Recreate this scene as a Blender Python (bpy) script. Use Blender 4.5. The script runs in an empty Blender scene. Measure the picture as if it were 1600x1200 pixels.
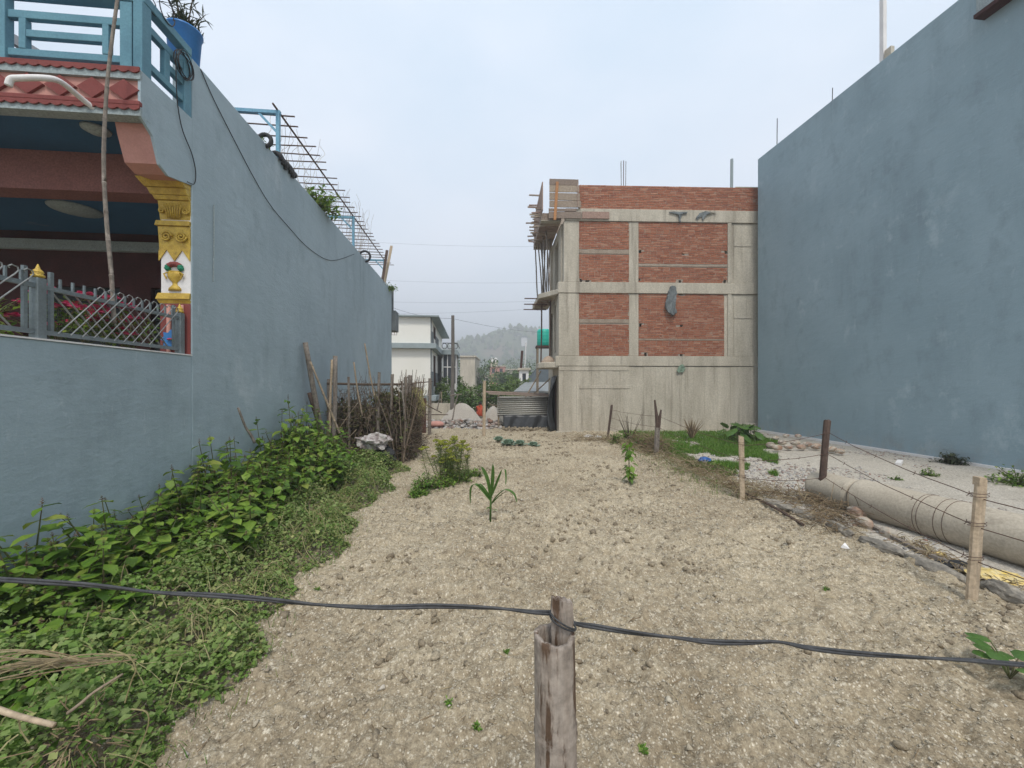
import bpy, math, random
import numpy as np
from mathutils import Vector, Matrix
rnd = random.Random(7)
rng = np.random.default_rng(11)
sc = bpy.context.scene
COL = sc.collection

# ------------------------------------------------------------------ camera, sky, sun, exposure
F, H, HOR = 620.0, 1.75, 602.0          # focal length in photo pixels, eye height, horizon row
cam = bpy.data.cameras.new('camera'); camo = bpy.data.objects.new('camera', cam); COL.objects.link(camo)
camo.location = (0, 0, H); camo.rotation_euler = (math.radians(90), 0, 0)
cam.sensor_width = 36; cam.lens = F / 1600 * 36; cam.shift_y = 2 / 1600
cam.clip_start = 0.05; cam.clip_end = 6000
sc.camera = camo
SUN_EL, SUN_AZ = math.radians(57), math.radians(8)     # azimuth: where the sun stands, from -Y (behind the camera) towards +X
world = bpy.data.worlds.new('World'); sc.world = world; world.use_nodes = True
wn, wl = world.node_tree.nodes, world.node_tree.links
wn.clear()
sky = wn.new('ShaderNodeTexSky'); sky.sky_type = 'NISHITA'; sky.sun_disc = False
sky.sun_elevation = SUN_EL; sky.sun_rotation = math.pi - SUN_AZ
sky.air_density = 1.0; sky.dust_density = 5.0; sky.ozone_density = 1.0
tc = wn.new('ShaderNodeTexCoord')
mp = wn.new('ShaderNodeMapping'); mp.inputs['Scale'].default_value = (1.2, 1.2, 2.6)
nz = wn.new('ShaderNodeTexNoise'); nz.inputs['Scale'].default_value = 1.5; nz.inputs['Detail'].default_value = 5; nz.inputs['Roughness'].default_value = .5
rp = wn.new('ShaderNodeValToRGB')
rp.color_ramp.elements[0].position = .34; rp.color_ramp.elements[0].color = (5.1, 6.15, 7.3, 1)
rp.color_ramp.elements[1].position = .68; rp.color_ramp.elements[1].color = (6.6, 7.15, 8.0, 1)
mx = wn.new('ShaderNodeMix'); mx.data_type = 'RGBA'; mx.inputs[0].default_value = .86
bg = wn.new('ShaderNodeBackground'); bg.inputs['Strength'].default_value = .1
wo = wn.new('ShaderNodeOutputWorld')
wl.new(tc.outputs['Generated'], mp.inputs[0]); wl.new(mp.outputs[0], nz.inputs['Vector'])
wl.new(nz.outputs[0], rp.inputs[0]); wl.new(sky.outputs[0], mx.inputs[6]); wl.new(rp.outputs[0], mx.inputs[7])
wl.new(mx.outputs[2], bg.inputs[0]); wl.new(bg.outputs[0], wo.inputs[0])
sl = bpy.data.lights.new('sun', 'SUN'); sl.energy = 1.5; sl.angle = math.radians(10); sl.color = (1, .95, .86)
so = bpy.data.objects.new('sun', sl); COL.objects.link(so)
sd = Vector((math.sin(SUN_AZ) * math.cos(SUN_EL), -math.cos(SUN_AZ) * math.cos(SUN_EL), math.sin(SUN_EL)))
so.rotation_euler = sd.to_track_quat('Z', 'Y').to_euler(); so.location = sd * 50
vs = sc.view_settings; vs.view_transform = 'Standard'; vs.look = 'None'; vs.exposure = 0.78; vs.gamma = 1; vs.use_curve_mapping = False
sc.cycles.use_denoising = True; sc.cycles.max_bounces = 6; sc.cycles.volume_bounces = 0
sc.cycles.diffuse_bounces = 4; sc.cycles.transparent_max_bounces = 8

# ------------------------------------------------------------------ coordinates
def P(px, py, Y): return Vector(((px - 800) / F * Y, Y, H + (HOR - py) / F * Y))
def G(px, py, z=0.0):
    Y = (H - z) * F / (py - HOR); return Vector(((px - 800) / F * Y, Y, z))
TT = 60 / F; TH = math.atan(TT); CT, ST = math.cos(TH), math.sin(TH)
def lot(x, y, z=0.0): return Vector((x * CT - y * ST, x * ST + y * CT, z))   # lot frame -> world
LOT = Matrix.Rotation(TH, 4, 'Z')
AL, AR = 3.5, 10.66
LX, RX = -AL * CT, AR * CT
def wally(px, a): Y = F * a / (740 - px) ; X = (px - 800) / F * Y; return -X * ST + Y * CT
def WL(px, py):            # point on the left wall plane -> (lot y, z)
    Y = F * AL / (740 - px); return wally(px, AL), H + (HOR - py) / F * Y
def WR(px, py):
    Y = F * AR / (px - 740); X = (px - 800) / F * Y; return -X * ST + Y * CT, H + (HOR - py) / F * Y
def LF(px, py, ly):        # point on the plane lot y = ly -> (lot x, z)
    dX = (px - 800) / F; dx = CT * dX + ST; dy = -ST * dX + CT; t = ly / dy
    return t * dx, H + t * (HOR - py) / F

# ------------------------------------------------------------------ materials
MATS = {}
def mat(name, c1, c2=None, scale=3.0, rough=.85, bump=.25, bscale=30.0, tint=None, stretch=(1, 1, 1), c3=None, s3=1.0, t3=(.55, .7),
        metallic=0.0, spec=.25, objrand=0.0, trans=0.0, fine=.25, coord='P', st3=(1, 1, 1), bdist=.02):
    """c1-c2 broad noise mix; c3 patches of another colour; tint: colour stops picked by the 'tint' attribute; trans: leaf translucency."""
    if name in MATS: return MATS[name]
    m = bpy.data.materials.new(name); m.use_nodes = True; nt = m.node_tree; n, l = nt.nodes, nt.links
    n.clear(); out = n.new('ShaderNodeOutputMaterial'); b = n.new('ShaderNodeBsdfPrincipled')
    b.inputs['Roughness'].default_value = rough; b.inputs['Metallic'].default_value = metallic
    b.inputs['Specular IOR Level'].default_value = spec
    if coord == 'P': vec = n.new('ShaderNodeNewGeometry').outputs['Position']
    else: vec = n.new('ShaderNodeTexCoord').outputs['Object']
    def mapped(s):
        if s == (1, 1, 1): return vec
        q = n.new('ShaderNodeMapping'); q.inputs['Scale'].default_value = s; l.new(vec, q.inputs[0]); return q.outputs[0]
    def noise(s, st, det=6, ro=.6):
        q = n.new('ShaderNodeTexNoise'); q.inputs['Scale'].default_value = s; q.inputs['Detail'].default_value = det
        q.inputs['Roughness'].default_value = ro; l.new(mapped(st), q.inputs['Vector']); return q.outputs[0]
    def ramp(src, stops):
        q = n.new('ShaderNodeValToRGB'); e = q.color_ramp.elements
        while len(e) < len(stops): e.new(.5)
        for i, (p, c) in enumerate(stops): e[i].position = p; e[i].color = (*c, 1) if len(c) == 3 else c
        l.new(src, q.inputs[0]); return q.outputs[0]
    def mix(a, bb, f, mode='MIX'):
        q = n.new('ShaderNodeMix'); q.data_type = 'RGBA'; q.blend_type = mode
        for s, v in ((0, f), (6, a), (7, bb)):
            if hasattr(v, 'is_linked'): l.new(v, q.inputs[s])
            elif s == 0: q.inputs[0].default_value = v
            else: q.inputs[s].default_value = (*v, 1)
        return q.outputs[2]
    c2 = c2 or tuple(x * .75 for x in c1)
    if tint:
        at = n.new('ShaderNodeAttribute'); at.attribute_name = 'tint'; fac = at.outputs['Fac']
        if objrand:
            oi = n.new('ShaderNodeObjectInfo'); a1 = n.new('ShaderNodeMath'); a1.operation = 'MULTIPLY_ADD'
            l.new(oi.outputs['Random'], a1.inputs[0]); a1.inputs[1].default_value = objrand; l.new(fac, a1.inputs[2])
            fr = n.new('ShaderNodeMath'); fr.operation = 'FRACT'; l.new(a1.outputs[0], fr.inputs[0]); fac = fr.outputs[0]
        k = len(tint); col = ramp(fac, [(i / max(1, k - 1), c) for i, c in enumerate(tint)])
        nn = noise(scale, stretch); col = mix(col, mix(col, c2, .5), ramp(nn, [(.4, (0, 0, 0)), (.7, (.6, .6, .6))]))
    else:
        col = mix(c1, c2, ramp(noise(scale, stretch), [(.33, (0, 0, 0)), (.68, (1, 1, 1))]))
    if c3: col = mix(col, c3, ramp(noise(s3, st3, 8, .65), [(t3[0], (0, 0, 0)), (t3[1], (1, 1, 1))]))
    if fine:
        col = mix(col, ramp(noise(bscale * 1.7, (1, 1, 1), 3), [(.25, (1 - fine * 1.5,) * 3), (.6, (1, 1, 1)), (.85, (1 + fine,) * 3)]), 1.0, 'MULTIPLY')
    l.new(col, b.inputs['Base Color'])
    if bump:
        bp = n.new('ShaderNodeBump'); bp.inputs['Strength'].default_value = bump; bp.inputs['Distance'].default_value = bdist
        l.new(noise(bscale, stretch if stretch[2] > 1 or stretch[0] > 1 else (1, 1, 1), 6, .65), bp.inputs['Height']); l.new(bp.outputs[0], b.inputs['Normal'])
    if trans:
        tr = n.new('ShaderNodeBsdfTranslucent'); l.new(mix(col, (1.0, 1.0, .35), .25, 'MULTIPLY'), tr.inputs[0])
        ms = n.new('ShaderNodeMixShader'); ms.inputs[0].default_value = trans
        l.new(b.outputs[0], ms.inputs[1]); l.new(tr.outputs[0], ms.inputs[2]); l.new(ms.outputs[0], out.inputs[0])
    else: l.new(b.outputs[0], out.inputs[0])
    MATS[name] = m; return m

# ------------------------------------------------------------------ mesh building
WLOC = {}
def set_tint(me, arr):
    a = me.attributes.new('tint', 'FLOAT', 'POINT'); a.data.foreach_set('value', np.asarray(arr, dtype=np.float32))
def link(o, parent=None, world=Vector((0, 0, 0))):
    COL.objects.link(o); WLOC[o.name] = Vector(world)
    if parent is not None: o.parent = parent; o.location = Vector(world) - WLOC[parent.name]
    else: o.location = world
    return o
def tag(o, label=None, cat=None, group=None, kind=None):
    if label: o['label'] = label
    if cat: o['category'] = cat
    if group: o['group'] = group
    if kind: o['kind'] = kind
    return o
def thing(name, label, cat, loc, group=None):
    o = bpy.data.objects.new(name, None); o.empty_display_size = .1; link(o, None, Vector(loc)); return tag(o, label, cat, group)
class MB:
    def __init__(s, M=None): s.v = []; s.f = []; s.t = []; s.M = M; s.tc = .5
    def add(s, vs, fs, t=None):
        k = len(s.v); s.v += [tuple(p) for p in vs]; s.f += [tuple(i + k for i in f) for f in fs]
        s.t += [s.tc if t is None else t] * len(vs); return s
    def box(s, lo, hi, t=None):
        (a, b, c), (d, e, f) = lo, hi
        return s.add([(a, b, c), (d, b, c), (d, e, c), (a, e, c), (a, b, f), (d, b, f), (d, e, f), (a, e, f)],
                     [(0, 3, 2, 1), (4, 5, 6, 7), (0, 1, 5, 4), (1, 2, 6, 5), (2, 3, 7, 6), (3, 0, 4, 7)], t)
    def beam(s, p, q, w, h, up=(0, 0, 1), t=None, jit=0):
        p, q = Vector(p), Vector(q); d = (q - p).normalized(); u = Vector(up)
        if abs(d.dot(u)) > .98: u = Vector((0, 1, 0))
        sx = d.cross(u).normalized(); uz = sx.cross(d).normalized(); vs = []
        for c in (p, q):
            for a, b in ((-1, -1), (1, -1), (1, 1), (-1, 1)):
                vs.append(c + sx * (a * w / 2 + rnd.uniform(-jit, jit)) + uz * (b * h / 2 + rnd.uniform(-jit, jit)))
        return s.add(vs, [(0, 1, 2, 3), (7, 6, 5, 4), (0, 4, 5, 1), (1, 5, 6, 2), (2, 6, 7, 3), (3, 7, 4, 0)], t)
    def tube(s, pts, r, n=6, t=None, cap=True):
        pts = [Vector(p) for p in pts]; m = len(pts); rr = list(r) if hasattr(r, '__len__') else [r] * m
        vs = []; fs = []; prev = None
        for i, p in enumerate(pts):
            d = (pts[min(i + 1, m - 1)] - pts[max(i - 1, 0)])
            d = d.normalized() if d.length > 1e-9 else Vector((0, 0, 1))
            if prev is None: a = d.orthogonal().normalized()
            else:
                a = prev - d * prev.dot(d); a = a.normalized() if a.length > 1e-6 else d.orthogonal().normalized()
            prev = a; b = d.cross(a)
            for k in range(n):
                an = 2 * math.pi * k / n; vs.append(p + (a * math.cos(an) + b * math.sin(an)) * rr[i])
        for i in range(m - 1):
            for k in range(n):
                k2 = (k + 1) % n; fs.append((i * n + k, i * n + k2, (i + 1) * n + k2, (i + 1) * n + k))
        if cap: fs.append(tuple(range(n))[::-1]); fs.append(tuple((m - 1) * n + k for k in range(n)))
        return s.add(vs, fs, t)
    def lathe(s, prof, c=(0, 0, 0), n=16, t=None, cap=True, sx=1, sy=1):
        vs = []; fs = []; c = Vector(c)
        for r, z in prof:
            for k in range(n): an = 2 * math.pi * k / n; vs.append(c + Vector((r * math.cos(an) * sx, r * math.sin(an) * sy, z)))
        for i in range(len(prof) - 1):
            for k in range(n): k2 = (k + 1) % n; fs.append((i * n + k, i * n + k2, (i + 1) * n + k2, (i + 1) * n + k))
        if cap: fs.append(tuple(range(n))[::-1]); fs.append(tuple((len(prof) - 1) * n + k for k in range(n)))
        return s.add(vs, fs, t)
    def prism(s, poly, fn, d0, d1, t=None):
        """poly: list of 2d points; fn(a, b, d) -> 3d point; extruded from d0 to d1."""
        k = len(poly); vs = [fn(a, b, d0) for a, b in poly] + [fn(a, b, d1) for a, b in poly]
        fs = [tuple(range(k)), tuple(range(2 * k - 1, k - 1, -1))] + [(i, i + k, (i + 1) % k + k, (i + 1) % k) for i in range(k)]
        return s.add(vs, fs, t)
    def ribbon(s, pts, widths, side, fold=0.0, t=None):
        """flat leaf strip with a folded midrib"""
        vs = []; fs = []; side = Vector(side)
        for i, p in enumerate(pts):
            p = Vector(p); d = (Vector(pts[min(i + 1, len(pts) - 1)]) - Vector(pts[max(i - 1, 0)])).normalized()
            sd_ = (side - d * side.dot(d)).normalized(); up = sd_.cross(d); w = widths[i] / 2
            vs += [p - sd_ * w + up * fold * w, p, p + sd_ * w + up * fold * w]
        for i in range(len(pts) - 1):
            a = i * 3; fs += [(a, a + 1, a + 4, a + 3), (a + 1, a + 2, a + 5, a + 4)]
        return s.add(vs, fs, t)
    def build(s, name, m, parent=None, smooth=False, bevel=0, flip=True, origin=None):
        if s.M is not None: V = [s.M @ Vector(p) for p in s.v]
        else: V = [Vector(p) for p in s.v]
        A = np.array([tuple(p) for p in V]); c = Vector(((A.min(0) + A.max(0)) / 2).tolist())
        if origin == 'base': c.z = float(A[:, 2].min())
        me = bpy.data.meshes.new(name); me.from_pydata([tuple(p - c) for p in V], [], s.f); me.update()
        set_tint(me, s.t)
        if flip:
            import bmesh
            bm = bmesh.new(); bm.from_mesh(me); bmesh.ops.recalc_face_normals(bm, faces=bm.faces); bm.to_mesh(me); bm.free()
        if smooth: me.polygons.foreach_set('use_smooth', [True] * len(me.polygons))
        me.materials.append(m); o = bpy.data.objects.new(name, me); link(o, parent, c)
        if bevel:
            bv = o.modifiers.new('bevel', 'BEVEL'); bv.width = bevel; bv.segments = 2; bv.limit_method = 'ANGLE'
        return o
def one(name, mb, m, label, cat, group=None, **kw):
    kw.setdefault('origin', 'base'); return tag(mb.build(name, m, **kw), label, cat, group)
def npmesh(name, V, Fc, m, parent=None, tint=None, smooth=False, kind=None):
    """fast mesh from arrays; V world coordinates (n,3), Fc (m,k)"""
    V = np.asarray(V, dtype=np.float64); c = (V.min(0) + V.max(0)) / 2; k = Fc.shape[1]
    me = bpy.data.meshes.new(name); me.vertices.add(len(V)); me.vertices.foreach_set('co', (V - c).astype(np.float32).ravel())
    me.loops.add(Fc.size); me.loops.foreach_set('vertex_index', Fc.astype(np.int32).ravel())
    me.polygons.add(len(Fc)); me.polygons.foreach_set('loop_start', np.arange(0, Fc.size, k, dtype=np.int32))
    if smooth: me.polygons.foreach_set('use_smooth', np.ones(len(Fc), dtype=bool))
    me.update(calc_edges=True); me.validate()
    if tint is not None: set_tint(me, tint)
    me.materials.append(m); o = bpy.data.objects.new(name, me); link(o, parent, Vector(c.tolist()))
    if kind: o['kind'] = kind
    return o
def rots(yaw, pitch, roll):
    cy, sy, cp, sp, cr, sr = np.cos(yaw), np.sin(yaw), np.cos(pitch), np.sin(pitch), np.cos(roll), np.sin(roll)
    z = np.zeros_like(cy); o = np.ones_like(cy)
    Rz = np.stack([np.stack([cy, -sy, z], -1), np.stack([sy, cy, z], -1), np.stack([z, z, o], -1)], -2)
    Rx = np.stack([np.stack([o, z, z], -1), np.stack([z, cp, -sp], -1), np.stack([z, sp, cp], -1)], -2)
    Ry = np.stack([np.stack([cr, z, sr], -1), np.stack([z, o, z], -1), np.stack([-sr, z, cr], -1)], -2)
    return Rz @ Rx @ Ry
def scatter(tv, tf, pos, R, S):
    """copies of template (k,3) verts / faces -> V, F"""
    S = np.asarray(S); S = S[:, None, None] if S.ndim == 1 else S[:, None, :]
    V = np.einsum('nij,nkj->nki', R, tv[None] * S) + pos[:, None, :]
    Fc = tf[None] + (np.arange(len(pos)) * len(tv))[:, None, None]
    return V.reshape(-1, 3), Fc.reshape(-1, tf.shape[1])
def vnoise(x, y, seed=0):
    xi, yi = np.floor(x).astype(np.int64), np.floor(y).astype(np.int64); fx, fy = x - xi, y - yi
    fx, fy = fx * fx * (3 - 2 * fx), fy * fy * (3 - 2 * fy)
    def h(a, b):
        q = (a * 374761393 + b * 668265263 + seed * 974711) & 0x7fffffff
        q = ((q ^ (q >> 13)) * 1274126177) & 0x7fffffff; q = q ^ (q >> 16); return (q & 0xffff) / 65535.0
    return (h(xi, yi) * (1 - fx) + h(xi + 1, yi) * fx) * (1 - fy) + (h(xi, yi + 1) * (1 - fx) + h(xi + 1, yi + 1) * fx) * fy
def fbm(x, y, o=4, seed=0):
    s = 0; a = 1; t = 0
    for i in range(o): s = s + a * vnoise(x * 2 ** i, y * 2 ** i, seed + i * 17); t += a; a *= .5
    return s / t
LEAF_V = np.array([(0, 0, 0), (-.34, .38, .07), (0, .42, -.03), (.34, .38, .07), (-.2, .75, .02), (0, .78, -.06), (.2, .75, .02), (0, 1.05, -.2)], dtype=float)
LEAF_F = np.array([(0, 2, 1), (0, 3, 2), (1, 2, 5), (1, 5, 4), (2, 3, 6), (2, 6, 5), (4, 5, 7), (5, 6, 7)])
SML_V = np.array([(0, 0, 0), (-.36, .5, .1), (0, .5, -.04), (.36, .5, .1), (0, 1, -.05)], dtype=float)
SML_F = np.array([(0, 2, 1), (0, 3, 2), (1, 2, 4), (2, 3, 4)])
def split_panel(mb, fn, u0, u1, v0, v1, d0, d1, holes):
    """a slab with rectangular holes, as boxes in (u, v, d); fn maps to 3d corners"""
    us = sorted({u0, u1, *[h[0] for h in holes], *[h[1] for h in holes]}); us = [u for u in us if u0 <= u <= u1]
    vs = sorted({v0, v1, *[h[2] for h in holes], *[h[3] for h in holes]}); vs = [v for v in vs if v0 <= v <= v1]
    for a, b in zip(us, us[1:]):
        run = None
        for c, d in zip(vs, vs[1:]):
            m_, n_ = (a + b) / 2, (c + d) / 2
            if any(h[0] < m_ < h[1] and h[2] < n_ < h[3] for h in holes):
                if run: mb.prism([(a, run[0]), (b, run[0]), (b, run[1]), (a, run[1])], fn, d0, d1); run = None
            else: run = (run[0], d) if run else (c, d)
        if run: mb.prism([(a, run[0]), (b, run[0]), (b, run[1]), (a, run[1])], fn, d0, d1)
    return mb

# palette
def wall_material(name, a, b, pale, dark, seed, ztop):
    m = bpy.data.materials.new(name); m.use_nodes = True; nt = m.node_tree; n, l = nt.nodes, nt.links
    bs = n['Principled BSDF']; bs.inputs['Roughness'].default_value = .72; bs.inputs['Specular IOR Level'].default_value = .25
    pos = n.new('ShaderNodeNewGeometry').outputs['Position']
    def noise(sc_, st=(1, 1, 1), d=6, r=.6, off=0.0):
        q = n.new('ShaderNodeTexNoise'); q.inputs['Scale'].default_value = sc_; q.inputs['Detail'].default_value = d; q.inputs['Roughness'].default_value = r
        mp_ = n.new('ShaderNodeMapping'); mp_.inputs['Scale'].default_value = st; mp_.inputs['Location'].default_value = (seed + off, off, off); l.new(pos, mp_.inputs[0]); l.new(mp_.outputs[0], q.inputs['Vector']); return q.outputs[0]
    def ramp(src, p0, p1, v0=0.0, v1=1.0):
        q = n.new('ShaderNodeMapRange'); q.inputs['From Min'].default_value = p0; q.inputs['From Max'].default_value = p1; q.inputs['To Min'].default_value = v0; q.inputs['To Max'].default_value = v1; l.new(src, q.inputs[0]); return q.outputs[0]
    def mul(x, y):
        q = n.new('ShaderNodeMath'); q.operation = 'MULTIPLY'
        for k, v in ((0, x), (1, y)):
            if hasattr(v, 'is_linked'): l.new(v, q.inputs[k])
            else: q.inputs[k].default_value = v
        return q.outputs[0]
    def mix(x, y, f, mode='MIX'):
        q = n.new('ShaderNodeMix'); q.data_type = 'RGBA'; q.blend_type = mode
        for s_, v in ((0, f), (6, x), (7, y)):
            if hasattr(v, 'is_linked'): l.new(v, q.inputs[s_])
            elif s_ == 0: q.inputs[0].default_value = v
            else: q.inputs[s_].default_value = (*v, 1)
        return q.outputs[2]
    col = mix(a, b, ramp(noise(.45, d=4), .35, .65))
    col = mix(col, dark, mul(mul(ramp(noise(.8, (1.5, 1.5, .22), 8, .7, 3), .48, .72), ramp(noise(.5, d=3, off=13), .4, .6)), .6))           # rain streaks
    col = mix(col, dark, mul(ramp(noise(2.2, (1, 1, .6), 8, .7, 9), .52, .7), .55))                 # blotches
    col = mix(col, pale, mul(ramp(noise(1.1, (1, 1, .7), 8, .72, 21), .57, .68), ramp(noise(.35, d=3, off=31), .42, .62)))   # scuffed pale patches
    col = mix(col, pale, mul(ramp(noise(7, (1, 1, .35), 6, .7, 41), .62, .72), .5))
    sx_ = n.new('ShaderNodeSeparateXYZ'); l.new(pos, sx_.inputs[0]); zc = sx_.outputs[2]
    col = mix(col, tuple(v * .62 for v in dark), mul(ramp(noise(1.3, (2.2, 2.2, .08), 7, .7, 77), .57, .7), ramp(zc, ztop - 1.9, ztop, 0, .5)))      # runs from the coping
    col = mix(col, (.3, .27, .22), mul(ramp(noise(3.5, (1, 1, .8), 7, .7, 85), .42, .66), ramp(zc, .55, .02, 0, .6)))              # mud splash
    col = mix(col, (.9, .9, .9), ramp(noise(60, d=3, off=51), .3, .75, .0, .05))
    l.new(col, bs.inputs['Base Color'])
    bp = n.new('ShaderNodeBump'); bp.inputs['Strength'].default_value = .35; bp.inputs['Distance'].default_value = .03; l.new(noise(3.2, (1, 1, 2.2), 8, .62, 61), bp.inputs['Height'])
    b2 = n.new('ShaderNodeBump'); b2.inputs['Strength'].default_value = .3; b2.inputs['Distance'].default_value = .006; l.new(noise(38, d=5, off=71), b2.inputs['Height']); l.new(bp.outputs[0], b2.inputs['Normal']); l.new(b2.outputs[0], bs.inputs['Normal'])
    return m
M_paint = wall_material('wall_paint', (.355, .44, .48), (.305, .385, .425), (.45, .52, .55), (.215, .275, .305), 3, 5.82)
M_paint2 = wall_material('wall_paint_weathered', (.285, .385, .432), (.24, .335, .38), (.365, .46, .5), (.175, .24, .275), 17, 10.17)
M_blue = mat('rail_paint', (.13, .29, .36), (.1, .23, .3), scale=3, rough=.55, bump=.1, fine=.12)
M_red = mat('red_trim', (.235, .062, .055), (.19, .048, .042), rough=.7, bump=.1, fine=.1)
M_pink = mat('pink_plaster', (.56, .29, .24), (.48, .24, .2), rough=.8, bump=.1, fine=.08)
M_grey = mat('pale_grey_trim', (.36, .42, .43), (.3, .35, .36), rough=.8, bump=.1)
M_deepblue = mat('ceiling_blue', (.028, .11, .22), (.022, .085, .17), scale=1, rough=.7, bump=.05, fine=.08, c3=(.14, .16, .19), s3=1.6, t3=(.66, .76))
M_beam = mat('beam_pink', (.27, .12, .1), (.22, .095, .08), rough=.8, bump=.1)
M_gold = mat('gold_paint', (.64, .44, .06), (.42, .26, .03), scale=14, rough=.45, bump=.35, bscale=60, c3=(.3, .19, .03), s3=22, t3=(.6, .7), fine=.2, spec=.5, metallic=.15)  # dark noise patches imitate shade in the carved recesses
M_white = mat('white_paint', (.78, .76, .74), (.68, .66, .65), rough=.7, bump=.08, fine=.06)
M_maroon = mat('maroon_wall', (.07, .02, .018), (.045, .015, .013), rough=.8, bump=.1)
M_shutter = mat('dark_shutter', (.025, .035, .035), (.018, .022, .022), rough=.6, bump=.1)
M_steel = mat('grey_steel', (.2, .24, .25), (.15, .18, .19), scale=8, rough=.5, bump=.08, fine=.15, spec=.5, metallic=.3)
M_silver = mat('silver_steel', (.33, .34, .335), (.25, .26, .255), scale=8, rough=.45, bump=.05, fine=.15, metallic=.4)
M_dark = mat('dark_wire', (.025, .025, .027), (.04, .04, .042), rough=.6, bump=.05, fine=.2)
M_cable = mat('cable_rubber', (.03, .031, .033), (.07, .07, .072), scale=25, rough=.5, bump=.15, bscale=80, fine=.2, spec=.4)
M_rust = mat('rusty_rod', (.09, .06, .05), (.14, .08, .055), scale=20, rough=.8, bump=.1)
M_bamboo = mat('weathered_bamboo', (.36, .28, .19), (.25, .2, .15), scale=7, stretch=(6, 6, 1), rough=.75, bump=.3, bscale=12, fine=.25, objrand=0)
M_bamgrey = mat('grey_bamboo', (.3, .26, .22), (.2, .17, .145), scale=5, stretch=(9, 9, .7), rough=.8, bump=.5, bscale=14, c3=(.11, .07, .045), s3=5, t3=(.58, .66), st3=(5, 5, .45), fine=.3)
M_twig = mat('dry_twig', (.15, .11, .08), tint=[(.08, .058, .043), (.17, .125, .09), (.33, .26, .19)], scale=9, rough=.9, bump=.2)
M_wood = mat('raw_timber', (.56, .45, .32), (.46, .35, .24), scale=6, stretch=(5, 5, .6), rough=.8, bump=.3, bscale=18, fine=.25, c3=(.25, .18, .12), s3=6, t3=(.62, .72))
M_darkwood = mat('dark_post', (.085, .055, .045), (.13, .09, .07), scale=6, stretch=(6, 6, .7), rough=.8, bump=.4, bscale=15)
M_plank = mat('form_plank', (.34, .27, .22), (.24, .19, .15), scale=3, stretch=(1, 1, 6), rough=.85, bump=.3, bscale=14, tint=[(.42, .34, .26), (.27, .21, .17), (.38, .25, .2), (.46, .42, .34)], objrand=1)
M_orange = mat('orange_batten', (.5, .24, .1), (.42, .2, .09), rough=.8, bump=.2)
M_conc = mat('raw_concrete', (.58, .525, .43), (.42, .375, .3), scale=1.0, stretch=(2.2, 2.2, .5), rough=.9, bump=.35, bscale=14, fine=.18, c3=(.25, .215, .17), s3=.7, t3=(.55, .76), st3=(5, 5, .35))
M_pipe = mat('pipe_concrete', (.5, .44, .35), (.43, .375, .295), scale=2.2, rough=.9, bump=.3, bscale=25, fine=.15, c3=(.3, .26, .2), s3=3.5, t3=(.56, .74))
M_mortar = mat('mortar', (.46, .39, .32), (.36, .3, .245), scale=12, rough=.95, bump=.6, bscale=40)
M_brick = mat('brick', (.36, .13, .08), tint=[(.33, .12, .07), (.43, .17, .095), (.36, .135, .078), (.48, .2, .115), (.39, .15, .085), (.54, .28, .18), (.3, .11, .068), (.44, .18, .105)], objrand=1, scale=2.2, rough=.9, bump=.4, bscale=45, c3=(.46, .35, .27), s3=5.5, t3=(.58, .72), fine=.3)
M_cream = mat('cream_render', (.84, .82, .76), (.79, .77, .7), scale=.6, rough=.85, bump=.05, fine=.06)
M_slate = mat('stone_cladding', (.22, .24, .24), (.15, .165, .17), scale=4, rough=.85, bump=.4)
M_glass = mat('dark_glass', (.02, .025, .035), (.03, .035, .045), rough=.12, bump=0, fine=0, spec=.6)
M_brown = mat('brown_door', (.1, .05, .04), (.08, .04, .03), rough=.6, bump=.1)
M_tankg = mat('green_tank', (.02, .22, .12), (.015, .18, .1), rough=.5, bump=0, fine=.05)
M_teal = mat('teal_tank', (.01, .48, .36), (.01, .42, .32), rough=.45, bump=0, fine=.05, spec=.4)
M_tub = mat('blue_plastic', (.04, .21, .52), (.03, .17, .45), rough=.4, bump=.03, fine=.08, spec=.45)
M_tarp = mat('black_tarp', (.028, .03, .032), (.045, .047, .05), rough=.42, bump=.3, bscale=6, spec=.5)
M_tin = mat('corrugated_tin', (.68, .66, .6), (.56, .54, .48), scale=2, rough=.5, bump=.1, metallic=.0, c3=(.25, .16, .1), s3=2.4, t3=(.6, .75))
M_greyroof = mat('grey_roof', (.085, .1, .11), (.07, .085, .09), rough=.85, bump=.1)
M_stone = mat('stone', (.4, .34, .28), tint=[(.42, .38, .32), (.5, .43, .34), (.36, .22, .15), (.3, .27, .24)], objrand=1, scale=6, rough=.9, bump=.4, bscale=18, fine=.2)
M_rubble = mat('rubble', (.4, .38, .35), tint=[(.3, .27, .24), (.58, .55, .51), (.3, .26, .225), (.42, .37, .32), (.28, .15, .105), (.58, .56, .54), (.2, .19, .18)], scale=5, rough=.9, bump=.4)
M_sand = mat('sand', (.47, .43, .375), (.41, .37, .32), scale=2, rough=.95, bump=.5, bscale=20, fine=.2)
M_bag = mat('woven_bag', (.62, .6, .57), (.2, .13, .12), scale=9, rough=.6, bump=.4, bscale=22, c3=(.1, .1, .11), s3=9, t3=(.58, .66))
M_black = mat('black_sack', (.02, .02, .022), (.035, .035, .035), rough=.6, bump=.3)
M_yellow = mat('yellow_wrapper', (.75, .52, .1), (.7, .6, .35), scale=20, rough=.35, bump=.4, spec=.5)
M_bluebag = mat('blue_bag', (.02, .09, .3), (.03, .13, .4), rough=.45, bump=.3, spec=.4)
M_orangecloth = mat('orange_red_cloth', (.5, .085, .035), (.4, .06, .03), scale=6, rough=.85, bump=.3)
M_hair = mat('dark_hair', (.012, .01, .009), (.02, .017, .015), rough=.6, bump=.2)
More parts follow.
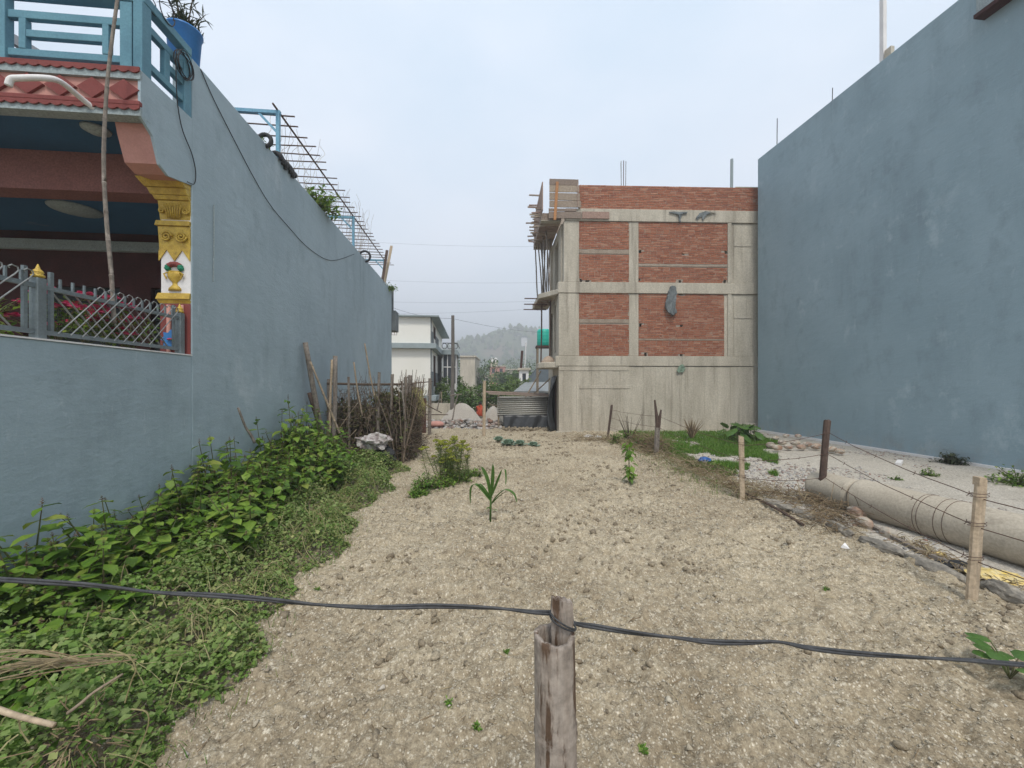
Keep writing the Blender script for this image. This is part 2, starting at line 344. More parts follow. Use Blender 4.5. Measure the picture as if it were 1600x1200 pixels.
M_skin = mat('skin', (.3, .16, .1), (.26, .14, .09), rough=.6, bump=0, fine=.05)
M_leaf = mat('weed_leaf', (.1, .2, .04), (.05, .11, .02), tint=[(.06, .125, .016), (.11, .215, .023), (.165, .29, .035), (.25, .37, .055), (.12, .235, .025), (.3, .34, .07)], objrand=1, scale=14, rough=.5, bump=.15, bscale=40, trans=.28, spec=.3, fine=.1)
M_vine = mat('cover_leaf', (.1, .18, .05), (.08, .13, .03), tint=[(.06, .125, .018), (.105, .2, .03), (.165, .27, .055), (.26, .33, .12), (.13, .215, .04), (.42, .43, .17)], scale=10, rough=.6, bump=0, trans=.22, fine=.08)
M_stemp = mat('pale_stem', (.3, .27, .12), tint=[(.18, .24, .07), (.3, .32, .12), (.3, .24, .13), (.46, .42, .22)], scale=10, rough=.8, bump=0)
M_stem = mat('plant_stem', (.09, .13, .04), (.12, .08, .05), scale=10, rough=.7, bump=0)
M_spike = mat('flower_spike', (.2, .1, .08), tint=[(.2, .09, .07), (.24, .16, .09), (.12, .14, .05)], scale=20, rough=.8, bump=0)
M_dill = mat('dill', (.2, .26, .06), tint=[(.12, .19, .06), (.17, .25, .07), (.32, .37, .07), (.46, .46, .06)], scale=6, rough=.7, bump=0, trans=.25)
M_maize = mat('maize_leaf', (.1, .2, .04), (.06, .13, .025), scale=9, rough=.45, bump=.1, trans=.25, spec=.35, fine=.1)
M_cabbage = mat('cabbage_leaf', (.3, .4, .3), (.22, .31, .23), scale=12, rough=.55, bump=.2, trans=.15)
M_grass = mat('grass_blade', (.1, .2, .03), tint=[(.065, .155, .018), (.11, .24, .025), (.17, .3, .04), (.28, .3, .1)], scale=2, rough=.6, bump=0, trans=.25)
M_straw = mat('dry_straw', (.3, .23, .13), tint=[(.13, .09, .055), (.24, .17, .1), (.33, .26, .15), (.42, .35, .22)], scale=6, rough=.9, bump=0)
M_fol = mat('far_foliage', (.06, .12, .03), tint=[(.04, .085, .018), (.085, .155, .03), (.14, .22, .05), (.23, .29, .08)], scale=1.5, rough=.7, bump=0, trans=.2)
M_bark = mat('bark', (.1, .075, .05), (.07, .05, .035), scale=8, rough=.9, bump=.4)
M_pinkfl = mat('pink_petal', (.55, .03, .13), (.65, .1, .22), scale=15, rough=.6, bump=0, trans=.2)
M_whitefl = mat('cream_petal', (.75, .72, .6), rough=.6, bump=0)

# ------------------------------------------------------------------ ground
def soil_material(name, a, b, c, dark, pale, peb=True):
    m = bpy.data.materials.new(name); m.use_nodes = True; nt = m.node_tree; n, l = nt.nodes, nt.links
    bs = n['Principled BSDF']; bs.inputs['Roughness'].default_value = .95; bs.inputs['Specular IOR Level'].default_value = .15
    pos = n.new('ShaderNodeNewGeometry').outputs['Position']
    def noise(s, d=6, r=.6):
        q = n.new('ShaderNodeTexNoise'); q.inputs['Scale'].default_value = s; q.inputs['Detail'].default_value = d; q.inputs['Roughness'].default_value = r
        l.new(pos, q.inputs['Vector']); return q.outputs[0]
    def ramp(src, p0, p1, c0=(0, 0, 0, 1), c1=(1, 1, 1, 1)):
        q = n.new('ShaderNodeValToRGB'); e = q.color_ramp.elements; e[0].position = p0; e[1].position = p1; e[0].color = c0; e[1].color = c1
        l.new(src, q.inputs[0]); return q.outputs[0]
    def mix(x, y, f, mode='MIX'):
        q = n.new('ShaderNodeMix'); q.data_type = 'RGBA'; q.blend_type = mode
        for s, v in ((0, f), (6, x), (7, y)):
            if hasattr(v, 'is_linked'): l.new(v, q.inputs[s])
            elif s == 0: q.inputs[0].default_value = v
            else: q.inputs[s].default_value = (*v, 1)
        return q.outputs[2]
    col = mix(a, b, ramp(noise(.42, 8, .72), .44, .6))
    if peb:
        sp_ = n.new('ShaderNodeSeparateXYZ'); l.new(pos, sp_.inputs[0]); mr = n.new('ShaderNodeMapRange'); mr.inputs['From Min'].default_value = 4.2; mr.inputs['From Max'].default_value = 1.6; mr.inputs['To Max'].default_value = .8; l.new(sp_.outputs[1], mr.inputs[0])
        mm = n.new('ShaderNodeMath'); mm.operation = 'MULTIPLY'; l.new(mr.outputs[0], mm.inputs[0]); l.new(ramp(noise(1.4, 7, .7), .38, .58), mm.inputs[1]); col = mix(col, tuple(.86 * v for v in b), mm.outputs[0])      # darker brown in noisy patches towards the near end
    col = mix(col, c, ramp(noise(4.5, 7, .65), .5, .72))
    col = mix(col, dark, ramp(noise(9, 8, .75), .54, .68))
    col = mix(col, pale, ramp(noise(26, 6, .75), .55, .64))
    if peb:
        vo = n.new('ShaderNodeTexVoronoi'); vo.inputs['Scale'].default_value = 55; vo.inputs['Randomness'].default_value = 1; l.new(pos, vo.inputs['Vector'])
        sep = n.new('ShaderNodeSeparateColor'); l.new(vo.outputs['Color'], sep.inputs[0])
        f = mix((0, 0, 0), ramp(vo.outputs['Distance'], .28, .36, (1, 1, 1, 1), (0, 0, 0, 1)), ramp(sep.outputs[0], .6, .66))
        col = mix(col, pale, f)
    col = mix(col, ramp(noise(34, 5, .7), .36, .62, (.68, .66, .63, 1), (1.1, 1.1, 1.1, 1)), 1.0, 'MULTIPLY')
    col = mix(col, ramp(noise(120, 4), .3, .7, (.68, .68, .68, 1), (1.2, 1.2, 1.2, 1)), 1.0, 'MULTIPLY')
    l.new(col, bs.inputs['Base Color'])
    bp = n.new('ShaderNodeBump'); bp.inputs['Strength'].default_value = .7; bp.inputs['Distance'].default_value = .02
    l.new(noise(45, 8, .7), bp.inputs['Height']); l.new(bp.outputs[0], bs.inputs['Normal'])
    return m
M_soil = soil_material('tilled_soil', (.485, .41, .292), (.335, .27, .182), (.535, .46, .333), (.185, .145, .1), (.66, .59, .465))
M_yard = soil_material('yard_sand', (.56, .515, .44), (.48, .44, .375), (.6, .55, .475), (.3, .27, .23), (.68, .64, .58))
M_dirt = soil_material('far_dirt', (.34, .29, .22), (.28, .24, .17), (.25, .24, .14), (.2, .18, .1), (.42, .38, .3), peb=False)

rf = random.Random(21); PRINTS = []
for (fx, fy, fa, nst) in ((.9, 1.4, .15, 13), (2.4, 1.8, -.2, 9), (-.8, 2.2, .35, 8)):      # lines of footprints over the tilled soil
    for k in range(nst):
        fa += rf.uniform(-.16, .16); fx += math.sin(fa) * .55; fy += math.cos(fa) * .55; sd0 = .09 if k % 2 else -.09; PRINTS.append((fx + sd0 * math.cos(fa), fy - sd0 * math.sin(fa), fa + rf.uniform(-.2, .2), rf.uniform(.016, .03)))
def soil_h(x, y):
    x = np.asarray(x, float); y = np.asarray(y, float); pr = 0.0
    for fx, fy, fa, dp in PRINTS:
        u = ((x - fx) * math.cos(fa) - (y - fy) * math.sin(fa)) / .055; v = ((x - fx) * math.sin(fa) + (y - fy) * math.cos(fa)) / .14; r2 = u * u + v * v
        pr = pr - dp * np.exp(-r2 * r2) + dp * .45 * np.exp(-((np.sqrt(r2) - 1.35) / .3) ** 2)
    cl = fbm(x * 7, y * 7, 3, 5); fi = fbm(x * 26, y * 26, 3, 9)
    return pr + .07 * (fbm(x * 1.1, y * 1.1, 3, 2) - .5) + .13 * np.clip(cl - .44, 0, 1) - .12 * np.clip(.4 - cl, 0, 1) + .065 * (fi - .5)
def grid_sheet(name, xs, ys, hf, m, keep=None, kind='structure'):
    X, Y = np.meshgrid(xs, ys); Z = hf(X, Y); V = np.stack([X, Y, Z], -1).reshape(-1, 3); nx, ny = len(xs), len(ys)
    i = np.arange(nx * ny).reshape(ny, nx); Fc = np.stack([i[:-1, :-1], i[:-1, 1:], i[1:, 1:], i[1:, :-1]], -1).reshape(-1, 4)
    if keep is not None:
        c = V[Fc].mean(1); Fc = Fc[keep(c[:, 0], c[:, 1])]
        u, inv = np.unique(Fc, return_inverse=True); V = V[u]; Fc = inv.reshape(-1, 4)
    return npmesh(name, V, Fc, m, smooth=True, kind=kind)
gb = MB(); gb.add([(-3000, -300, -.14), (3000, -300, -.14), (3000, 4000, -.14), (-3000, 4000, -.14)], [(0, 1, 2, 3)])
tag(gb.build('ground', M_dirt, flip=False), kind='structure')
ys = [.3]
while ys[-1] < 15.9: ys.append(ys[-1] + max(.012, .0068 * ys[-1]))
right_edge = lambda y: 3.95 - .012 * y + .12 * np.sin(y * 1.7) + .08 * np.sin(y * 4.1 + 1)
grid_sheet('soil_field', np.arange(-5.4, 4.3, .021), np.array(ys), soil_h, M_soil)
def yard_h(x, y):
    e = np.clip((x - (3.75 - .012 * y)) / .5, 0, 1); e = e * e * (3 - 2 * e)
    return -.1 + .125 * e + .03 * (fbm(x * 2, y * 2, 3, 31) - .5) + .03 * np.clip(fbm(x * 8, y * 8, 3, 33) - .45, 0, 1) + .18 * np.clip((x - 7) / 4, 0, 1) ** 2 * np.clip((11 - y) / 5, 0, 1) * .4
grid_sheet('sand_yard', np.arange(3.6, 11.2, .05), np.concatenate([np.arange(.5, 9, .05), np.arange(9, 16.2, .1)]), yard_h, M_yard)

# pebbles and clods lying on the soil
phi = (1 + 5 ** .5) / 2
ICO = np.array([(-1, phi, 0), (1, phi, 0), (-1, -phi, 0), (1, -phi, 0), (0, -1, phi), (0, 1, phi), (0, -1, -phi), (0, 1, -phi), (phi, 0, -1), (phi, 0, 1), (-phi, 0, -1), (-phi, 0, 1)], float)
ICO /= np.linalg.norm(ICO[0])
ICOF = np.array([(0, 11, 5), (0, 5, 1), (0, 1, 7), (0, 7, 10), (0, 10, 11), (1, 5, 9), (5, 11, 4), (11, 10, 2), (10, 7, 6), (7, 1, 8), (3, 9, 4), (3, 4, 2), (3, 2, 6), (3, 6, 8), (3, 8, 9), (4, 9, 5), (2, 4, 11), (6, 2, 10), (8, 6, 7), (9, 8, 1)])
OCT = np.array([(1, 0, 0), (-.9, .2, 0), (0, 1, .1), (.1, -1, 0), (0, .1, 1), (0, 0, -1)], float); OCTF = np.array([(0, 2, 4), (2, 1, 4), (1, 3, 4), (3, 0, 4), (2, 0, 5), (1, 2, 5), (3, 1, 5), (0, 3, 5)])
def pebbles(name, x, y, size, hf, m, sink=.35, parent=None, oc=False):
    n_ = len(x); z = hf(x, y); tv, tf = (OCT, OCTF) if oc else (ICO, ICOF); kv = len(tv)
    S = size[:, None] * rng.uniform(.6, 1.25, (n_, 3)) * np.array([1, 1, .68])
    R = rots(rng.uniform(0, 6.28, n_), rng.uniform(-.35, .35, n_), rng.uniform(-.35, .35, n_))
    V, Fc = scatter(tv, tf, np.stack([x, y, z + size * (.5 - sink)], -1), R, S)
    V = V + rng.normal(0, 1, V.shape) * np.repeat(size, kv)[:, None] * .16
    return npmesh(name, V, Fc, m, tint=np.repeat(rng.uniform(0, 1, n_), kv), kind='stuff', parent=parent)
M_peb = mat('pebble', (.45, .4, .32), tint=[(.34, .285, .2), (.46, .4, .3), (.4, .34, .24), (.58, .52, .41), (.36, .3, .21), (.68, .63, .54), (.27, .215, .15), (.5, .44, .33)], scale=20, rough=.9, bump=.3, bscale=60, fine=.2)
def field_pts(n_, y0, y1):
    y = rng.uniform(y0, y1, n_); x = rng.uniform(-2.3, 4.0, n_) - np.clip((y - 6.5) / 3, 0, 1) * rng.uniform(0, 1.2, n_)
    return x, y
xx, yy, zz = [], [], []
for n_, y0, y1, s0, s1 in ((34000, 1.0, 2.8, .0025, .009), (30000, 2.6, 5.2, .0035, .011), (22000, 4.8, 9.5, .006, .015), (9000, 9, 15.5, .008, .022), (900, 1.2, 6, .011, .026)):
    a, b = field_pts(n_, y0, y1); keepm = fbm(a * 1.8, b * 1.8, 2, 77) + rng.uniform(-.25, .25, n_) > .36
    a, b = a[keepm], b[keepm]; xx.append(a); yy.append(b); zz.append(s0 + (s1 - s0) * rng.power(.5, len(a)))
po = pebbles('field_pebbles', np.concatenate(xx), np.concatenate(yy), np.concatenate(zz), soil_h, M_peb, oc=True)
tag(po, 'pale pebbles strewn over the tilled tan soil', 'pebbles', kind='stuff')
M_clod = mat('soil_clod', (.3, .24, .17), tint=[(.38, .315, .225), (.3, .245, .17), (.36, .3, .21), (.22, .175, .12), (.42, .355, .255)], scale=20, rough=.95, bump=.6, bscale=50, fine=.3)
a, b = field_pts(9000, 1.2, 14.5); sz = .006 + .028 * rng.power(.5, 9000) * (1 + .05 * b)
km = fbm(a * 1.6, b * 1.6, 3, 41) + rng.normal(0, .06, len(a)) > .54; tag(pebbles('soil_clods', a[km], b[km], sz[km], soil_h, M_clod, sink=.45), 'small brown clods of earth scattered on the soil', 'clods', kind='stuff')
# bits of straw and twig on the soil
n_ = 1900; a, b = field_pts(n_, 1.3, 9); a[:600] = rng.uniform(2.2, 4.0, 600); L = rng.uniform(.02, .09, n_)
BAR = np.array([(-.5, -.03, 0), (.5, -.03, 0), (.5, .03, 0), (-.5, .03, 0), (-.5, 0, .05), (.5, 0, .05)], float)
BARF = np.array([(0, 1, 5), (0, 5, 4), (2, 3, 4), (2, 4, 5), (0, 4, 3), (1, 2, 5)])
V, Fc = scatter(BAR, BARF, np.stack([a, b, soil_h(a, b) + .006], -1), rots(rng.uniform(0, 6.28, n_), rng.uniform(-.2, .2, n_), rng.uniform(-.2, .2, n_)), L)
tag(npmesh('straw_bits', V, Fc, M_straw, tint=np.repeat(rng.uniform(0, 1, n_), 6), kind='stuff'), 'short dry straw bits lying on the soil', 'straw')
n_ = 15000; y = rng.uniform(1.5, 14, n_); x = rng.uniform(4.1, 10.4, n_)
km = (fbm(x * .9, y * .9, 3, 61) > .55); x, y = x[km], y[km]
po = pebbles('yard_gravel', x, y, rng.uniform(.006, .03, len(x)) * rng.power(1.2, len(x)) + .004, yard_h, M_rubble); tag(po, 'loose grey gravel on the pale sand yard', 'gravel')

# ------------------------------------------------------------------ blue house on the left
def lv(x, y, z): return (x, y, z)
Y300, YF, YE = wally(300, AL), wally(220, AL), wally(612, AL)
ZT = 5.82; ZS0, ZS1 = LF(220, 180, YF)[1], LF(220, 108, YF)[1]
house = thing('blue_house', 'grey-blue rendered house with ornate veranda and long blank side wall on the left', 'house', lot(LX - .1, (Y300 + YE) / 2, 0))
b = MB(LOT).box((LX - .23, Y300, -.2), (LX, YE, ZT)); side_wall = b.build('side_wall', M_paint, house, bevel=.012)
# rear balcony that looks out past the end of the wall
b = MB(LOT)
b.box((LX - .9, YE + .003, 4.1), (LX + .16, YE + .7, 4.95)); b.box((LX - .9, YE + .003, 0), (LX - .12, YE + .4, 4.1)); b.box((LX - .05, YE + .003, 4.95), (LX + .06, YE + .12, 6.0))
b.build('rear_balcony', M_slate, house)
# fascia
x0 = LF(-60, 140, YF)[0]
zz = lambda py: LF(110, py, YF)[1]
zs = [ZS1 - (ZS1 - ZS0) * t for t in (0, .075, .235, .70, .81, .88, 1.0)]
b = MB(LOT).box((x0, YF + .02, ZS0), (LX - .002, YF + .12, ZS1)); b.build('fascia_panel', M_pink, house)
b = MB(LOT).box((x0, YF - .012, zs[2]), (LX, YF + .019, zs[1] + .01)); b.build('fascia_band', M_grey, house)
b = MB(LOT).box((x0, YF - .008, ZS0 - .012), (LX, YF + .122, ZS0 - .001)).box((x0, YF - .008, ZS0 - .0005), (LX, YF + .019, zs[5] + .02)); b.build('fascia_band', M_grey, house)
def scallop(za, zb):
    pts = [(x0, za), (LX + .004, za)]; w = .105; x = LX + .004; k = 0
    while x > x0:
        for t in range(0, 7): pts.append((x - w * t / 6, zb - .022 * math.sin(math.pi * t / 6)))
        x -= w
    return MB(LOT).prism(pts, lambda u, v, d: (u, d, v), YF - .028, YF - .013)
scallop(ZS1 + .004, zs[1]).build('scalloped_edge', M_red, house)
scallop(zs[4] - .006, zs[5]).build('scalloped_edge', M_red, house)
MB(LOT).box((x0, YF - .03, zs[4] - .005), (LX + .005, YF + .018, zs[3] - .01)).build('fascia_ledge', M_red, house, bevel=.008)
dw = .148; zc = (zs[2] + zs[3]) / 2; dh = (zs[2] - zs[3]) / 2 - .005
for i in range(9):
    xc = LX - .16 - i * dw * 2.05
    MB(LOT).prism([(xc - dw, zc), (xc, zc - dh), (xc + dw, zc), (xc, zc + dh)], lambda u, v, d: (u, d, v), YF - .008, YF + .019).build('diamond_tile', M_red, house)
# balcony slab, bracket
MB(LOT).box((x0 - 7, YF + .121, ZS0 + .04), (LX - .03, Y300 + 3.2, ZS1 - .02)).build('balcony_slab', M_deepblue, house)
yb, zb = WL(255, 268); prof = [(YF, ZS1 - .01), (YF, ZS0 - .01), (YF + .16, ZS0 - .12), (yb - .05, zb + .05), (yb + .08, zb - .01), (Y300 + .0, WL(300, 290)[1]), (Y300, ZS1 - .01)]
MB(LOT).prism(prof, lambda u, v, d: (d, u, v), LX - .029, LX - .001).build('bracket_side', M_paint, house)
p2 = [(YF + .125, ZS0 + .03), (YF + .16, ZS0 - .11), (yb - .05, zb + .055), (yb + .08, zb), (Y300 - .002, WL(300, 290)[1] + .01), (Y300 - .002, ZS0 + .03)]
MB(LOT).prism(p2, lambda u, v, d: (d, u, v), LX - .36, LX - .031).build('bracket', M_pink, house)
# beam, ceiling, veranda back wall
zb0, zb1 = LF(120, 292, Y300)[1], LF(120, 240, Y300)[1]
MB(LOT).box((x0 - 7, Y300 + .1, zb0), (LX - .24, Y300 + .38, ZS0 + .039)).build('veranda_beam', M_beam, house)
MB(LOT).box((x0 - 7, Y300 + .381, zb0 + .22), (LX - .24, Y300 + 3, zb0 + .3)).build('ceiling', M_deepblue, house)
for (px, py, ly_, z_, r) in ((150, 215, YF + .35, ZS0 + .036, .13), (118, 318, Y300 + 1.2, zb0 + .216, .3)):
    xx_, _ = LF(px, py, ly_)
    MB(LOT).lathe([(r, 0), (r * .96, -.02), (r * .6, -.03), (r * .5, -.05), (r * .12, -.06)], (xx_, ly_, z_), 20).build('ceiling_rose', M_grey, house, smooth=True)
YB = Y300 + 2.2
wb = split_panel(MB(LOT), lambda u, v, d: (u, d, v), x0 - 7, LX - .24, .6, zb0 + .3, YB, YB + .15, [(-5.6, -4.35, 2.1, 3.45), (-7.6, -6.1, 2.1, 3.45)])
wb.build('veranda_back_wall', M_maroon, house)
MB(LOT).box((x0 - 7, YB - .08, zb0 - .1), (LX - .24, YB - .002, zb0 + .06)).build('back_beam', M_grey, house)
for u0, u1 in ((-5.6, -4.35), (-7.6, -6.1)):
    sh = MB(LOT); k = 12
    sh.box((u0, YB + .1, 2.1), (u1, YB + .12, 3.45))
    s_ = sh.build('window_shutter', M_shutter, house)
    for i in range(k):
        z0 = 2.12 + i * 1.31 / k; MB(LOT).box((u0 + .03, YB + .05, z0), (u1 - .03, YB + .095, z0 + .05)).build('slat', M_shutter, s_)
# column
CX0, CX1 = LX - .37, LX - .012
zcap1, zcapm, zcap0, zw0, zbase = [LF(270, q, Y300)[1] for q in (287, 345, 392, 462, 556)]
MB(LOT).box((CX0 + .02, Y300 - .006, .5), (CX1, Y300 + .0, zcap1 + .06)).build('column_panel', M_white, house)
MB(LOT).box((CX0 + .02, Y300 + .001, .5), (LX - .232, Y300 + .4, zcap1 + .06)).build('column_shaft', M_white, house)
def capring(z0, z1, ov0, ov1, nm='capital', m=M_gold):
    n4 = [(CX0 - ov0, Y300 - .01 - ov0, z0), (CX1, Y300 - .01 - ov0, z0), (CX1, Y300 + .029, z0), (CX0 - ov0, Y300 + .029, z0),
          (CX0 - ov1, Y300 - .01 - ov1, z1), (CX1, Y300 - .01 - ov1, z1), (CX1, Y300 + .029, z1), (CX0 - ov1, Y300 + .029, z1)]
    return MB(LOT).add(n4, [(0, 3, 2, 1), (4, 5, 6, 7), (0, 1, 5, 4), (1, 2, 6, 5), (2, 3, 7, 6), (3, 0, 4, 7)]).build(nm, m, house, bevel=.006)
hc = zcap1 - zcap0
capring(zcap1 - .11 * hc, zcap1, .1, .16); capring(zcap1 - .2 * hc, zcap1 - .112 * hc, .06, .085); capring(zcap1 - .26 * hc, zcap1 - .202 * hc, .03, .05)
capring(zcap1 - .56 * hc, zcap1 - .262 * hc, -.005, .012); capring(zcap1 - .64 * hc, zcap1 - .562 * hc, .035, .025); capring(zcap0 - .0 * hc, zcap1 - .642 * hc, .0, .012)
def spiral(cx, cz, r0, turns=2.0, d=Y300 - .035, hand=1):
    pts = []
    for i in range(28):
        t = i / 27; an = hand * t * turns * 2 * math.pi; r = r0 * (1 - .85 * t); pts.append((cx + r * math.cos(an), d, cz + r * math.sin(an)))
    return pts
cxm = (CX0 + CX1) / 2; zu = zcap1 - .42 * hc; zl = zcap1 - .8 * hc
for s_, hnd in ((-1, 1), (1, -1)):
    MB(LOT).tube(spiral(cxm + s_ * .135, zu, .038, 1.6, hand=hnd), .011, 6).build('volute', M_gold, house, smooth=True)
    MB(LOT).tube(spiral(cxm + s_ * .085, zl, .065, 2.0, hand=hnd), .012, 6).build('volute', M_gold, house, smooth=True)
for i in range(-3, 4):
    MB(LOT).tube([(cxm + i * .022, Y300 - .03, zu - .09), (cxm + i * .026, Y300 - .045, zu), (cxm + i * .034, Y300 - .05, zu + .085)], [.008, .011, .006], 6).build('acanthus_leaf', M_gold, house, smooth=True)
for i in range(9):
    MB(LOT).tube([(CX0 - .08 + i * .053, Y300 - .1, zcap1 - .1 * hc), (CX0 - .12 + i * .058, Y300 - .165, zcap1 - .01)], .009, 5).build('dentil', M_gold, house)
# gold points hanging over the white panel
for s_ in (-1, 0, 1):
    xc = cxm + s_ * .178; lo = max(CX0, xc - .085); hi = min(CX1, xc + .085)
    MB(LOT).prism([(lo, zcap0 + .002), (hi, zcap0 + .002), (max(lo, min(hi, xc)), zcap0 - .13)], lambda u, v, d: (u, d, v), Y300 - .022, Y300 - .007).build('pendant_point', M_gold, house)
capring(zw0 - .05, zw0 + .03, .03, .012, 'gold_ledge'); capring(zw0 - .1, zw0 - .052, .0, .02, 'gold_ledge')
MB(LOT).box((CX0 + .015, Y300 - .014, .5), (CX1 + .003, Y300 - .007, zw0 - .102)).build('column_base', M_red, house)
for xs_ in (CX0 + .12, CX1 - .09): MB(LOT).tube([(xs_, Y300 - .026, 1.6), (xs_, Y300 - .026, zw0 - .12)], .022, 8).build('base_fluting', M_pink, house, smooth=True)
# vase relief with fruit
zv = zw0 + .06
MB(LOT).lathe([(.075, 0), (.07, .03), (.03, .07), (.028, .1), (.075, .15), (.085, .2), (.07, .24)], (cxm, Y300 - .006, zv), 18, sy=.55).build('vase_relief', M_gold, house, smooth=True)
for s_ in (-1, 1): MB(LOT).tube([(cxm + s_ * .07, Y300 - .03, zv + .22), (cxm + s_ * .11, Y300 - .035, zv + .2), (cxm + s_ * .08, Y300 - .03, zv + .14)], .01, 6).build('vase_handle', M_gold, house)
for i in range(9):
    an = math.pi * i / 8; MB(LOT).lathe([(.012, -.03), (.032, -.012), (.034, .012), (.014, .03)], (cxm + .075 * math.cos(an), Y300 - .02, zv + .27 + .055 * math.sin(an)), 8).build('fruit_relief', M_red if 1 < i < 7 else M_tankg, house, smooth=True)
st = []
for i in range(16): r = .12 if i % 2 == 0 else .085; st.append((cxm - .02 + r * math.cos(i * math.pi / 8), zbase + .2 + r * math.sin(i * math.pi / 8)))
MB(LOT).prism(st, lambda u, v, d: (u, d, v), Y300 - .05, Y300 - .036).build('star_relief', M_tub, house)
MB(LOT).lathe([(.03, -.01), (.035, 0), (.02, .012)], (cxm - .02, Y300 - .055, zbase + .2), 10).build('rosette', M_pinkfl, house)
# balcony railing
railing = thing('balcony_railing', 'blue painted concrete railing with square openings above the pink fascia', 'railing', lot(LX - .5, YF + .1, ZS1))
RY0, RY1 = YF + .06, YF + .14
def rx(px): return LF(px, 60, RY0)[0]
def rz(px, py): return LF(px, py, RY0)[1]
ztop = rz(190, 2)
zr = [(rz(185, 38), rz(185, 26)), (rz(185, 66), rz(185, 55)), (rz(185, 96), rz(185, 85))]
MB(LOT).box((rx(-80), RY0 - .02, ztop), (LX + .004, RY1 + .03, ztop + .1)).build('top_rail', M_blue, railing, bevel=.008)
for px0, px1 in ((188, 207), (-2, 9)): MB(LOT).box((rx(px0), RY0 - .01, ZS1 - .02), (rx(px1), RY1, ztop - .002)).build('post', M_blue, railing, bevel=.006)
for (z0, z1), (pa, pb) in zip(zr, ((9, 188), (38, 158), (9, 188))):
    MB(LOT).box((rx(pa) + .001, RY0 + .012, z0), (rx(pb) - .001, RY1 - .012, z1)).build('rail', M_blue, railing, bevel=.005)
for pa, pb in ((27, 38), (158, 168)): MB(LOT).box((rx(pa), RY0 + .008, zr[2][1] + .001), (rx(pb), RY1 - .008, zr[0][0] - .001)).build('baluster', M_blue, railing, bevel=.005)
for pa in (-40,): MB(LOT).box((rx(pa), RY0 + .008, zr[2][1] + .001), (rx(pa) + .08, RY1 - .008, zr[0][0] - .001)).build('baluster', M_blue, railing, bevel=.005)
ya, yb_ = wally(222, AL), wally(237, AL)
MB(LOT).box((LX - .09, ya, ZS1 - .012), (LX, yb_, ztop - .002)).build('post', M_blue, railing, bevel=.006)
ye0 = Y300 - .13
MB(LOT).box((LX - .09, ye0, ZS1 - .012), (LX - .002, Y300 - .002, ztop - .002)).build('post', M_blue, railing, bevel=.006)
MB(LOT).box((LX - .1, RY1 + .031, ztop + .001), (LX + .003, Y300 - .002, ztop + .099)).build('top_rail', M_blue, railing, bevel=.008)
ym = (yb_ + ye0) / 2
for k_, (z0, z1) in enumerate(zr):
    if k_ == 1: MB(LOT).box((LX - .075, ym + .042, z0), (LX - .012, ye0 - .001, z1)).build('rail', M_blue, railing, bevel=.005)
    else: MB(LOT).box((LX - .075, yb_ + .001, z0), (LX - .012, ye0 - .001, z1)).build('rail', M_blue, railing, bevel=.005)
MB(LOT).box((LX - .07, ym - .04, zr[2][1] + .001), (LX - .014, ym + .04, zr[0][0] - .001)).build('baluster', M_blue, railing, bevel=.005)
# roof room seen behind the railing
MB(LOT).box((LX - 4.5, Y300 + 1.2, ZS1), (LX - 1.05, Y300 + 1.35, ZS1 + .35)).build('stair_parapet', M_pink, house)

# low boundary wall and its fence
YN = .9
cw = thing('boundary_wall', 'low grey-blue rendered wall in front of the veranda, below the steel fence', 'wall', lot(LX - .1, 3, 0))
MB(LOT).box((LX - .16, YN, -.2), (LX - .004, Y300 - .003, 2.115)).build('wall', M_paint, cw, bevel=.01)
MB(LOT).box((LX - .175, YN, 2.116), (LX + .006, Y300 - .004, 2.13)).build('coping', M_white, cw)
fence = thing('lattice_fence', 'grey steel lattice fence with curled tips and gold finials on the low wall', 'fence', lot(LX - .08, 3.5, 2.13))
FX = LX - .08; ZB, ZR = 2.19, 2.565
posts = [wally(76, AL), Y300 - .09, wally(76, AL) - (Y300 - .09 - wally(76, AL))]
for y in posts:
    MB(LOT).box((FX - .035, y - .035, 2.131), (FX + .035, y + .035, 2.63)).build('post', M_steel, fence, bevel=.004)
    MB(LOT).lathe([(.03, 0), (.042, .01), (.042, .022), (.028, .03), (.036, .045), (.03, .06), (.015, .075), (.012, .09), (.003, .115)], (FX, y, 2.631), 14).build('finial', M_gold, fence, smooth=True)
segs = [(YN + .1, posts[2]), (posts[2], posts[0]), (posts[0], posts[1])]
for a_, b_ in segs:
    for z in (ZB, ZR): MB(LOT).box((FX - .014, a_ + .036, z - .018), (FX + .014, b_ - .036, z + .018)).build('rail', M_steel, fence)
    for y in (a_ + .1, b_ - .1): MB(LOT).box((FX - .012, y - .014, ZB + .019), (FX + .012, y + .014, ZR + .14)).build('upright', M_steel, fence)
    n_ = int((b_ - a_ - .3) / .105)
    for i in range(n_ + 1):
        y = a_ + .14 + i * (b_ - a_ - .3) / n_; hh = ZR - ZB
        y1 = y + hh * .95
        if y1 < b_ - .06:
            pts = [(FX + .016, y, ZB), (FX + .016, y1, ZR)]
            pts += [(FX + .016, y1 + .05, ZR + .05), (FX + .016, y1 + .075, ZR + .085), (FX + .016, y1 + .07, ZR + .11), (FX + .016, y1 + .03, ZR + .118), (FX + .016, y1 + .005, ZR + .1), (FX + .016, y1 + .015, ZR + .088)]
            MB(LOT).tube(pts, .0055, 5).build('lattice_bar', M_silver, fence)
        y2 = y - hh * .95
        if y2 > a_ + .05: MB(LOT).beam((FX - .016, y, ZB), (FX - .016, y2, ZR), .006, .014, up=(1, 0, 0)).build('lattice_bar', M_silver, fence)
        if i % 1 == 0: MB(LOT).box((FX - .008, y + .03, ZR + .019), (FX + .008, y + .044, ZR + .1)).build('spike', M_steel, fence)

